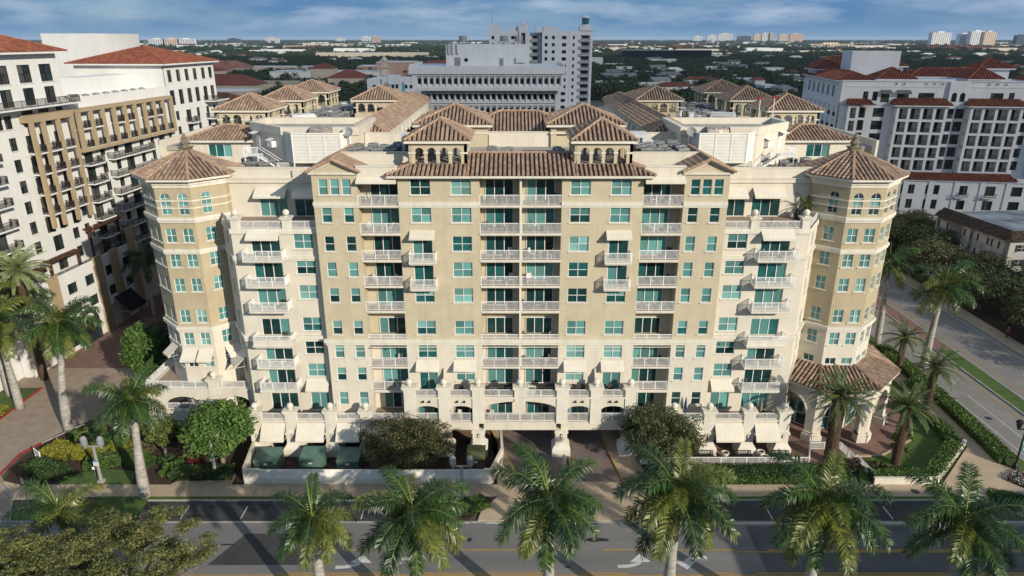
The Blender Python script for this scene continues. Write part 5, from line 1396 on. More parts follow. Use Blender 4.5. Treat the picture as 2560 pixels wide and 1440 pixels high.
b = MB(); b.box(-16.6, -15.0, OY + 5.9, OY + 5.99, 38, 40.2); b.box(-6.5 + 2.2, -6.5 + 3.2, OY + 5.9, OY + 5.99, 38, 40.0); build('door', b, METAL, OFF)
b = MB(); t = MB(); t.lathe([(.48, 0), (.48, .12), (.30, .13), (.30, .0)], 16); b.add(t, Matrix.Translation((-13.4, OY + 5.9, 39.6)) @ Matrix.Rotation(R(90), 4, 'X')); build('round_vent', b, BLACKM, OFF)
b = MB()
for x in (-18.2, -17.2, -15.9): b.tube([(x, OY + 5.8, 43.9), (x, OY + 5.6, 43), (x, OY + 5.7, 41.2), (x + .4, OY + 5.8, 41.0)], .14, 6)
build('pipe', b, METAL, OFF, kind='stuff')
b = MB(); b.box(.2, 2.8, OY + 5.3, OY + 5.99, 38.9, 40.2); build('wall_unit', b, OFW, OFF)
for x in (-14.6, -3.2, 1.0):
    o = thing('cooling_tower', {-14.6: 'round grey cooling tower on the left of the white office roof', -3.2: 'round grey cooling tower in the middle of the white office roof', 1.0: 'round grey cooling tower on the right of the white office roof'}[x], 'cooling tower', (x, OY + 12, 43.6), group='cooling towers on the office roof')
    b = MB(); b.lathe([(1.1, .8), (1.1, 2.1), (.95, 2.2), (.9, 1.9)], 14); build('drum', b, METAL, o)
    b = MB(); b.box(-1.5, 1.5, -1.3, 1.3, .55, .75)
    for q in (-1.3, 1.3):
        for r_ in (-1.1, 1.1): b.box(q - .08, q + .08, r_ - .08, r_ + .08, 0, .55)
    build('stand', b, METAL, o)
def gen_tower(root, fr, L, z0, floors, fh, cols, wmat, name='window', balc=(), wh=1.4, depth=20, zt=None, wm=None, frame=None):
    """simple slab with a regular grid of recessed windows; balc: (u0,u1) columns carrying balconies"""
    b = MB(); hs = []
    for f in range(floors):
        for (u, w) in cols: hs.append((u - w / 2, u + w / 2, z0 + fh * f + .8, z0 + fh * f + .8 + wh, .18))
        for (a, c) in balc: hs.append((a, c, z0 + fh * f + .05, z0 + fh * f + fh - .5, 1.0))
    zt = zt or z0 + fh * floors + .6
    gridwall(b, fr, 0, L, 0, zt, hs, 0)
    t = MB(); t.box(0, L, 1.02, depth, 0, zt, 0); t.box(0, .01, .0, 1.02, 0, zt); t.box(L - .01, L, 0, 1.02, 0, zt); b.add(t, Matrix.Translation(fr.p(0, 0, 0)) @ Matrix.Rotation(fr.a, 4, 'Z'))
    build('wall', b, wmat, root)
    for h in hs:
        w = h[1] - h[0]
        if h[4] < .5:
            o = ob('window', frame_mesh(w, wh, 2, 1, frame or DFRAME, .1), root, fr.p(h[0], .08, h[2]), fr.a); ob('pane', box_mesh('pane', w, .03, wh, wm or DWIN), o, (0, .09, 0))
        else:
            o = ob('sliding_door', frame_mesh(w * .7, 2.2, 2, 1, frame or DFRAME, .1), root, fr.p(h[0] + w * .15, .9, h[2]), fr.a); ob('pane', box_mesh('pane', w * .7, .03, 2.2, wm or DWIN), o, (0, .09, 0))
            q = MB(); q.box(0, w + .6, -.9, -.001, -.15, .08); q.box(0, w + .6, -.88, -.82, .9, 1.0)
            for x in (0, 1, 2, 3): q.box((w + .5) * x / 3, (w + .5) * x / 3 + .08, -.87, -.83, .08, .9)
            q.box(0, w + .6, -.86, -.84, .15, .85, 1)
            bm = cached(('gb', round(w, 2), wmat.name), lambda: q.mesh('balcony', [wmat, METAL])); ob('balcony', bm, root, fr.p(h[0] - .3, 0, h[2]), fr.a)
    return root
DECO = M('deco_white', (0.60, 0.615, 0.65), .85, .05, .2, streak=.06)
TW = thing('deco_tower', 'tall white deco style residential tower with a glazed lantern on the right corner', 'building')
TY = 255.0
gen_tower(TW, FR(-11.0, TY, 0), 13.5, 2, 15, 3.0, [(1.6, 1.2), (6.2, 1.4), (10.5, 1.6)], DECO, zt=48.2, balc=())
gen_tower(TW, FR(2.6, TY + 3, 0), 9.8, 2, 15, 3.0, [], DECO, balc=((.8, 3.2), (5.4, 8.2)), zt=47.6)
gen_tower(TW, FR(12.5, TY, 0), 12.4, 2, 15, 3.0, [(1.8, 1.3), (5.0, 1.3), (9.8, 2.0)], DECO, zt=48.2)
gen_tower(TW, FR(25.0, TY + .6, 0), 10.0, 2, 15, 3.0, [(1.6, .9)], DECO, balc=((4.6, 8.8),), zt=48.4)
b = MB(); b.box(-11, -6.5, TY + .3, TY + 8, 48.2, 50.6); b.box(2.2, 6.2, TY - .6, TY + 6, 40, 50.8); b.prism([(3.2, TY - .8), (5.2, TY - .8), (5.2, TY + 3), (3.2, TY + 3)], 50.8, 52.2); b.box(-2, 1.8, TY + 1, TY + 9, 48.2, 50.2); b.box(13, 19.5, TY + .5, TY + 9, 48.2, 50.0); b.box(9.5, 12.2, TY + .2, TY + 6, 47.6, 50.0); b.box(29.2, 35, TY + .2, TY + 7, 48.4, 50.4)
build('parapet', b, DECO, TW)
b = MB(); b.box(3.4, 5.0, TY - .85, TY - .62, 20, 47.5); build('stair_glazing', b, M('red_brown_glass', (.05, .018, .015), .1, .2), TW)
b = MB(); b.lathe([(2.0, 50.4), (2.0, 50.8), (1.55, 50.9), (1.55, 53.6), (2.0, 53.7), (2.0, 54.1), (.8, 54.6)], 8, (31.8, TY + 3)); build('lantern', b, [DECO], TW)
b = MB(); b.lathe([(1.6, 51.0), (1.6, 53.5)], 8, (31.8, TY + 3)); build('lantern_glass', b, MGLASS, TW)
b = MB(); b.tube([(-9.8, TY + 3, 50), (-9.8, TY + 3, 57)], .12, 5); build('antenna', b, METAL, TW)
b = MB(); b.box(25.5, 37.5, TY - 3, TY, 0, 15); b.box(8, 25.4, TY - 2, TY, 0, 15); build('base_wing', b, DECO, TW)
HO = thing('deco_hotel', 'low white deco building with turquoise panels left of the white office', 'building')
gen_tower(HO, FR(-62.0, 232, 0), 20, 10, 6, 2.9, [(3.0, 1.5), (7.0, 1.5), (12.0, 1.2), (14.2, 1.2), (18.5, 1.3)], DECO, zt=29.0)
b = MB(); b.box(-55.6, -45.0, 231.2, 231.99, 10, 30.2); b.box(-53, -47.5, 230.9, 231.19, 27, 31.0); build('centre_bay', b, DECO, HO)
TQ = M('turquoise_panel', (.08, .36, .42), .7, .1)
for x in (-53.4, -47.2):
    for f in range(3): ob('panel', box_mesh('panel', 1.1, .05, 4.2, TQ), HO, (x, 231.13, 12 + 5.8 * f))
for x in (-54.8, -51.6, -49.9, -46.0):
    for f in range(6): o = ob('window', frame_mesh(1.1, 1.4, 1, 1, DFRAME, .1), HO, (x, 231.12, 10.9 + 2.9 * f)); ob('pane', box_mesh('pane', 1.1, .03, 1.4, DWIN), o, (0, .04, 0))

# ---------------------------------------------------------------- mall, houses, far towers
PINK = M('pink_stucco', (.46, .29, .23), .9, .08, .1); PALE = M('pale_stucco', (.48, .42, .33), .9, .08, .1); WHS = M('white_house_wall', (.60, .60, .59), .9, .05, .1, ro=.12)
GREYR = M('grey_house_roof', (.16, .16, .17), .9, .15, .2, ro=.4); WHR = M('white_flat_roof', (.58, .58, .57), .85, .12, .06, ro=.15); REDR = M('far_red_roof', (.17, .048, .030), .9, .2, .15, col2=(.10, .032, .022), ro=.2)
def lowbuilding(name, label, cat, x, y, w, d, h, wallm, roofm, roof='flat', rz=0.0, group=None, rise=None, wins=0):
    o = thing(name, label, cat, (x, y, 0), rz, group)
    b = MB(); b.box(-w / 2, w / 2, -d / 2, d / 2, 0, h, 0); ob('wall', b.mesh('wall', wallm), o)
    r = MB(); e = .7 if roof != 'flat' else .25; x0, x1, y0, y1 = -w / 2 - e, w / 2 + e, -d / 2 - e, d / 2 + e; rise = rise or min(w, d) * .24
    if roof == 'flat':
        r.box(x0, x1, y0, y1, h + .01, h + .5)
    else:
        r.box(x0, x1, y0, y1, h + .01, h + .15); A, B, C, D = (x0, y0, h + .15), (x1, y0, h + .15), (x1, y1, h + .15), (x0, y1, h + .15); m = min(w, d) / 2 if roof == 'hip' else 0
        if w >= d: P, Q = (x0 + m, 0, h + rise), (x1 - m, 0, h + rise); r.face([A, B, Q, P]); r.face([C, D, P, Q]); r.face([B, C, Q]); r.face([D, A, P])
        else: P, Q = (0, y0 + m, h + rise), (0, y1 - m, h + rise); r.face([B, C, Q, P]); r.face([D, A, P, Q]); r.face([A, B, P]); r.face([C, D, Q])
    ob('roof', r.mesh('roof', roofm), o)
    if wins:
        def wm():
            q = MB()
            for k in range(wins):
                for f in range(max(1, int(h / 3.2))):
                    xx = -w / 2 + w * (k + .5) / wins; q.box(xx - .8, xx + .8, -d / 2 - .06, -d / 2 + .1, 1.0 + 3.1 * f, 2.5 + 3.1 * f)
            return q
        ob('window_row', wm().mesh('window_row', DWIN), o, kind='stuff')
    return o
mall = [
 (-225, 470, 70, 30, 13, PALE, REDR, 'hip', 'long mall building with a dark red hipped roof behind the left rear pavilions'),
 (-206, 415, 62, 22, 12, PALE, WHR, 'flat', 'pale flat mall roof just behind the white left tower'),
 (-205, 385, 60, 16, 9, PALE, REDR, 'hip', 'bright red tiled roof low behind the left tower'),
 (-262, 560, 16, 15, 19, PALE, REDR, 'hip', 'small square tower with a red pyramid roof left of the mall'),
 (-215, 560, 90, 40, 9, PALE, M('beige_flat_roof', (.36, .30, .22), .9, .1, .05), 'flat', 'wide beige flat mall roof beyond the left pavilions'),
 (-190, 690, 120, 40, 13, WHS, WHR, 'flat', 'large white flat mall roof in the middle distance'),
 (-186, 640, 22, 20, 18, PALE, REDR, 'hip', 'red pyramid roof in front of the white mall roof'),
 (-150, 590, 34, 26, 12, PALE, REDR, 'hip', 'rust red hipped roof right of the mall centre'),
 (-122, 700, 40, 34, 22, PINK, WHR, 'flat', 'tall pink mall block beside the clock tower'),
 (-75, 720, 60, 30, 16, PINK, REDR, 'hip', 'pink mall building with a red roof left of the deco hotel'),
 (-90, 610, 52, 26, 11, PINK, GREYR, 'flat', 'low pink mall wing left of the deco hotel'),
 (-70, 520, 40, 24, 13, PINK, GREYR, 'flat', 'pink block among the palms left of the deco hotel'),
 (-150, 900, 110, 40, 11, PINK, WHR, 'flat', 'far pink mall block with a pale roof'),
 (-310, 900, 90, 30, 10, PALE, WHR, 'flat', 'cream flat-roofed shop building beyond the mall'),
 (-420, 850, 170, 34, 11, PALE, M('salmon_tile_roof', (.30, .125, .085), .9, .2, .1), 'hip', 'long row of town houses with salmon tiled roofs'),
 (-360, 770, 60, 26, 11, PALE, MATS['salmon_tile_roof'], 'hip', 'salmon roofed town houses in front of the long row'),
 (-330, 1650, 260, 40, 14, PALE, WHR, 'flat', 'long tan parking structure in front of dark trees'),
 (-820, 1500, 240, 40, 13, WHS, WHR, 'flat', 'long low white roof above the dark trees on the left'),
 (-880, 2350, 130, 50, 15, WHS, WHR, 'flat', 'white warehouse roof far left'),
 (-700, 2320, 120, 40, 13, WHS, WHR, 'flat', 'second white warehouse roof far left'),
 (90, 1150, 120, 36, 15, WHS, WHR, 'flat', 'low white office right behind the deco tower'),
 (330, 1500, 190, 40, 22, M('black_glass_wall', (.012, .014, .018), .1, .2), WHR, 'flat', 'long black glass office among the trees'),
]
for x, y, w, d, h, wm_, rm_, rt, lab in mall: lowbuilding('mall_building' if 'mall' in lab else 'low_building', lab, 'building', x, y, w, d, h, wm_, rm_, rt, wins=0)
CT = thing('clock_tower', 'small tan clock tower between pink mall buildings', 'tower', (-112, 560, 0))
b = MB(); b.box(-4, 4, -4, 4, 0, 21); b.box(-4.6, 4.6, -4.6, 4.6, 21.01, 22); b.box(-2.6, 2.6, -2.6, 2.6, 22.01, 27); b.lathe([(3.4, 27.01), (2.6, 28.5), (.3, 31)], 8); build('shaft', b, PALE, CT)
b = MB(); t = MB(); t.lathe([(2.4, 0), (2.4, .2)], 20); b.add(t, Matrix.Translation((0, -4.02, 17.5)) @ Matrix.Rotation(R(90), 4, 'X')); b.box(-.14, .14, -4.32, -4.26, 17.5, 19.3, 1); b.box(0, 1.3, -4.32, -4.26, 17.4, 17.65, 1); build('clock_face', b, [WHS, BLACKM], CT)
# houses of the suburb, each its own thing
hr = random.Random(21)
hroofs = [(GREYR, 'hip', 'grey hipped roof'), (GREYR, 'gable', 'grey gabled roof'), (WHR, 'flat', 'white flat roof'), (REDR, 'hip', 'dark red roof'), (WHR, 'hip', 'pale roof'), (WHR, 'flat', 'white flat roof')]
placed = []
def free(x, y, r):
    for a, b_, c in placed:
        if abs(a - x) < r + c and abs(b_ - y) < r + c: return False
    return True
for q in mall: placed.append((q[0], q[1], max(q[2], q[3]) / 2 + 4))
handh = [(106, 655, 34, 16, 9, 'gable', GREYR, 'white house with a dark gabled roof nearest behind the right rear pavilions'), (165, 690, 26, 15, 9, 'hip', GREYR, 'white two storey house with a grey hip roof left of the corner pavilions'), (222, 640, 34, 18, 8, 'flat', WHR, 'white flat roofed modern house behind the corner pavilions'), (150, 800, 34, 15, 8, 'flat', WHR, 'low white modern house in the trees beyond the grey hip roof'), (200, 830, 26, 16, 8, 'hip', WHR, 'pale hipped house right of the low modern house'), (60, 860, 30, 14, 7, 'flat', WHR, 'long white roof right of the deco tower')]
for x, y, w, d, h, rt, rm_, lab in handh:
    lowbuilding('house', lab, 'house', x, y, w, d, h, WHS, rm_, rt, wins=4); placed.append((x, y, 20))
n = 0; names = {}
while n < 230:
    y = 480 + 1900 * hr.random() ** 1.5; x = (hr.random() * 2 - 1) * (y + 60) * .80
    if abs(x) < 60 and y < 600: continue
    if x < 0 and -330 < x and y < 1000: continue
    if not free(x, y, 17): continue
    placed.append((x, y, 15)); rm_, rt, lab = hr.choice(hroofs)
    w, d = hr.uniform(16, 32), hr.uniform(9, 14); side = 'left of the deco tower' if x < 0 else 'right of the deco tower'
    lowbuilding('house', 'white house with a %s among the trees %s' % (lab, side), 'house', x, y, w, d, hr.uniform(6.5, 11), WHS, rm_, rt, rz=hr.choice((0, 0, .1, -.15, 1.57, .3)), group='suburban houses with a %s %s' % (lab, side)); n += 1
# farther roofs in one mass
b = MB()
for k in range(1500):
    y = 2200 + 9500 * hr.random() ** 1.6; x = (hr.random() * 2 - 1) * (y + 60) * .8; big = hr.random() < .25; w, d, h = (hr.uniform(60, 170), hr.uniform(30, 60), hr.uniform(9, 20)) if big else (hr.uniform(18, 50), hr.uniform(14, 30), hr.uniform(6, 12))
    b.box(x - w / 2, x + w / 2, y - d / 2, y + d / 2, 0, h, hr.choice((0, 0, 0, 1, 1, 2)), 'b')
build('distant_buildings', b, [WHS, M('cream_far_wall', (.56, .50, .40), .9, .05, .05), REDR], kind='stuff')
# far towers on the skyline
FARW = M('far_tower_white', (.66, .66, .66), .8, .05, .05); FARC = M('far_tower_cream', (.66, .52, .38), .8, .05, .05); FARP = M('far_tower_peach', (.60, .42, .30), .8, .05, .05); FARD = M('far_tower_dark', (.07, .08, .10), .4, .1, .05)
def fartower(x, y, w, d, h, mat, label, rz=0.0, group=None):
    o = thing('condominium_tower', label, 'tower', (x, y, 0), rz, group)
    b = MB(); b.box(-w / 2, w / 2, -d / 2, d / 2, 0, h, 0)
    b.box(-w * .2, w * .15, -d * .3, d * .3, h, h + 5, 0); build('slab', b, mat, o)
    q = MB(); nf = int(h / 4.5); nc = max(2, int(w / 13))
    for f in range(nf):
        for c in range(nc):
            xx = -w / 2 + w * (c + .5) / nc; q.box(xx - w / nc * .30, xx + w / nc * .30, -d / 2 - .12, -d / 2 + .2, 3 + 4.5 * f, 5.4 + 4.5 * f)
    build('window_grid', q, DWIN, o, kind='stuff')
    return o
def farat(px, dist): return (-.9 + (px - 1280) / 1720 * dist * .94, -70 + dist)
for px, dist, wpx, h, mat, lab, rz in (
  (2349, 4000, 57, 78, FARW, 'white condominium tower with balcony stripes on the right skyline, leftmost of three', .25), (2408, 4050, 32, 70, FARW, 'narrow white condominium tower second from the left on the right skyline', .25), (2440, 4000, 44, 84, FARW, 'tallest white condominium tower on the right skyline', .25), (2470, 4000, 36, 82, FARC, 'white and cream condominium tower right of the tallest one', .25), (2551, 4200, 30, 64, FARD, 'dark blue tower at the right edge of the skyline', .2),
  (1744, 8200, 22, 70, FARW, 'hazy pale block at the left end of the skyline cluster', 0), (1780, 8000, 26, 82, FARW, 'stepped white tower in the skyline cluster', 0), (1812, 7600, 36, 96, FARW, 'white tower with a stepped top in the skyline cluster', 0), (1860, 7000, 34, 70, FARD, 'dark low tower in front of the skyline cluster', 0), (1893, 6800, 20, 84, FARC, 'cream tower left of the white slab in the skyline cluster', 0), (1912, 6800, 22, 92, FARW, 'bright white slab in the skyline cluster', 0), (1926, 6800, 14, 92, FARP, 'peach narrow slab in the skyline cluster', 0), (1958, 7200, 24, 84, FARC, 'cream slab between the white slab and the peach block', .0), (1990, 7000, 34, 88, FARP, 'peach block at the right end of the skyline cluster', 0),
  (215, 3000, 26, 52, FARW, 'white office tower with a sign band on the left horizon', -.2), (152, 2700, 24, 30, FARW, 'grey slab office near the left horizon', -.2), (392, 4200, 40, 44, FARW, 'row of white apartments on the left horizon, left part', 0), (428, 4200, 40, 44, FARC, 'row of cream apartments on the left horizon, middle part', 0), (466, 4200, 42, 44, FARW, 'row of white apartments on the left horizon, right part', 0), (585, 5500, 30, 46, FARD, 'blue glass block on the left horizon', 0), (680, 6500, 34, 50, FARW, 'white block on the horizon above the mall', 0), (915, 6800, 22, 62, FARW, 'white block on the horizon left of the peach one', 0), (940, 6600, 20, 66, FARP, 'peach block on the horizon above the deco hotel', 0), (850, 7600, 22, 50, FARW, 'small white block on the horizon above the clock tower', 0),
  (2080, 3300, 110, 24, FARC, 'long cream row of flats on the right horizon before the sea', 0), (2190, 3500, 60, 22, FARD, 'low dark row of flats on the right horizon before the sea', 0)):
    x, y = farat(px, dist); fartower(x, y, wpx / 1720 * dist * .95, 26, h, mat, lab, rz)
# ================================================================ vegetation
import numpy as np
vr = random.Random(5)
def leafmat(n, c, c2, trans=.25, ri=.35, rough=.55): return M(n, c, rough, .2, .6, col2=c2, ri=ri, trans=trans, spec=.35)
PALM1 = leafmat('palm_leaf', (0.060, 0.125, 0.020), (0.032, 0.076, 0.014)); PALM2 = leafmat('palm_leaf_yellowing', (0.195, 0.208, 0.035), (0.094, 0.132, 0.023)); PALM3 = leafmat('palm_leaf_dark', (0.034, 0.075, 0.018), (0.021, 0.048, 0.014)); PALMD = leafmat('dead_frond', (.24, .105, .035), (.14, .06, .025))
for _m in (PALM1, PALM2, PALM3): _m.node_tree.nodes['Principled BSDF'].inputs['Roughness'].default_value = .38; _m.node_tree.nodes['Principled BSDF'].inputs['Specular IOR Level'].default_value = .55
DATE = leafmat('date_palm_leaf', (0.089, 0.141, 0.052), (0.049, 0.087, 0.032)); SILV = leafmat('silver_palm_leaf', (0.350, 0.411, 0.201), (0.210, 0.263, 0.123))
RACH = M('palm_rachis', (.20, .21, .05), .6, .1); TRNK = M('royal_palm_trunk', (.44, .41, .365), .85, .14, 1.3, col2=(.22, .20, .175), bump=.2, bscale=12, stretch=(1, 1, 3)); SHAFT = M('crownshaft', (.11, .17, .035), .5, .15, 2.0); DTRNK = M('date_palm_trunk', (.115, .072, .042), .95, .3, 5.0, col2=(.055, .035, .022), bump=.8, bscale=9); BARK = M('bark', (.13, .105, .085), .9, .2, 3.0, bump=.4, bscale=12); BARKP = M('pale_bark', (.26, .215, .165), .9, .2, 3.0, bump=.4, bscale=12)
def frond_mesh(key, mat, L, e0, droop, n, ll, wd, plume, seed):
    def f():
        r = random.Random(seed); b = MB(); pts = []; p = Vector((0, 0, 0)); steps = 12
        for k in range(steps + 1):
            t = k / steps; a = e0 - droop * (t ** 1.5); pts.append(p.copy()); p = p + Vector((math.cos(a), 0, math.sin(a))) * (L / steps)
        b.tube(pts, [.055 * (1 - .8 * k / steps) for k in range(steps + 1)], 4, 1, False)
        for k in range(n):
            t = .10 + .90 * (k + r.random() * .6) / n; q = t * steps; i = min(int(q), steps - 1); base = pts[i].lerp(pts[i + 1], q - i); d = (pts[i + 1] - pts[i]).normalized(); up = Vector((0, 1, 0)).cross(d) * -1
            if up.z < 0: up = -up
            l0 = ll * (.35 + .65 * math.sin(math.pi * min(1, .12 + .86 * t)) ** .7)
            for s in (-1, 1):
                ang = r.uniform(-plume, plume); fw = .45 + .45 * t + r.uniform(-.12, .12); l = l0 * r.uniform(.82, 1.12)
                side = Vector((0, s, 0)); dr = (side * math.cos(ang) + up * math.sin(ang) + d * fw).normalized()
                m = base + dr * l * .5; e = base + dr * l * .95 + Vector((0, 0, -l * r.uniform(.16, .42))); w = d * wd * .5
                b.face([base - w * .5, base + w * .5, m + w, m - w]); b.face([m - w, m + w, e])
        return b.mesh('frond', [mat, RACH])
    return cached(('frond', key, mat.name), f)
def royal(x, y, h, label, scale=1.0, lean=(0, 0), n=17, tint=.25, dead=0, group='royal palms along the street', seed=0, r=.34, spear=True, mats=None):
    q = random.Random(seed * 77 + 3); o = thing('palm_tree', label, 'palm', (x, y, 0), q.uniform(0, 6.28), group)
    b = MB(); pts = []; rad = []
    for k in range(13):
        t = k / 12; pts.append((lean[0] * t * t, lean[1] * t * t, h * t)); rad.append(r * (1.35 - .45 * t + .12 * math.sin(t * 7)) * (1.15 if k == 0 else 1))
    b.tube(pts, rad, 12)
    for k in range(int(h / .55)):
        t = (k + .5) * .55 / h; rr = r * (1.35 - .45 * t + .12 * math.sin(t * 7)) * 1.025; c = (lean[0] * t * t, lean[1] * t * t, h * t); b.tube([(c[0], c[1], c[2] - .025), (c[0], c[1], c[2] + .025)], rr, 12, 0, False)
    build('trunk', b, TRNK, o, smooth=True)
    top = Vector((lean[0], lean[1], h)); s = MB(); s.tube([top, top + Vector((0, 0, .5)), top + Vector((0, 0, 1.2)), top + Vector((0, 0, 1.75))], [r * .95, r * 1.02, r * .72, r * .35], 10); build('crownshaft', s, SHAFT, o, smooth=True)
    c = top + Vector((0, 0, 1.6)); mats = mats or (PALM1, PALM3, PALM2)
    for k in range(n):
        t = k / (n - 1); az = k * 2.39996 + q.uniform(-.2, .2)
        el = 1.12 - 2.05 * t ** .9 + q.uniform(-.1, .1); v = q.randrange(2); m = mats[2] if q.random() < tint * (.4 + t) * 1.3 else (mats[1] if q.random() < .35 else mats[0])
        lev = 0 if el > .65 else (1 if el > .05 else 2)
        me = frond_mesh((lev, v, 'r'), m, 4.3, (0.95, .42, -.10)[lev], (1.35, 1.35, 1.0)[lev], 84, 1.12, .095, .85, 100 + lev * 10 + v)
        f = ob('frond', me, o, c + Vector((0, 0, -.25 * t)), 0, sc=scale * q.uniform(.88, 1.08)); f.rotation_euler = (q.uniform(-.12, .12), -(el - (0.95, .42, -.10)[lev]) * .6, az)
    if spear:
        b = MB(); b.tube([c, c + Vector((.25, .1, 1.7)), c + Vector((.5, .2, 3.1))], [.07, .05, .012], 5); build('spear_leaf', b, M('spear_leaf', (.22, .24, .05), .5, .1), o)
    for k in range(dead):
        me = frond_mesh((9, 0, 'r'), PALMD, 3.2, -1.0, .6, 46, .6, .08, .9, 300); f = ob('dead_frond', me, o, top + Vector((0, 0, .9)), q.uniform(0, 6.28))
    return o
def date_palm(x, y, h, label, scale=1.0, n=44, mat=None, seed=0, r=.46, group='date palms', trunk=None):
    q = random.Random(seed * 31 + 9); o = thing('date_palm', label, 'palm', (x, y, 0), q.uniform(0, 6.28), group); b = MB(); k = 0; z = 0
    prof = []
    while z < h: prof += [(r * (1.0 + .05 * math.sin(z)), z), (r * 1.12, z + .16), (r * .98, z + .2)]; z += .22
    prof += [(r * 1.35, h), (r * 1.5, h + .5), (r * .6, h + 1.0)]
    b.lathe(prof, 11); build('trunk', b, trunk or DTRNK, o); c = Vector((0, 0, h + .75))
    for k in range(n):
        t = k / (n - 1); az = k * 2.39996; el = 1.3 - 1.9 * t + q.uniform(-.08, .08); lev = 0 if el > .6 else (1 if el > -.1 else 2)
        me = frond_mesh((lev, k % 2, 'd'), mat or DATE, 3.3, (.95, .35, -.3)[lev], (.95, 1.05, .8)[lev], 52, .42, .06, .35, 400 + lev * 10 + k % 2)
        f = ob('frond', me, o, c, 0, sc=scale * q.uniform(.9, 1.08)); f.rotation_euler = (q.uniform(-.1, .1), -(el - (.95, .35, -.3)[lev]) * .7, az)
    return o
def crown_mesh(key, mats, rx, ry, rz, n, leaf, clumps, seed, fill=.35, up=.35, cr=(.22, .40)):
    """leaf-sized faces spread through clumps on an uneven crown"""
    def f():
        g = np.random.default_rng(seed); cs = []
        for k in range(clumps):
            u = g.normal(size=3); u /= np.linalg.norm(u); rr = g.uniform(.45, .92); u[2] = u[2] * .9 + .05
            cs.append((u * rr * np.array([rx, ry, rz]), g.uniform(*cr)))
        idx = g.integers(0, clumps, n); C = np.array([c[0] for c in cs])[idx]; S_ = np.array([c[1] for c in cs])[idx]
        d = g.normal(size=(n, 3)); d /= np.linalg.norm(d, axis=1)[:, None]; rad = g.uniform(fill, 1, n) ** .5
        P = C + d * (rad * S_)[:, None] * np.array([rx, ry, rz * 1.1]); 
        nrm = d + g.normal(size=(n, 3)) * .75 + np.array([0, 0, up]); nrm /= np.linalg.norm(nrm, axis=1)[:, None]
        a = np.cross(nrm, g.normal(size=(n, 3))); a /= np.linalg.norm(a, axis=1)[:, None]; b_ = np.cross(nrm, a); sz = leaf * g.uniform(.6, 1.35, n)[:, None]
        V = np.stack([P - a * sz * .95, P - b_ * sz * .48 + nrm * sz * .15, P + a * sz * .95, P + b_ * sz * .48 + nrm * sz * .15], 1).reshape(-1, 3)
        me = bpy.data.meshes.new('crown'); me.vertices.add(4 * n); me.vertices.foreach_set('co', V.ravel().astype(np.float32)); me.loops.add(4 * n); me.loops.foreach_set('vertex_index', np.arange(4 * n, dtype=np.int32)); me.polygons.add(n); me.polygons.foreach_set('loop_start', np.arange(0, 4 * n, 4, dtype=np.int32))
        for m in mats: me.materials.append(m)
        me.polygons.foreach_set('material_index', (g.random(n) * len(mats)).astype(np.int32) if len(mats) > 1 else np.zeros(n, np.int32)); me.update(calc_edges=True); return me
    return cached(('crown', key), f)
def limbs(h, rx, n, seed, r=.22, bark=None):
    q = random.Random(seed); b = MB(); fork = h * .4; b.tube([(0, 0, 0), (.06, .03, fork * .5), (.1, 0, fork)], [r * 1.3, r * 1.05, r], 8)
    for k in range(n):
        a = 6.28 * k / n + q.uniform(-.3, .3); e = (math.cos(a) * rx * q.uniform(.5, .8), math.sin(a) * rx * q.uniform(.5, .8), h * q.uniform(.95, 1.35)); m = (e[0] * .4, e[1] * .4, fork + (e[2] - fork) * .55)
        b.tube([(.1, 0, fork - .1), m, e], [r * .7, r * .45, r * .12], 6); f = (e[0] * 1.15 + q.uniform(-.6, .6), e[1] * 1.15 + q.uniform(-.6, .6), e[2] + q.uniform(-.2, .8)); b.tube([m, f], [r * .35, r * .08], 5)
    return b
def tree(x, y, h, rx, ry, rz, label, mats, n=9000, leaf=.16, clumps=70, seed=1, cat='tree', group=None, r=.22, nl=6, name='tree', bark=None, zc=None, key=None, fill=.35, up=.35, cr=(.22, .40)):
    o = thing(name, label, cat, (x, y, 0), random.Random(seed).uniform(0, 6.28) if key else 0, group); build('trunk', limbs(h, min(rx, ry), nl, seed, r), bark or BARK, o, smooth=True)
    ob('crown', crown_mesh(key or (label, seed), mats, rx, ry, rz, n, leaf, clumps, seed, fill, up, cr), o, (0, 0, zc or h * 1.15)); return o
FIC = [leafmat('ficus_leaf', (0.091, 0.184, 0.035), (0.045, 0.102, 0.023)), leafmat('ficus_leaf_light', (0.166, 0.254, 0.052), (0.088, 0.158, 0.035))]
OLV = [leafmat('olive_leaf', (0.123, 0.140, 0.045), (0.067, 0.081, 0.032)), leafmat('olive_leaf_brown', (0.175, 0.144, 0.056), (0.096, 0.081, 0.035)), leafmat('olive_leaf_light', (0.193, 0.210, 0.079), (0.105, 0.123, 0.052))]
DKL = [leafmat('dark_leaf', (0.045, 0.070, 0.025), (0.026, 0.044, 0.018)), leafmat('dark_leaf_brown', (0.105, 0.091, 0.032), (0.052, 0.052, 0.021))]
YGL = [leafmat('yellow_green_leaf', (0.219, 0.254, 0.052), (0.123, 0.158, 0.035)), leafmat('yellow_green_leaf_dark', (0.114, 0.149, 0.035), (0.061, 0.088, 0.025))]
GRY = [leafmat('grey_leaf', (0.228, 0.210, 0.158), (0.140, 0.131, 0.096))]
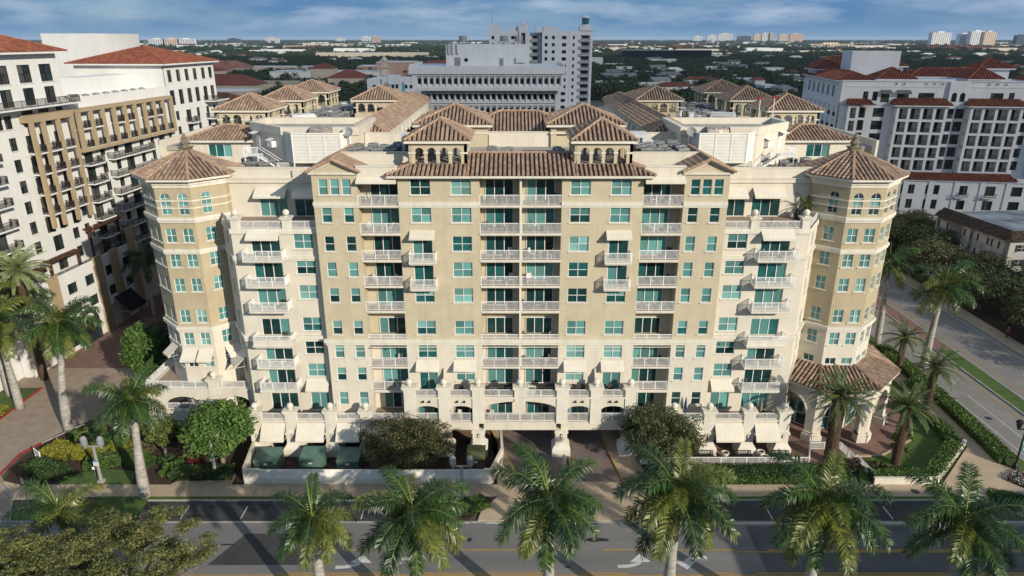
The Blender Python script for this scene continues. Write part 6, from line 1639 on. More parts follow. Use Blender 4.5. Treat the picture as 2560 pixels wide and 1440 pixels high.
# --- royal palms
ST = [(-15.9, -27.2, 10.9, 'royal palm with yellow lower fronds, leftmost of the row at the bottom', .55, 0, .92), (-8.5, -27.0, 11.2, 'dark green royal palm second from the left in the bottom row', .3, 0, 1.05), (2.0, -27.2, 12.1, 'royal palm in front of the entrance driveway', .15, 0, 1.05), (11.3, -27.4, 12.9, 'royal palm with browning fronds in front of the exit driveway', .5, 1, 1.1), (22.4, -27.2, 12.0, 'royal palm with a rust brown dead frond hanging on its trunk', .3, 2, 1.12), (33.2, -27.8, 10.6, 'royal palm at the bottom right corner beside the dark road', .1, 0, 1.05)]
for i, (x, y, h, l, ti, de, sc) in enumerate(ST): royal(x, y, h - 1.0, l, sc * (.92 if i == 0 else 1.05), ((i % 3 - 1) * .25, (i % 2) * .3), (21, 25, 23, 26, 24, 22)[i], ti, de, 'royal palms in the row along the bottom', i + 1, r=.42)
royal(-39.2, -9.8, 9.3, 'tall royal palm at the kerb between two lamp posts', 1.02, (-1.3, .4), 19, .2, 0, 'royal palms on the left', 11, r=.40)
royal(-54.9, 3.0, 12.6, 'big dense royal palm beside the brick road left of the grassed terrace', 1.12, (-1.6, .3), 20, .25, 0, 'royal palms on the left', 12, r=.40)
royal(-41.0, -19.6, 4.4, 'small bright green palm in front of the stop sign', .98, (-.3, 0), 14, .6, 0, 'royal palms on the left', 13, r=.3)
royal(-67.5, 4.0, 12.2, 'royal palm with gold lower fronds at the left edge', 1.05, (-.5, 0), 17, .6, 0, 'royal palms on the left', 14, r=.38); royal(-70.5, -1.0, 10.5, 'lower royal palm crown at the left edge below the gold fronded palm', 1.05, (0, 0), 17, .35, 0, 'royal palms on the left', 15, r=.38); royal(-68.2, 12.0, 12.6, 'royal palm behind the gold fronded palm on the left', 1.0, (0, 0), 16, .4, 0, 'royal palms on the left', 16, r=.38)
royal(56.2, 28.3, 12.3, 'royal palm with brown drooping fronds against the right tower', 1.08, (.8, 0), 15, .25, 2, 'royal palms beside the cross road', 17, r=.36); royal(59.0, 20.3, 11.4, 'royal palm standing free at the edge of the cross road', 1.18, (.5, 0), 18, .3, 1, 'royal palms beside the cross road', 18, r=.40)
for i, (px_, py_, hh, lab) in enumerate(((-69.0, 18.5, 10.5, 'royal palm below the silvery date palm on the left'), (-64.6, 8.5, 10.8, 'royal palm between the silvery date palm and the big dense palm'), (-68.4, -5.0, 9.5, 'lowest royal palm at the left edge beside the yellow hedge'), (-72.5, 10.5, 12.5, 'tall royal palm at the left edge behind the others'))): royal(px_, py_, hh, lab, 1.12, ((i % 2) * .5, 0), 19, (.2, .5, .3, .25)[i], 0, 'royal palms on the left', 80 + i, r=.36)
date_palm(-66.5, 16.5, 15.4, 'silvery date palm in front of the white podium on the left', 1.35, 46, SILV, 3, group=None)
date_palm(34.9, -3.6, 7.6, 'date palm growing from the white railed corner of the patio', 1.12, 46, None, 4, .62); date_palm(42.2, -4.0, 6.6, 'date palm with orange fruit stalks in the lawn inside the hedge', 1.0, 40, None, 5, .48); date_palm(50.8, 5.6, 6.6, 'date palm beside the sidewalk of the cross road', 1.0, 36, None, 6, .42); date_palm(54.6, 19.0, 4.6, 'short date palm beside the tiled porch roof', .95, 30, None, 7, .4)
for i, (x, y, h, s) in enumerate(((96, 88, 4.6, .9), (88.5, 80, 4.0, .9), (100, 90.5, 4.8, .85), (106, 92, 5, .85), (113, 91, 9.5, .9), (118, 92, 8.2, .9), (121, 90, 9, .9))): royal(x, y, h, ('small palm in front of the white arcade' if i < 4 else 'slender palm in front of the right part of the white arcade'), s, (0, 0), 12, .1, 0, 'palms before the white arcade' if i < 4 else 'slender palms before the white arcade', 30 + i, r=.2)
for i, (x, y, h) in enumerate(((-62.5, 40, 9), (-61.5, 47, 10), (-60.0, 54, 11), (-58, 62, 12))): royal(x, y, h, 'dark palm in the shade between the white building and the left tower', 1.0, (0, 0), 13, .05, 0, 'palms shaded between the buildings', 50 + i, r=.25, mats=(PALM3, PALM3, PALM1))
# --- broadleaf trees near the building
tree(-33.3, -4.2, 3.6, 4.0, 4.0, 3.2, 'round dense green tree in front of the left wing', FIC, 20000, .19, 170, 3, cr=(.14, .30), group=None, r=.26, zc=4.7, bark=BARKP)
tree(-12.3, -5.8, 3.0, 5.6, 3.9, 3.0, 'wide dark brownish tree in front of the left wall enclosure', [OLV[0], OLV[1], DKL[0], DKL[1]], 26000, .12, 200, 4, zc=4.0, fill=.1, cr=(.10, .26))
tree(15.6, -4.4, 3.2, 5.0, 3.7, 3.3, 'olive green fine leaved tree right of the exit driveway', [OLV[0], OLV[2], DKL[0]], 26000, .12, 190, 5, zc=4.3, fill=.1, cr=(.10, .26))
tree(-50.8, 14.8, 4.0, 2.7, 2.7, 3.9, 'bright green egg shaped tree standing in the sun beside the brick road', FIC, 13000, .20, 90, 6, zc=5.2)
tree(-48.0, 19.5, 4.5, 4.2, 4.2, 3.4, 'dark tree in shade behind the bright egg shaped tree', DKL, 8000, .24, 70, 7, zc=5.0); tree(-49.5, 27, 4.5, 4.0, 4.0, 3.4, 'dark tree in shade farther along the brick road', DKL, 7000, .24, 70, 8, zc=5.0)
tree(-40.5, -2.6, 2.6, 2.5, 2.0, 1.4, 'small yellow green tree with a bent trunk in the garden', YGL, 5200, .15, 40, 9, zc=3.3, bark=BARKP, r=.16, nl=4)
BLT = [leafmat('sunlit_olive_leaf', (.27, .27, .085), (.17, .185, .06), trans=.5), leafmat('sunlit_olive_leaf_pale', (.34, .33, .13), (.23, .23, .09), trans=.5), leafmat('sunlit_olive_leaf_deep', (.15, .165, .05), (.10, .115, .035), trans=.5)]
tree(-31.0, -28.6, 6.0, 7.6, 7.4, 2.4, 'large airy sunlit olive tree in the bottom left corner', BLT, 52000, .12, 260, 10, zc=7.6, r=.30, nl=12, bark=BARKP, fill=.05, up=.8, cr=(.06, .15))
tree(-39.8, -29.5, 5.5, 5.4, 5, 2.2, 'sunlit olive tree crown at the left edge of the bottom corner', BLT, 30000, .12, 170, 11, zc=8.0, r=.26, nl=9, bark=BARKP, fill=.05, up=.8, cr=(.07, .17))
rt = [(82, 30, 5, 5, 4), (86, 37, 5.5, 5, 4.2), (81, 42, 5.5, 5, 5), (84.5, 50, 5, 4.5, 5.5), (80.5, 56, 5.5, 5, 6), (84, 64, 5.5, 5, 6.5), (80, 70, 5.5, 5, 6.2), (86, 76, 6, 5, 6.5), (79.5, 82, 5, 5, 6), (91, 84, 6, 5, 6), (84, 90, 5, 4, 5.5), (95, 93, 5, 4, 5.5), (99.5, 40, 5, 4.5, 4.5), (92, 32, 5, 5, 4.5), (86, 24, 5, 5, 4), (94, 24, 5, 5, 4), (82.5, 17, 4.5, 4.5, 3.6), (91, 42, 4.5, 4, 6)]
rl = ['lowest', 'second lowest', 'third lowest']
RTM = [[DKL[0], DKL[1], OLV[0]], [OLV[0], OLV[1], OLV[2]], [DKL[0], OLV[0]]]
for i, (x, y, rx, ry, zc) in enumerate(rt):
    k = i % 3; m = RTM[k] if i != 12 else [GRY[0], OLV[1]]
    o = tree(x, y, zc * .75, rx, ry, 3.0, ['brownish dark tree in the shaded row beyond the cross road', 'olive tree in the shaded row beyond the cross road', 'dense dark tree in the shaded row beyond the cross road'][k] + ', ' + ('first', 'second', 'third', 'fourth', 'fifth', 'sixth')[i // 3] + ' of its kind' if i != 12 else 'grey half bare tree before the old apartment block', m, 6500, .22, 60, 60 + i, group='trees beyond the cross road, ' + ('brownish', 'olive', 'dense')[k] if i != 12 else None, zc=zc, key=('rt', k) if i != 12 else None)
# --- shrubs, hedges and beds
def bush(x, y, rx, ry, h, mats, label, n=1500, leaf=.13, seed=1, cat='shrub', name='shrub', z=.05, group=None):
    o = thing(name, label, cat, (x, y, z), 0, group); ob('foliage', crown_mesh((label, seed, x), mats, rx, ry, h, n, leaf, max(8, int(n / 80)), seed, .2), o, (0, 0, h * .35), kind='stuff'); return o
def hedge(pts, w, h, mats, label, dens=130, leaf=.11, seed=1, z=.05):
    o = thing('hedge', label, 'hedge', (pts[0][0], pts[0][1], z)); g = np.random.default_rng(seed); b = MB(); P = []
    for (x0, y0), (x1, y1) in zip(pts, pts[1:]):
        d = Vector((x1 - x0, y1 - y0)); L = d.length; d.normalize(); nn_ = Vector((-d.y, d.x)); c = MB()
        b.bar((x0 - pts[0][0], y0 - pts[0][1], h * .45), (x1 - pts[0][0], y1 - pts[0][1], h * .45), w * .9, h * .85)
        n = int(L * (w + 2 * h) * dens); s = g.random(n) * L; q = (g.random(n) - .5) * (w + 2 * h); xx = np.clip(q, -w / 2, w / 2) + g.normal(size=n) * .07; zz = np.where(np.abs(q) > w / 2, h - (np.abs(q) - w / 2), h) + g.normal(size=n) * .07
        P.append(np.stack([x0 - pts[0][0] + d.x * s + nn_.x * xx, y0 - pts[0][1] + d.y * s + nn_.y * xx, np.maximum(zz, .03)], 1))
    build('core', b, DKL[0], o); P = np.concatenate(P); n = len(P); nr = g.normal(size=(n, 3)) + np.array([0, -.2, .6]); nr /= np.linalg.norm(nr, axis=1)[:, None]; a = np.cross(nr, g.normal(size=(n, 3))); a /= np.linalg.norm(a, axis=1)[:, None]; c = np.cross(nr, a); sz = leaf * g.uniform(.6, 1.3, n)[:, None]
    V = np.stack([P - a * sz, P - c * sz * .6, P + a * sz, P + c * sz * .6], 1).reshape(-1, 3); me = bpy.data.meshes.new('foliage'); me.from_pydata(V.tolist(), [], np.arange(4 * n).reshape(-1, 4).tolist())
    for m in mats: me.materials.append(m)
    me.polygons.foreach_set('material_index', (g.random(n) * len(mats)).astype(np.int32)); ob('foliage', me, o, kind='stuff'); return o
YEL_ = [leafmat('golden_duranta_leaf', (.30, .28, .03), (.17, .18, .025), ri=.3)]; REDL = [leafmat('red_ti_leaf', (.14, .012, .018), (.07, .008, .012))]; GRN = [leafmat('hedge_leaf', (0.079, 0.149, 0.028), (0.038, 0.084, 0.019)), leafmat('hedge_leaf_light', (0.149, 0.219, 0.038), (0.088, 0.140, 0.028))]
FLW = [M('white_flower', (.62, .60, .60), .8, .1), M('dark_red_flower', (.16, .012, .016), .8, .1), GRN[0]]
hedge([(44.8, -6.9), (37.9, -6.9)], 1.25, 1.0, GRN, 'clipped green hedge on the low wall along the front sidewalk', seed=2); hedge([(44.6, -6.8), (50.6, -.9), (51.4, 3), (50.4, 7), (48.9, 9)], 1.5, 1.0, GRN, 'clipped hedge curving round the corner lawn', seed=3)
hedge([(55.8, 26), (55.6, 10), (55.0, 0), (54.6, -4.2)], 1.9, 1.0, GRN, 'broad hedge between the sidewalk and the cross road', seed=4); hedge([(48.6, -10.2), (52.2, -11.4)], 1.5, .8, [GRN[0]], 'short dark hedge at the street corner', seed=5)
hedge([(14, -6.3), (36, -5.9)], 1.5, .9, [GRN[0], DKL[0]], 'dark hedge in front of the railed patio', seed=6); hedge([(14, -7.4), (36, -7.2)], .8, .5, GRN, 'low bright hedge edging the patio planting', seed=7)
hedge([(-38, -6.5), (-31.2, -6.3)], 1.6, 1.0, [GRN[0], DKL[0]], 'dark hedge in front of the round tree', seed=8); hedge([(-54.4, -4.6), (-50.6, -6.7), (-49.6, -5.5)], 2.2, .9, [GRN[0], DKL[0]], 'dark green hedge at the tip of the garden bed', seed=9)
hedge([(-54.6, -1.2), (-51, -2.2), (-47.3, -1.6), (-45.6, -.3)], 2.3, .75, YEL_, 'golden yellow hedge in the garden bed', 170, .10, 10); hedge([(-8.2, -11.3), (-5.4, -12.0), (-3.6, -10.9)], 1.9, .55, GRN, 'bright green ground cover on the street island', 140, .12, 11)
hedge([(-66.3, -13), (-66.3, 8)], 1.3, .7, YEL_, 'yellow hedge behind the red kerb on the left', 120, .12, 12); hedge([(-48.5, -4.4), (-44, -3.2), (-41.2, -4.8)], 2.0, .8, GRN, 'bright green hedge behind the garden lawn', 130, .12, 13)
o = hedge([(53.6, -6.2), (55.2, -8.6)], 2.6, .3, FLW, 'bed of white and dark red flowers at the street corner', 260, .10, 14, z=.08); o['category'] = 'flower bed'; o.name = 'flower_bed'; o = hedge([(50.6, -12.2), (52.6, -13.2)], 1.2, .25, FLW, 'small bed of white and red flowers by the kerb ramp', 260, .10, 15, z=.08); o['category'] = 'flower bed'; o.name = 'flower_bed'
bl = [(-36.2, -4.6, 1.0, .8, 1.1, REDL, 'deep red shrub under the round tree', 900), (-37.6, -3.8, .8, .7, .9, YEL_, 'small yellow shrub beside the deep red one', 700), (-43.6, -1.4, 1.5, 1.2, .9, [OLV[1], OLV[0]], 'brownish shrub between the lamp post and the palm', 1500), (-45.8, -2.9, 1.4, 1.0, .8, [OLV[1], GRN[1]], 'brown and green shrub behind the lamp post', 1400), (-39.2, -4.2, 1.6, 1.1, .9, [GRN[0], DKL[0]], 'dark shrub beneath the small bent tree', 1500), (-38.5, -5.6, 1.3, 1.0, .9, GRN, 'green shrub beside the palm trunk', 1400), (-42.0, 0.6, 1.8, 1.2, 1.1, [DKL[0], GRN[0]], 'dark shrub near the podium wall', 1600), (-52.4, 1.4, 1.6, 1.2, .9, GRN, 'green shrub by the red kerb', 1500), (-35.6, -1.2, 1.5, 1.2, 1.2, [DKL[0]], 'dark shrub in the shade of the podium', 1300), (-12.6, -9.0 - 2.0, 1.0, .6, .5, [DKL[0], OLV[1]], 'low brown shrub on the mulch island', 600), (45.6, 1.2, 1.4, 1.2, .8, GRN, 'bright green bromeliad clump beside the fruiting date palm', 900), (44.4, -1.4, 1.2, 1.0, .8, GRN, 'smaller bromeliad clump in the corner lawn', 800), (40.0, -4.6, .9, .8, .6, [OLV[1], DKL[0]], 'dark spiky shrub at the patio steps', 600), (37.4, -4.9, 1.4, 1.1, .7, [DKL[0], REDL[0]], 'dark planting round the date palm foot', 900), (54.2, 13, 1.6, 2.6, 1.4, GRN, 'rounded shrub beside the porch', 2200), (53.6, 22, 1.6, 2.6, 1.2, GRN, 'rounded shrub behind the porch', 2000)]
for i, (x, y, rx, ry, h, m, l, n) in enumerate(bl): bush(x, y, rx, ry, h, m, l, n, .14, 40 + i)
for i, (x, y) in enumerate(((-49.2, 0.4), (-47.4, -0.6), (-46.6, 1.6))):
    o = thing('areca_palm', ['feathery low palm clump nearest the golden hedge', 'feathery low palm clump in the middle of the garden bed', 'feathery low palm clump at the back of the garden bed'][i], 'palm', (x, y, 0), i); 
    for k in range(16):
        lev = 0 if k < 7 else 1; f = ob('frond', frond_mesh((lev, k % 2, 'r'), PALM1, 4.3, (0.95, .42)[lev], (1.35, 1.35)[lev], 84, 1.12, .095, .85, 100 + lev * 10 + k % 2), o, (0, 0, .3), k * 2.4, sc=.48 + .1 * (k % 3) / 2)
# --- city trees: the 300 that show largest as trees, the rest as one wood
CTL = [leafmat('city_tree_leaf', (0.030, 0.054, 0.017), (0.017, 0.032, 0.011), trans=.1), leafmat('city_tree_leaf_olive', (0.061, 0.078, 0.024), (0.035, 0.049, 0.017), trans=.1)]
cms = [crown_mesh(('city', k), [CTL[k % 2], CTL[0]], 6, 6, 4.2, 420, .85, 26, 900 + k) for k in range(4)]
tg = MB(); tg.tube([(0, 0, 0), (.2, 0, 3), (.1, .2, 6)], [.4, .3, .15], 5); tgm = tg.mesh('trunk', BARK)
tr_ = random.Random(77); pos = []
tries = 0
while len(pos) < 300 and tries < 60000:
    tries += 1; y = 150 + 700 * tr_.random() ** .9; x = (tr_.random() * 2 - 1) * (y + 70) * .78
    if y < 420 and abs(x) < 75: continue
    if x > 45 and y < 165 and x < 135: continue
    if x > 52 and x < 80: continue
    if any(abs(a - x) < 6 + c * .75 and abs(b_ - y) < 6 + c * .75 for a, b_, c in placed if abs(b_ - y) < 90): continue
    if any((a - x) ** 2 + (b_ - y) ** 2 < 60 for a, b_, c in pos): continue
    pos.append((x, y, 0))
for i, (x, y, _) in enumerate(pos):
    k = tr_.randrange(4); side = 'left of the white towers' if x < 0 else 'right of the white towers'; lab = ('dark green tree in the suburb ' if k % 2 == 0 else 'olive green tree in the suburb ') + side
    o = thing('city_tree', lab, 'tree', (x, y, 0), tr_.uniform(0, 6.28), lab.replace('tree', 'trees')); s = tr_.uniform(.75, 1.35); ob('trunk', tgm, o, sc=s); cr = ob('crown', cms[k], o, (0, 0, 6.2 * s), sc=(s, s, s * tr_.uniform(.8, 1.3)))
    if i < 4: cms[i] = cms[i]
pp_ = random.Random(99)
for i in range(46):
    y = pp_.uniform(330, 900); x = pp_.uniform(-260, -60) if i < 30 else pp_.uniform(70, 420)
    if y < 440 and x > -150: y += 150
    o = thing('city_palm', 'dark palm among the mall roofs' if x < 0 else 'dark palm among the suburban houses', 'palm', (x, y, 0), pp_.uniform(0, 6), 'palms among the mall roofs' if x < 0 else 'palms among the houses')
    def pt(): b = MB(); b.tube([(0, 0, 0), (.2, 0, 7), (.3, 0, 14)], [.5, .4, .3], 5); return b.mesh('trunk', BARK)
    def pc():
        b = MB(); q = random.Random(4)
        for k in range(17):
            a = k * 2.4; e = .9 - 1.5 * k / 17; p = Vector((.3, 0, 14)); d = Vector((math.cos(a), math.sin(a), 0)); w = Vector((-d.y, d.x, 0))
            pts = [p, p + d * 2.2 * math.cos(e) + Vector((0, 0, 2.2 * math.sin(e) + .3)), p + d * 4.6 * max(.5, math.cos(e)) + Vector((0, 0, 3.2 * math.sin(e) - .8))]
            b.face([pts[0] - w * .1, pts[0] + w * .1, pts[1] + w * .75 - Vector((0, 0, .4)), pts[1]]); b.face([pts[0] - w * .1, pts[1], pts[1] - w * .75 - Vector((0, 0, .4))]); b.face([pts[1], pts[1] + w * .75 - Vector((0, 0, .4)), pts[2]]); b.face([pts[1] - w * .75 - Vector((0, 0, .4)), pts[1], pts[2]])
        return b.mesh('crown', CTL[0])
    s = pp_.uniform(.8, 1.15); ob('trunk', cached('cpt', pt), o, sc=s); ob('crown', cached('cpc', pc), o, sc=s)
def scatter(name, pts, scales, mesh_obj, seed):
    me = bpy.data.meshes.new(name); me.from_pydata(pts, [], []); at = me.attributes.new('sc', 'FLOAT', 'POINT'); at.data.foreach_set('value', scales); o = ob(name, me, kind='stuff'); ng = bpy.data.node_groups.new(name, 'GeometryNodeTree'); ng.interface.new_socket('Geometry', in_out='INPUT', socket_type='NodeSocketGeometry'); ng.interface.new_socket('Geometry', in_out='OUTPUT', socket_type='NodeSocketGeometry')
    N = ng.nodes; L = ng.links; gi = N.new('NodeGroupInput'); go = N.new('NodeGroupOutput'); ip = N.new('GeometryNodeInstanceOnPoints'); oi = N.new('GeometryNodeObjectInfo'); oi.inputs['Object'].default_value = mesh_obj; oi.inputs['As Instance'].default_value = True; na = N.new('GeometryNodeInputNamedAttribute'); na.inputs['Name'].default_value = 'sc'; rv = N.new('FunctionNodeRandomValue'); rv.data_type = 'FLOAT_VECTOR'; rv.inputs['Max'].default_value = (0, 0, 6.28); rv.inputs['Seed'].default_value = seed
    L.new(gi.outputs[0], ip.inputs['Points']); L.new(oi.outputs['Geometry'], ip.inputs['Instance']); L.new(rv.outputs[0], ip.inputs['Rotation']); L.new(na.outputs[0], ip.inputs['Scale']); L.new(ip.outputs[0], go.inputs[0]); md = o.modifiers.new('scatter', 'NODES'); md.node_group = ng; return o
crs = [o for o in COL.objects if o.name.startswith('crown') and o.data in cms]
src = []
for m in cms:
    for o in crs:
        if o.data == m: src.append(o); break
gg = np.random.default_rng(8)
for k, so_ in enumerate(src):
    n = 8500; u = gg.random(n); y = np.where(u < .62, 330 + 1900 * gg.random(n), 2200 + 9000 * gg.random(n) ** 1.7); x = (gg.random(n) * 2 - 1) * (y + 80) * .82; s = np.where(y < 2200, gg.uniform(.7, 1.25, n), gg.uniform(1.0, 2.2, n)) * np.where(y > 6000, 1.6, 1)
    keep = ~((np.abs(x) < 80) & (y < 480)) & ~((x > 51) & (x < 81) & (y < 420))
    for a, b_, c in placed: keep &= ~((np.abs(x - a) < c * .85) & (np.abs(y - b_) < c * .85))
    x, y, s = x[keep], y[keep], s[keep]; scatter('distant_trees', np.stack([x, y, 5.2 * s], 1).tolist(), s.astype(np.float32), so_, k)
# ================================================================ street furniture, roof plant, furniture
# --- roof condensers
def acmesh():
    b = MB(); b.box(-.45, .45, -.45, .45, .12, 1.02, 0); b.box(-.48, .48, -.48, .48, 1.02, 1.10, 0)
    for k in range(7):
        z = .22 + .11 * k
        for s in (-1, 1): b.box(-.40, .40, s * .46 - .012, s * .46 + .012, z, z + .05, 1); b.box(s * .46 - .012, s * .46 + .012, -.40, .40, z, z + .05, 1)
    b.box(-.42, -.3, -.42, .42, 0, .12, 1); b.box(.3, .42, -.42, .42, 0, .12, 1); return b.mesh('casing', [METAL, DMETAL])
def fanmesh():
    b = MB(); b.lathe([(.38, 1.101), (.38, 1.15), (.33, 1.15), (.32, 1.12)], 12, mi=0); b.lathe([(.1, 1.12), (.1, 1.17), (.02, 1.18)], 8, mi=1)
    for k in range(5):
        a = 1.256 * k; b.bar((.08 * math.cos(a), .08 * math.sin(a), 1.13), (.34 * math.cos(a), .34 * math.sin(a), 1.13), .05, .02, 1)
    return b.mesh('fan_grille', [METAL, DMETAL])
hp = random.Random(12)
NTH = ('first', 'second', 'third', 'fourth', 'fifth', 'sixth', 'seventh', 'eighth', 'ninth')
def ac_cluster(spots, label, group, z, s0=1.0):
    ys = sorted(spots, key=lambda p: p[1]); n = len(spots); nr = max(1, round(n ** .5 * .8)); rws = [sorted(ys[n * k // nr:n * (k + 1) // nr]) for k in range(nr)]
    for ri_, rw_ in enumerate(rws):
      for ci_, (x, y) in enumerate(rw_):
        o = thing('condenser', '%s from the left in the %s row: %s' % (NTH[min(ci_, 8)], 'front' if ri_ == 0 else NTH[ri_], label), 'air conditioner', (x, y, z), hp.uniform(-.15, .15), group, sc=s0 * hp.uniform(.9, 1.15)); ob('casing', cached('acm', acmesh), o); ob('fan_grille', cached('acf', fanmesh), o)
def gridspots(x0, x1, y0, y1, n): return [(hp.uniform(x0, x1), hp.uniform(y0, y1)) for _ in range(n)]
def rows(x0, y0, nx, ny, dx, dy): return [(x0 + dx * i + hp.uniform(-.2, .2), y0 + dy * j + hp.uniform(-.2, .2)) for i in range(nx) for j in range(ny)]
ac_cluster(rows(-18.4, 6.0, 4, 3, 1.45, 2.1), 'condenser left of the left belvedere', 'condensers left of the left belvedere', 32.36, 1.15)
ac_cluster(rows(13.6, 6.0, 4, 4, 1.45, 1.9), 'condenser right of the right belvedere', 'condensers right of the right belvedere', 32.36, 1.15)
ac_cluster([(-4.4, 6), (-3.1, 6.2), (-3.2, 8.2), (-1.6, 7.2), (-1.2, 9)], 'condenser just right of the left belvedere', 'condensers right of the left belvedere', 32.36); ac_cluster([(3.2, 6), (4.4, 6.4), (4.2, 8.2)], 'condenser just left of the right belvedere', 'condensers left of the right belvedere', 32.36)
ac_cluster([(-31.5, 11), (-30.1, 11.2), (-32.6, 12.6), (-31, 13), (-29.8, 13.4), (-33.2, 14)], 'condenser by the left stair', 'condensers by the left outside stair', 30.1); ac_cluster([(31.6, 11), (33, 11.4), (34.2, 12.4), (31.8, 13), (33.2, 14), (35, 14.4)], 'condenser by the right stair', 'condensers by the right outside stair', 30.1)
ac_cluster(rows(-34.5, 44, 4, 5, 1.7, 3.4) + rows(-33.5, 62, 4, 3, 1.8, 3), 'condenser by the left rear pavilions', 'condensers among the left rear pavilions', 31.9, 1.35); ac_cluster(rows(29.6, 44, 4, 5, 1.7, 3.4) + rows(28.8, 62, 5, 3, 1.8, 3), 'condenser by the right rear pavilions', 'condensers among the right rear pavilions', 31.9, 1.35)
for x, y, z, rz, lab in ((-11.9, 10.6, 32.36, .1, 'large white rooftop air handler behind the left front belvedere'), (13.2, 12.6, 32.36, -.1, 'large white rooftop air handler with a sloped hood behind the right front belvedere'), (-33.0, 38, 31.9, .5, 'long pale rooftop air handler beside the left rear pavilions'), (32.0, 40, 31.9, -.4, 'long white rooftop air handler beside the right rear pavilions')):
    o = thing('air_handler', lab, 'air handler', (x, y, z), rz); b = MB(); b.box(-1.7, 1.7, -1.1, 1.1, .2, 2.2); b.box(-1.75, 1.75, -1.15, 1.15, 2.2, 2.3); build('casing', b, M('white_unit_paint', (.66, .66, .64), .5, .08, 1.0), o)
    b = MB(); b.face([(1.7, -1, 2.1), (2.7, -1, 1.2), (2.7, 1, 1.2), (1.7, 1, 2.1)]); b.face([(1.7, -1, .9), (2.7, -1, 1.2), (1.7, -1, 2.1)]); b.face([(1.7, 1, 2.1), (2.7, 1, 1.2), (1.7, 1, .9)]); build('hood', b, MATS['white_unit_paint'], o); b = MB(); b.box(-1.5, 1.5, -1, 1, 0, .2); build('kerb_frame', b, DMETAL, o)
    b = MB()
    for k in range(6): b.box(-1.3 + .45 * k, -1.0 + .45 * k, -1.13, -1.101, .5, 1.8)
    build('grille', b, M('pale_green_metal', (.05, .11, .105), .5, .1), o, kind='stuff')
for s in (-1, 1):       # cooling tower behind each louver screen, round fan
    o = thing('rusty_cooling_fan', 'rusty round fan and duct above the louver screen on the ' + ('left' if s < 0 else 'right'), 'fan', (s * 23.4, 13.0, 33.2)); b = MB(); t = MB(); t.lathe([(.85, -1.3), (.95, 0), (.85, 1.2)], 14); b.add(t, Matrix.Translation((0, 0, 1.2)) @ Matrix.Rotation(R(90), 4, 'Y')); build('drum', b, M('galvanised_patched', (.55, .53, .49), .4, .3, 3.0, col2=(.20, .10, .05), metal=.4), o)
    b = MB(); t = MB(); t.lathe([(.8, 0), (.8, .1), (.1, .12)], 14); b.add(t, Matrix.Translation((-s * -1.3, 0, 1.2)) @ Matrix.Rotation(R(90), 4, 'Y')); build('rusty_grille', b, M('rust', (.16, .06, .03), .9, .3, 4.0), o); b = MB(); b.box(-.9, .9, -.6, .6, -3.2, .4); build('stand', b, DMETAL, o)
    # outside steel stair
    o = thing('steel_stair', 'white steel stair with railings up to the roof door beside the ' + ('left' if s < 0 else 'right') + ' mechanical block', 'stair', (s * 31.0, 13.2, 30.1)); b = MB()
    for k in range(9): b.box(s * (-2.2 + .28 * k) - .14, s * (-2.2 + .28 * k) + .14, -.45, .45, .18 * k + .12, .18 * k + .17)
    build('steps', b, RAILW, o); b = MB(); x0, x1 = sorted((s * .25, s * 1.9)); b.box(x0, x1, -.5, 1.2, 1.7, 1.78)
    for x in (x0 + .06, x1 - .06):
        for y in (-.44, 1.14): b.box(x - .05, x + .05, y - .05, y + .05, 0, 1.7)
    build('landing', b, RAILW, o)
    for p, q, z in (((x0, -.5), (x1, -.5), 1.78), ((s * 1.9, -.5), (s * 1.9, 1.2), 1.78), ((s * -2.4 - (1.6 if s > 0 else 0) if False else min(s * -3.6, s * -2.0), -.9), (max(s * -3.6, s * -2.0), -.9), 0)): railing(o, p, q, z, 1.0)
    b = MB()
    for y in (-.45, .45): b.bar((s * -2.2, y, 1.1), (s * .25, y, 2.75), .05); b.bar((s * -2.2, y, .1), (s * .25, y, 1.65), .06, .18)
    build('handrail', b, RAILW, o)
    d = thing('satellite_dish', 'grey satellite dish on the roof edge of the ' + ('left' if s < 0 else 'right') + ' mechanical block', 'dish', (s * 20.2, 12.4, 32.0)); b = MB(); t = MB(); t.lathe([(.05, 0), (.35, .07), (.62, .24), (.60, .27), (.3, .1)], 14); b.add(t, Matrix.Translation((0, 0, 2.6)) @ Matrix.Rotation(R(60), 4, 'X')); build('dish', b, METAL, d); b = MB(); b.tube([(0, 0, 0), (0, .1, 2.6)], .06, 6); build('mast', b, METAL, d)
# vents on the gutter roof, roof clutter
for k in range(26):
    s = -1 if k % 2 else 1; x = s * hp.uniform(26, 35); y = hp.uniform(42, 74)
    o = thing('roof_vent', 'small white vent box among the ' + ('left' if s < 0 else 'right') + ' rear rooftop units', 'vent', (x, y, 31.9), hp.uniform(0, 1), 'vent boxes among the %s rear units' % ('left' if s < 0 else 'right')); b = MB(); h = hp.uniform(.6, 1.7); b.box(-.4, .4, -.35, .35, 0, h); b.box(-.5, .5, -.45, .45, h, h + .12); build('casing', b, MATS['white_unit_paint'], o)
for x, y in ((36.2, 30.5), (33.5, 28.5)):
    o = thing('aviation_light', 'thin white mast with a red lamp on the roof by the right rear pavilions' if x > 35 else 'second thin mast with a red lamp left of the first', 'mast', (x, y, 31.9)); b = MB(); b.tube([(0, 0, 0), (0, 0, 5.2)], .06, 6); build('mast', b, RAILW, o); b = MB(); b.box(-.3, .3, -.12, .12, 5.2, 5.5); build('lamp', b, REDK, o)
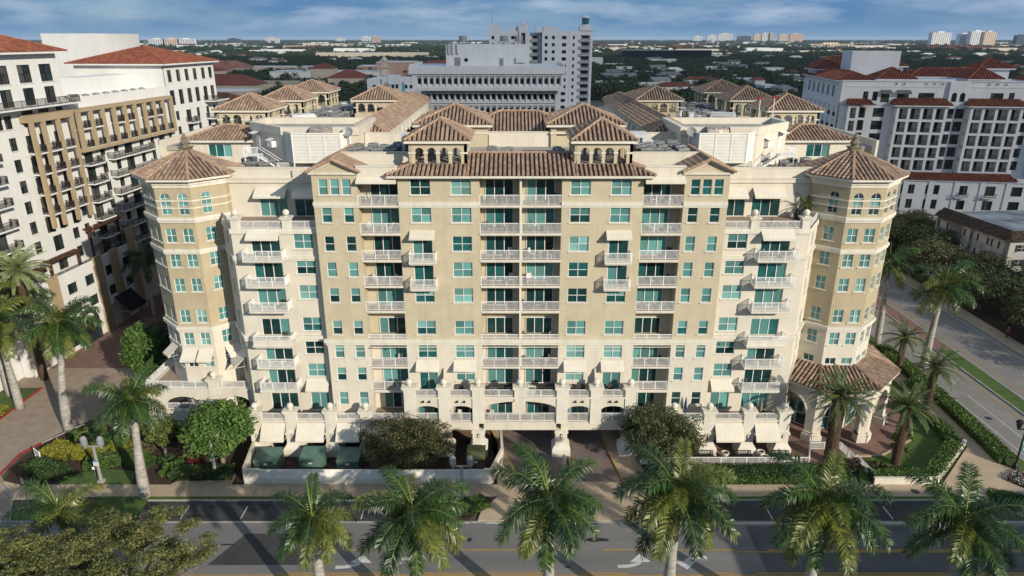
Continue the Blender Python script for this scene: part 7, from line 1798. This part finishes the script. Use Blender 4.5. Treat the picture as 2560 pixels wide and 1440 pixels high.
# --- street lamps
CLEARG = M('clear_lamp_glass', (.26, .28, .29), .1, .1, spec=.6)
def sign_print(rows_, w, h, mats):      # flat printed sign: bands of colour with small glyph strokes
    b = MB()
    for (x0, x1, z0, z1, m) in rows_: b.box(x0, x1, -.012 if m else -.006, 0 if not m else -.0061, z0, z1, m)
    return b
BLUEP = M('blue_sign', (.05, .22, .48), .5, .05); GREYL = M('lamp_post_grey', (.30, .28, .255), .7, .08, 2.0)
for x, y, l in ((-45.2, -7.3, 'grey twin lantern lamp post standing on the garden lawn'), (-33.2, -6.4, 'grey twin lantern lamp post in front of the round tree'), (-6.0, -10.9, 'grey twin lantern lamp post on the planted street island')):
    o = thing('street_lamp', l, 'lamp post', (x, y, .1), 0, 'twin lantern lamp posts'); b = MB(); b.tube([(0, 0, .12), (0, 0, 4.4)], [.19, .15], 10); b.box(-.85, .85, -.07, .07, 4.32, 4.46); b.box(-.95, -.8, -.09, .09, 4.1, 4.5); b.box(.8, .95, -.09, .09, 4.1, 4.5); build('post', b, GREYL, o); b = MB(); b.lathe([(.42, 0), (.42, .12), (.2, .14)], 12); build('base', b, KERB, o)
    for q in (-.87, .87):
        b = MB(); b.lathe([(.3, 4.55), (.34, 4.7), (.34, 5.3), (.24, 5.42)], 10, (q, 0)); lo = build('lantern', b, CLEARG, o); b = MB(); b.lathe([(.26, 5.42), (.2, 5.55), (.05, 5.6)], 10, (q, 0)); build('cap', b, GREYL, lo)
    sg = MB(); sg.box(-.28, .28, -.01, 0, 0, .62, 0); sg.box(-.28, .28, -.015, -.0101, .46, .62, 1)
    for k in range(3): sg.box(-.2 + .15 * k, -.1 + .15 * k, -.014, -.0102, .26, .38, 2)
    for k in range(2): sg.box(-.2, .2, -.014, -.0102, .07 + .09 * k, .11 + .09 * k, 2)
    s_ = build('sign', sg, [WHITE, BLUEP, GREYL], o, (0, -.2, 2.1))
def blacklamp(x, y, l):
    o = thing('street_lamp', l, 'lamp post', (x, y, .1)); b = MB(); b.lathe([(.3, 0), (.28, .5), (.14, .8), (.1, 1.0), (.08, 5.2)], 10); b.box(-.9, .9, -.05, .05, 5.0, 5.12); build('post', b, BLACKM, o)
    for q in (-.85, .85): b = MB(); b.lathe([(.12, 5.12), (.26, 5.5), (.26, 5.8), (.42, 5.86), (.3, 6.1), (.04, 6.25)], 8, (q, 0)); build('lantern', b, BLACKM, o)
    b = MB(); b.box(.14, .95, -.02, .0, 2.9, 4.8, 0); b.box(.14, .95, -.026, -.0201, 3.15, 3.3, 0); b.box(.14, .95, -.026, -.0201, 2.9, 3.14, 1); build('banner', b, [M('pale_blue_banner', (.50, .60, .66), .8, .1, 1.5), M('teal_banner', (.02, .36, .28), .8, .1)], o)
    b = MB(); b.box(.14, .95, -.02, 0, 2.35, 2.7, 1); b.box(.3, .42, -.025, -.0201, 2.42, 2.63, 0); b.box(.52, .78, -.025, -.0201, 2.42, 2.48, 0); b.box(.52, .78, -.025, -.0201, 2.55, 2.62, 0); build('street_sign', b, [WHITE, M('green_sign', (.01, .17, .11), .5, .05)], o)
    return o
blacklamp(54.9, -5.0, 'black twin street lamp with a pale blue banner at the right corner')
for x, y, l in ((-69.6, 37, 'black lamp post on the shaded sidewalk beside the white podium'),): blacklamp(x, y, l)
# --- signs
ss = thing('stop_sign', 'red STOP sign at the corner of the brick road', 'sign', (-50.4, -11.3, .1), R(-38)); b = MB(); b.tube([(0, .03, 0), (0, .03, 2.9)], .04, 6); build('post', b, METAL, ss)
b = MB(); oc = [(.52 * math.cos(R(22.5 + 45 * k)), 2.75 + .52 * math.sin(R(22.5 + 45 * k))) for k in range(8)]; polywall(b, FR(0, 0, 0), oc, [], v=-.01, th=.02, mi=0); ic = [(p[0] * .9, 2.75 + (p[1] - 2.75) * .9) for p in oc]; polywall(b, FR(0, 0, 0), ic, [], v=-.014, th=.003, mi=1); build('plate', b, [WHITE, M('stop_red', (.45, .012, .018), .5, .05)], ss)
def lettering(txt, size, mat, par, loc, rz=0, name='lettering'):
    cu = bpy.data.curves.new('txt', 'FONT'); cu.body = txt; cu.size = size; cu.align_x = 'CENTER'; cu.extrude = .004; cu.resolution_u = 3; cu.materials.append(mat); o = bpy.data.objects.new('txt', cu); COL.objects.link(o); me = bpy.data.meshes.new_from_object(o.evaluated_get(bpy.context.evaluated_depsgraph_get())); bpy.data.objects.remove(o); q = ob(name, me, par, loc, rz, kind='stuff'); q.rotation_euler = (math.pi / 2, 0, rz); return q
lettering('STOP', .38, WHITE, ss, (0, -.022, 2.62))
ls = thing('notice_sign', 'small white notice board on two posts at the tip of the garden', 'sign', (-54.3, -3.6, .05), R(-35)); b = MB(); b.box(-.7, -.6, -.05, .05, 0, 1.6); b.box(.6, .7, -.05, .05, 0, 1.6); build('post', b, WHITE, ls); b = MB(); b.box(-.62, .62, -.04, .04, .75, 1.55, 0)
for k in range(3): b.box(-.45, .45, -.046, -.0401, .9 + .2 * k, .97 + .2 * k, 1)
build('board', b, [WHITE, GREYL], ls)
yl_ = thing('yard_sign', 'tiny white sign on a thin stake beside the lamp post', 'sign', (-46.4, -6.3, .05)); b = MB(); b.tube([(0, 0, 0), (0, 0, 1.0)], .025, 5); build('stake', b, METAL, yl_); b = MB(); b.box(-.2, .2, -.02, .02, .85, 1.2); build('plate', b, WHITE, yl_)
for x, y, l in ((-71.9, 21.5, 'white parking sign by the kerb nearest the left palms'), (-71.7, 27, 'white parking sign by the kerb before the entrance arch'), (-71.5, 41, 'white parking sign by the kerb beyond the entrance arch')):
    o = thing('parking_sign', l, 'sign', (x, y, .1), R(40)); b = MB(); b.tube([(0, 0, 0), (0, 0, 2.1)], .04, 5); build('post', b, DMETAL, o); b = MB(); b.box(-.22, .22, -.06, -.04, 1.6, 2.25); build('plate', b, WHITE, o)
# --- walled enclosure with louvred fence, transformers
EN = thing('enclosure_wall', 'low cream wall with white louvred panels round the transformers', 'wall', (-16, -7.6, 0)); wb_ = MB()
def wbx(*a): wb_.box(a[0] + 16, a[1] + 16, a[2] + 7.6, a[3] + 7.6, *a[4:])
wbx(-29.6, -3.1, -7.75, -7.5, 0, .75); wbx(-29.6, -27.9, -7.78, -7.45, .751, 1.9); wbx(-3.9, -3.1, -7.78, -7.45, .751, 1.9)
for (p, q) in (((-29.6, -7.5), (-30.8, 1.2)), ((-3.1, -7.5), (-2.0, -3.6)), ((-2.0, -3.6), (-2.2, .4))):
    wb_.bar((p[0] + 16, p[1] + 7.6, .95), (q[0] + 16, q[1] + 7.6, .95), .28, 1.9)
build('wall', wb_, CREAM, EN); n = 16; L = 24.0
for k in range(n):
    a = -27.9 + L * k / n
    def pn():
        b = MB(); w = L / n
        b.box(0, .08, 0, .08, 0, 1.1); b.box(.08, w, .01, .07, 1.02, 1.1); b.box(.08, w, .01, .07, 0, .08)
        for q in range(10): b.face([(.08, .0, .1 + .092 * q), (w, .0, .1 + .092 * q), (w, .06, .16 + .092 * q), (.08, .06, .16 + .092 * q)])
        b.face([(.08, .075, .08), (w, .075, .08), (w, .075, 1.02), (.08, .075, 1.02)]); return b.mesh('louver_panel', GLX)
    ob('louver_panel', cached('lpn', pn), EN, (a + 16, -7.68 + 7.6, .752))
TG = M('green_transformer', (.065, .14, .11), .6, .25, 1.2, col2=(.12, .18, .145)); TO = M('olive_transformer', (.115, .12, .05), .6, .15, 1.2); RUST = M('rust_stain', (.15, .085, .05), .9, .3, 2.0)
for x, y, w, m, l, rs in ((-28.0, -4.4, 2.7, TG, 'pale weathered green transformer box, leftmost behind the wall', 0), (-23.1, -4.2, 2.5, TG, 'green transformer box with a rusty patch between two columns', 1), (-19.0, -4.4, 2.4, TG, 'green transformer box half hidden by the wide tree', 1), (-4.9, -4.0, 2.0, TO, 'olive green cabinet at the right end of the enclosure', 0)):
    o = thing('transformer', l, 'transformer', (x, y, .03), 0, 'transformer cabinets'); b = MB(); d = 1.05; w2 = w / 2
    b.face([(-w2, -d, 0), (w2, -d, 0), (w2, -d, 1.35), (-w2, -d, 1.35)]); b.face([(w2, -d, 0), (w2, d, 0), (w2, d, 1.75), (w2, -d, 1.35)]); b.face([(-w2, d, 0), (-w2, -d, 0), (-w2, -d, 1.35), (-w2, d, 1.75)]); b.face([(w2, d, 0), (-w2, d, 0), (-w2, d, 1.75), (w2, d, 1.75)]); b.face([(-w2 - .05, -d - .08, 1.36), (w2 + .05, -d - .08, 1.36), (w2 + .05, d + .05, 1.8), (-w2 - .05, d + .05, 1.8)]); b.face([(-w2 - .05, -d - .08, 1.28), (w2 + .05, -d - .08, 1.28), (w2 + .05, -d - .08, 1.36), (-w2 - .05, -d - .08, 1.36)]); build('casing', b, m, o)
    b = MB(); b.box(-.2, .2, -d - .1, -d - .085, .9, 1.15); build('plate', b, WHITE, o); b = MB(); b.box(-.02, .02, -d - .02, -d - .002, .1, 1.25); build('door_seam', b, DMETAL, o)
    if rs: b = MB(); b.prism([(-.6, -.55), (.1, -.7), (.6, -.35), (.3, -.1), (-.4, -.15)], 0, .004); r_ = build('rust_patch', b, RUST, o, (0, 0, 1.575)); r_.rotation_euler = (math.atan2(.44, 2.18), 0, 0)
# --- patio: railings, benches, pots
PR = thing('patio_railing', 'white picket railing round the brick patio at the right corner', 'railing', (30, -4.25, .1))
for p, q in (((13.5, -4.25), (22.5, -4.25)), ((22.5, -4.25), (32.4, -4.25)), ((32.4, -4.25), (33.6, -1.2)), ((33.6, -1.2), (37.2, -1.2)), ((37.2, -1.2), (37.6, -4.0)), ((37.9, -3.6), (38.2, -7.4))): railing(PR, (p[0] - 30, p[1] + 4.25), (q[0] - 30, q[1] + 4.25), 0, 1.0, name='railing_panel')
PW = thing('planter_wall', 'low cream retaining wall below the hedge at the right corner', 'wall', (44.6, -7.75, 0)); b = MB(); b.box(-6.7, 0, -.12, .12, 0, .85); b.bar((0, 0, .425), (7.5, 7.3, .425), .24, .85); build('wall', b, CREAM, PW); b = MB(); b.box(-6.75, .02, -.17, .17, .851, .93); b.bar((0, .05, .895), (7.5, 7.35, .895), .34, .08); build('coping', b, TRIM, PW)
def bench_mesh():
    b = MB(); w = .95
    for x in (-w, w):
        b.box(x - .03, x + .03, -.3, -.24, 0, .62); b.box(x - .03, x + .03, .2, .26, 0, .9); b.box(x - .03, x + .03, -.3, .26, .58, .63)
    for k in range(5): b.box(-w, w, -.28 + .1 * k, -.22 + .1 * k, .42, .45)
    return b
for i, (x, l) in enumerate(((21.0, 'black metal bench on the patio half hidden by palm fronds'), (25.3, 'black metal bench in front of the middle patio column'), (29.6, 'black metal bench at the right end of the patio row'))):
    o = thing('bench', l, 'bench', (x, -3.0, .1), 0, 'black patio benches'); ob('seat', cached('bseat', lambda: bench_mesh().mesh('seat', BLACKM)), o)
    def bb():
        b = MB()
        for k in range(9): b.bar((-.95 + .211 * k, .23, .48), (-.95 + .211 * (k + 1), .23, .9), .025); b.bar((-.95 + .211 * k, .23, .9), (-.95 + .211 * (k + 1), .23, .48), .025)
        b.box(-.95, .95, .2, .26, .9, .95); b.box(-.95, .95, .2, .26, .46, .49); return b.mesh('backrest', BLACKM)
    ob('backrest', cached('bback', bb), o)
for x, y, l in ((23.3, -3.0, 'pale stone pot between the first two benches'), (27.4, -2.8, 'pale stone pot between the second and third bench'), (27.5, -3.7, 'low stone bowl against the patio railing')):
    o = thing('planter_pot', l, 'pot', (x, y, .1), 0, 'patio pots'); b = MB(); b.lathe([(.22, 0), (.3, .1), (.26, .2), (.4, .7), (.44, .75), (.44, .85), (.34, .85), (.3, .7)], 14); build('bowl', b, TRIM, o); b = MB(); b.lathe([(.32, .74), (.02, .76)], 12); build('soil', b, MULCH, o)
# --- bollard lamps at the drives, post box
o = thing('bollard_light', 'white bollard light on the island between the two driveways', 'bollard', (4.9, -4.9, .1)); b = MB(); b.box(-.2, .2, -.2, .2, 0, 1.4); b.box(-.26, .26, -.26, .26, 1.4, 1.5); b.lathe([(.12, 1.5), (.2, 1.7), (.04, 1.9)], 8); build('post', b, TRIM, o)
o = thing('urn', 'white urn beside the exit driveway', 'urn', (12.2, -1.2, .1)); b = MB(); b.lathe([(.35, 0), (.3, .2), (.25, .9), (.45, 1.6), (.5, 1.7), (.4, 1.75)], 12); build('vase', b, TRIM, o)
def manhole(x, y, z, l, sq=False):
    o = thing('manhole_cover', l, 'manhole', (x, y, z)); b = MB()
    if sq: b.prism([(-.6, 0), (0, -.6), (.6, 0), (0, .6)], 0, .012)
    else: b.lathe([(.42, 0), (.42, .012)], 18)
    build('cover', b, DMETAL if not sq else KERB, o)
manhole(41.6, -10.0 + .9, .127, 'dark round manhole in the front sidewalk near the corner wall'); manhole(59.2, 6.0, .004, 'round manhole in the cross road by the hedge'); manhole(53.2, -9.0, .128, 'square grey utility cover in the corner pavement', True)
# --- balcony and terrace furniture
def chair(x, y, z, rz, mat, label, group, par=None):
    o = thing('chair', label, 'chair', (x, y, z), rz, group)
    def seat(): b = MB(); b.box(-.27, .27, -.27, .27, .38, .45); return b.mesh('seat', mat)
    def back(): b = MB(); b.face([(-.27, .25, .44), (.27, .25, .44), (.27, .36, 1.0), (-.27, .36, 1.0)]); b.face([(-.27, .40, 1.0), (.27, .40, 1.0), (.27, .29, .44), (-.27, .29, .44)]); b.face([(-.27, .36, 1), (.27, .36, 1), (.27, .40, 1), (-.27, .40, 1)]); return b.mesh('backrest', mat)
    def legs(): b = MB(); b.box(-.025, .025, -.025, .025, 0, .38); return b.mesh('leg', mat)
    ob('seat', cached(('cs', mat.name), seat), o); ob('backrest', cached(('cb', mat.name), back), o)
    for a in (-.23, .23):
        for c in (-.23, .23): ob('leg', cached(('cl', mat.name), legs), o, (a, c, 0))
    return o
def table(x, y, z, mat, label, group, r=.42, h=.65):
    o = thing('table', label, 'table', (x, y, z), 0, group); b = MB(); b.lathe([(r, h), (r, h + .05)], 12); build('table_top', b, mat, o); b = MB(); b.lathe([(.25, 0), (.05, .06), (.05, h)], 8); build('pedestal', b, mat, o); return o
ORD = {3: 'third', 4: 'fourth', 5: 'fifth', 6: 'sixth', 7: 'seventh', 8: 'eighth', 9: 'ninth', 10: 'top'}
cols_ = [(-14.75, .75, 'left recessed balcony'), (-2.2, .75, 'centre left balcony'), (2.2, .75, 'centre right balcony'), (14.75, .75, 'right recessed balcony'), (-27.4, .25, 'left wing balcony'), (27.4, .25, 'right wing balcony')]
fr_ = random.Random(3)
for cx_, cy_, nm in cols_:
    for f in range(3, 11):
        if abs(cx_) > 20 and f > 8: continue
        if f == 3 and abs(cx_) < 10: continue
        if fr_.random() < .30: continue
        m = CHAIRM if fr_.random() < .6 else DCHAIR; cn = 'pale' if m is CHAIRM else 'dark'; k = fr_.randrange(3); z = F[f] + .07
        if k < 2:
            for q, s in enumerate((-1, 1)): chair(cx_ + s * fr_.uniform(.75, 1.1), cy_ + fr_.uniform(-.1, .2), z, s * fr_.uniform(-1.9, -1.0), m, '%s %s chair on the %s storey of the %s' % ('left' if s < 0 else 'right', cn, ORD[f], nm), 'balcony chairs')
            table(cx_ + fr_.uniform(-.15, .15), cy_ + .1, z, m, '%s round table on the %s storey of the %s' % (cn, ORD[f], nm), 'balcony tables', .34, .5)
        else: chair(cx_ + fr_.choice((-1.2, 1.2)), cy_ + .15, z, fr_.uniform(-.6, .6), m, 'single %s chair on the %s storey of the %s' % (cn, ORD[f], nm), 'balcony chairs')
UMB = M('closed_umbrella_canvas', (.60, .57, .50), .9, .1); UMBB = M('blue_umbrella_canvas', (.02, .05, .16), .9, .1)
def umbrella(x, y, z, mat, label):
    o = thing('closed_umbrella', label, 'umbrella', (x, y, z), 0, 'closed umbrellas'); b = MB(); b.lathe([(.28, 0), (.28, .08), (.04, .1), (.03, 2.6)], 8); build('pole', b, METAL, o); b = MB(); b.lathe([(.10, .9), (.2, 1.05), (.15, 1.7), (.06, 2.4), (.02, 2.62)], 9); build('canopy', b, mat, o); return o
umbrella(-37.4, 4.3, 5.87, UMB, 'closed white umbrella on the left tower terrace beside the lounge seat'); umbrella(-41.8, 11.5, 5.95, UMB, 'closed white umbrella beside the turf panel'); umbrella(19.0, -.4, 3.97, UMBB, 'closed dark blue umbrella on the lower right terrace'); umbrella(27.6, -.6, 3.97, M('tan_umbrella', (.33, .22, .12), .9, .1), 'closed tan umbrella on the lower right terrace by the wide door')
def sofa(x, y, z, rz, label, mat=DCHAIR, cush=None, w=1.9):
    o = thing('lounge_sofa', label, 'sofa', (x, y, z), rz, 'terrace lounge seats'); b = MB(); b.box(-w / 2, w / 2, -.45, .45, 0, .32); b.box(-w / 2, w / 2, .33, .45, .32, .75); b.box(-w / 2, -w / 2 + .15, -.45, .33, .32, .6); b.box(w / 2 - .15, w / 2, -.45, .33, .32, .6); build('frame', b, mat, o); b = MB(); b.box(-w / 2 + .16, -.01, -.43, .32, .321, .46); b.box(.01, w / 2 - .16, -.43, .32, .321, .46); build('cushion', b, cush or M('grey_cushion', (.16, .17, .18), .9, .1, ro=.2), o); return o
sofa(-38.6, 3.6, 5.87, 0, 'dark L shaped lounge seat under the left tower awnings', w=2.6); sofa(-3.2, -.6, 7.31, 1.2, 'grey lounge chair at the left of the centre terrace', w=1.2); sofa(-1.2, -.5, 7.31, -1.2, 'grey lounge chair at the right of the centre terrace', w=1.2); sofa(1.3, -.7, 7.31, 1.4, 'pale lounge chair on the right half of the centre terrace', w=1.1, mat=CHAIRM); sofa(3.5, -.4, 7.31, -1.4, 'dark lounge chair with pale cushion on the right half of the centre terrace', w=1.1)
table(2.4, -.8, 7.31, DCHAIR, 'low dark table on the right half of the centre terrace', 'terrace tables', .4, .35); table(-2.2, -.9, 7.31, DCHAIR, 'low dark table between the two grey lounge chairs', 'terrace tables', .35, .35)
for x, z, l in ((-6.6, 7.31, 'dark chair on the upper terrace left of the centre'), (6.0, 7.31, 'wicker chair on the upper terrace right of the centre'), (6.9, 7.31, 'second wicker chair on the upper terrace right of the centre'), (10.2, 7.31, 'dark chair on the far right upper terrace'), (-6.9, 4.02, 'white chair under the second arch from the left'), (-3.3, 4.02, 'white chair under the wide middle arch'), (-24.6, 3.97, 'black folding chair on the lower left terrace'), (-26.4, 3.97, 'dark wicker chair on the lower left terrace'), (22.4, 3.97, 'brown chair on the lower right terrace'), (23.6, 3.97, 'second brown chair on the lower right terrace')): chair(x, -.9, z, hp.uniform(-1, 1), DCHAIR if 'white' not in l else CHAIRM, l, 'terrace chairs')
o = thing('patio_table', 'brown square table on the lower right terrace by the wide door', 'table', (27.6, -.6, 3.97)); b = MB(); b.box(-.75, .75, -.5, .5, .66, .72); build('table_top', b, M('teak', (.16, .09, .05), .8, .2, 3), o); b = MB()
for a in (-.66, .66):
    for c in (-.42, .42): b.box(a - .04, a + .04, c - .04, c + .04, 0, .66)
build('legs', b, MATS['teak'], o)
o = thing('covered_grill', 'black covered grill on the top right terrace', 'grill', (31.6, 6.0, 25.76)); b = MB(); b.lathe([(.5, 0), (.55, .5), (.5, 1.0), (.25, 1.15), (.03, 1.18)], 10); build('cover', b, BLACKM, o)
date_palm(32.4, 6.4, .9, 'small potted palm leaning over the top right terrace', .52, 16, PALM1, 21, .12, group=None).location.z = 25.76
bush(27.0, 1.9, .6, .4, .6, GRN, 'leafy plant behind the left ball pillar of the top right terrace', 300, .1, 71, z=26.0); bush(30.7 - 1.2, 1.9, .7, .4, .6, GRN, 'leafy plant behind the right ball pillar of the top right terrace', 300, .1, 72, z=26.0); bush(-14.6, .7, 1.2, .4, .7, [GRN[1], OLV[1]], 'row of potted plants on the third storey of the left recessed balcony', 600, .1, 73, z=7.4)
# --- people
def person(x, y, z, rz, top, legs, label, arm=0.5):
    o = thing('person', label, 'person', (x, y, z), rz); V = [(0, 0, .95), (0, 0, 1.2), (0, 0, 1.42), (0, 0, 1.52), (0, -.01, 1.64), (0, -.01, 1.76), (.1, 0, .9), (.11, -.06, .48), (.12, .02, .07), (.12, -.14, .04), (-.1, 0, .9), (-.11, .1, .5), (-.12, .18, .09), (-.12, .04, .05), (.19, 0, 1.4), (.25, -.02, 1.12), (.24, -.22 * arm, .9), (-.19, 0, 1.4), (-.25, .02, 1.12), (-.24, -.22 * arm, .92), (.24, -.28 * arm, .82), (-.24, -.28 * arm, .84)]
    E_ = [(0, 1), (1, 2), (2, 3), (3, 4), (4, 5), (0, 6), (6, 7), (7, 8), (8, 9), (0, 10), (10, 11), (11, 12), (12, 13), (2, 14), (14, 15), (15, 16), (2, 17), (17, 18), (18, 19), (16, 20), (19, 21)]
    Rr = [.15, .14, .15, .06, .10, .085, .095, .065, .045, .04, .095, .065, .045, .04, .06, .045, .035, .06, .045, .035, .04, .04]
    me = bpy.data.meshes.new('body'); me.from_pydata(V, E_, []); bo = ob('body', me, o); sk = bo.modifiers.new('skin', 'SKIN')
    for k, r_ in enumerate(Rr): me.skin_vertices[0].data[k].radius = (r_, r_ * .85)
    me.skin_vertices[0].data[0].use_root = True; bo.modifiers.new('sub', 'SUBSURF').levels = 1; bo.modifiers['sub'].render_levels = 1
    skin = M('skin', (.42, .24, .16), .7, .05); me.materials.append(skin)
    b = MB(); b.lathe([(.19, .93), (.175, 1.1), (.2, 1.3), (.205, 1.4), (.09, 1.48)], 10); build('shirt', b, top, o); b = MB(); b.lathe([(.17, .82), (.185, .95), (.18, 1.0)], 10); b.tube([(.1, 0, .92), (.11, -.06, .48), (.12, .02, .1)], [.11, .085, .065], 8); b.tube([(-.1, 0, .92), (-.11, .1, .5), (-.12, .18, .12)], [.11, .085, .065], 8); build('trousers', b, legs, o); b = MB(); b.lathe([(.112, 1.70), (.118, 1.78), (.07, 1.87), (.01, 1.885)], 10); build('hair', b, M('hat_white', (.55, .55, .55), .8, .05), o)
    return o
person(78.0, 30.5, .12, 2.4, M('pink_shirt', (.42, .05, .10), .9, .05), M('dark_trousers', (.03, .03, .035), .9, .05), 'person in a pink top walking on the far sidewalk of the cross road')
x, y = LP(CF + 1.0, 31.0); person(x, y, zf(4) + .3, 1.57, M('orange_shirt', (.50, .10, .03), .9, .05), MATS['dark_trousers'], 'person in an orange top on a terrace of the white building')
# --- unseen building added for street shade and the cloud shaped to shade the town
NB = thing('unseen_building', 'plain cream building on the near side of the street at the right', 'building', (70, -52, 0)); b = MB(); b.box(-24, 30, -14, 14, 0, 16); build('wall', b, CREAM, NB); b = MB(); b.box(-24.4, 30.4, -14.4, 14.4, 16.01, 16.5); build('roof', b, ROOFM, NB)
def shade_cloud(shadow_poly, z=900.0, name='shade_cloud'):
    """a flat bottomed cloud out of view, outlined so its shadow falls about on shadow_poly"""
    k = z / SUN_DIR.z; off = Vector((SUN_DIR.x * k, SUN_DIR.y * k)); q = random.Random(4); b = MB(); pts = []
    n = len(shadow_poly)
    for i in range(n):
        a = Vector(shadow_poly[i]); c = Vector(shadow_poly[(i + 1) % n]); m = max(1, int((c - a).length / 60))
        for j in range(m):
            p = a.lerp(c, j / m) + off + Vector((q.uniform(-4, 4), q.uniform(-4, 4))); pts.append((p.x, p.y))
    cx = sum(p[0] for p in pts) / len(pts); cy = sum(p[1] for p in pts) / len(pts); m = len(pts); rings = []
    for s, dz in ((1, 0), (.985, 2), (.9, 9), (.5, 14), (.2, 16)):
        rings.append([(cx + (x - cx) * s, cy + (y - cy) * s, z + dz + (q.uniform(-.8, .8) if dz else 0)) for x, y in pts])
    for r0, r1 in zip(rings, rings[1:]):
        for i in range(m): j = (i + 1) % m; b.face([r0[i], r0[j], r1[j], r1[i]])
    b.face(rings[-1]); tri = tessellate_polygon([[Vector((p[0], p[1], 0)) for p in pts]])
    for t in tri: b.face([rings[0][i] for i in t][::-1])
    m = M('cloud_white', (.8, .8, .82), 1.0, .03, .01); t = m.node_tree; mxs = t.nodes.new('ShaderNodeMixShader'); tp = t.nodes.new('ShaderNodeBsdfTransparent')   # thin cloud: part of the sunlight comes through each of its two surfaces
    mxs.inputs[0].default_value = .60; t.links.new(t.nodes['Principled BSDF'].outputs[0], mxs.inputs[1]); t.links.new(tp.outputs[0], mxs.inputs[2]); t.links.new(mxs.outputs[0], t.nodes['Material Output'].inputs['Surface'])
    return build(name, b, m, kind='stuff', smooth=True)
shade_cloud([(80, 14), (130, 5), (700, 40), (1500, 700), (1500, 1500), (700, 1750), (-200, 1650), (-1200, 1500), (-1300, 600), (-520, 210), (-120, 165), (-40, 112), (30, 104), (50, 92), (72, 88), (82, 50)])

# ---------------------------------------------------------------- air between here and the horizon
hm = bpy.data.materials.new('air'); hm.use_nodes = True; t = hm.node_tree; t.nodes.clear()
vo = t.nodes.new('ShaderNodeOutputMaterial'); pv = t.nodes.new('ShaderNodeVolumePrincipled'); pv.inputs['Density'].default_value = 3.8e-5; pv.inputs['Color'].default_value = (.62, .78, .95, 1)
t.links.new(pv.outputs[0], vo.inputs['Volume'])
b = MB(); b.box(-46000, 46000, -2700, 46000, -4, 112); build('haze', b, hm, kind='stuff')
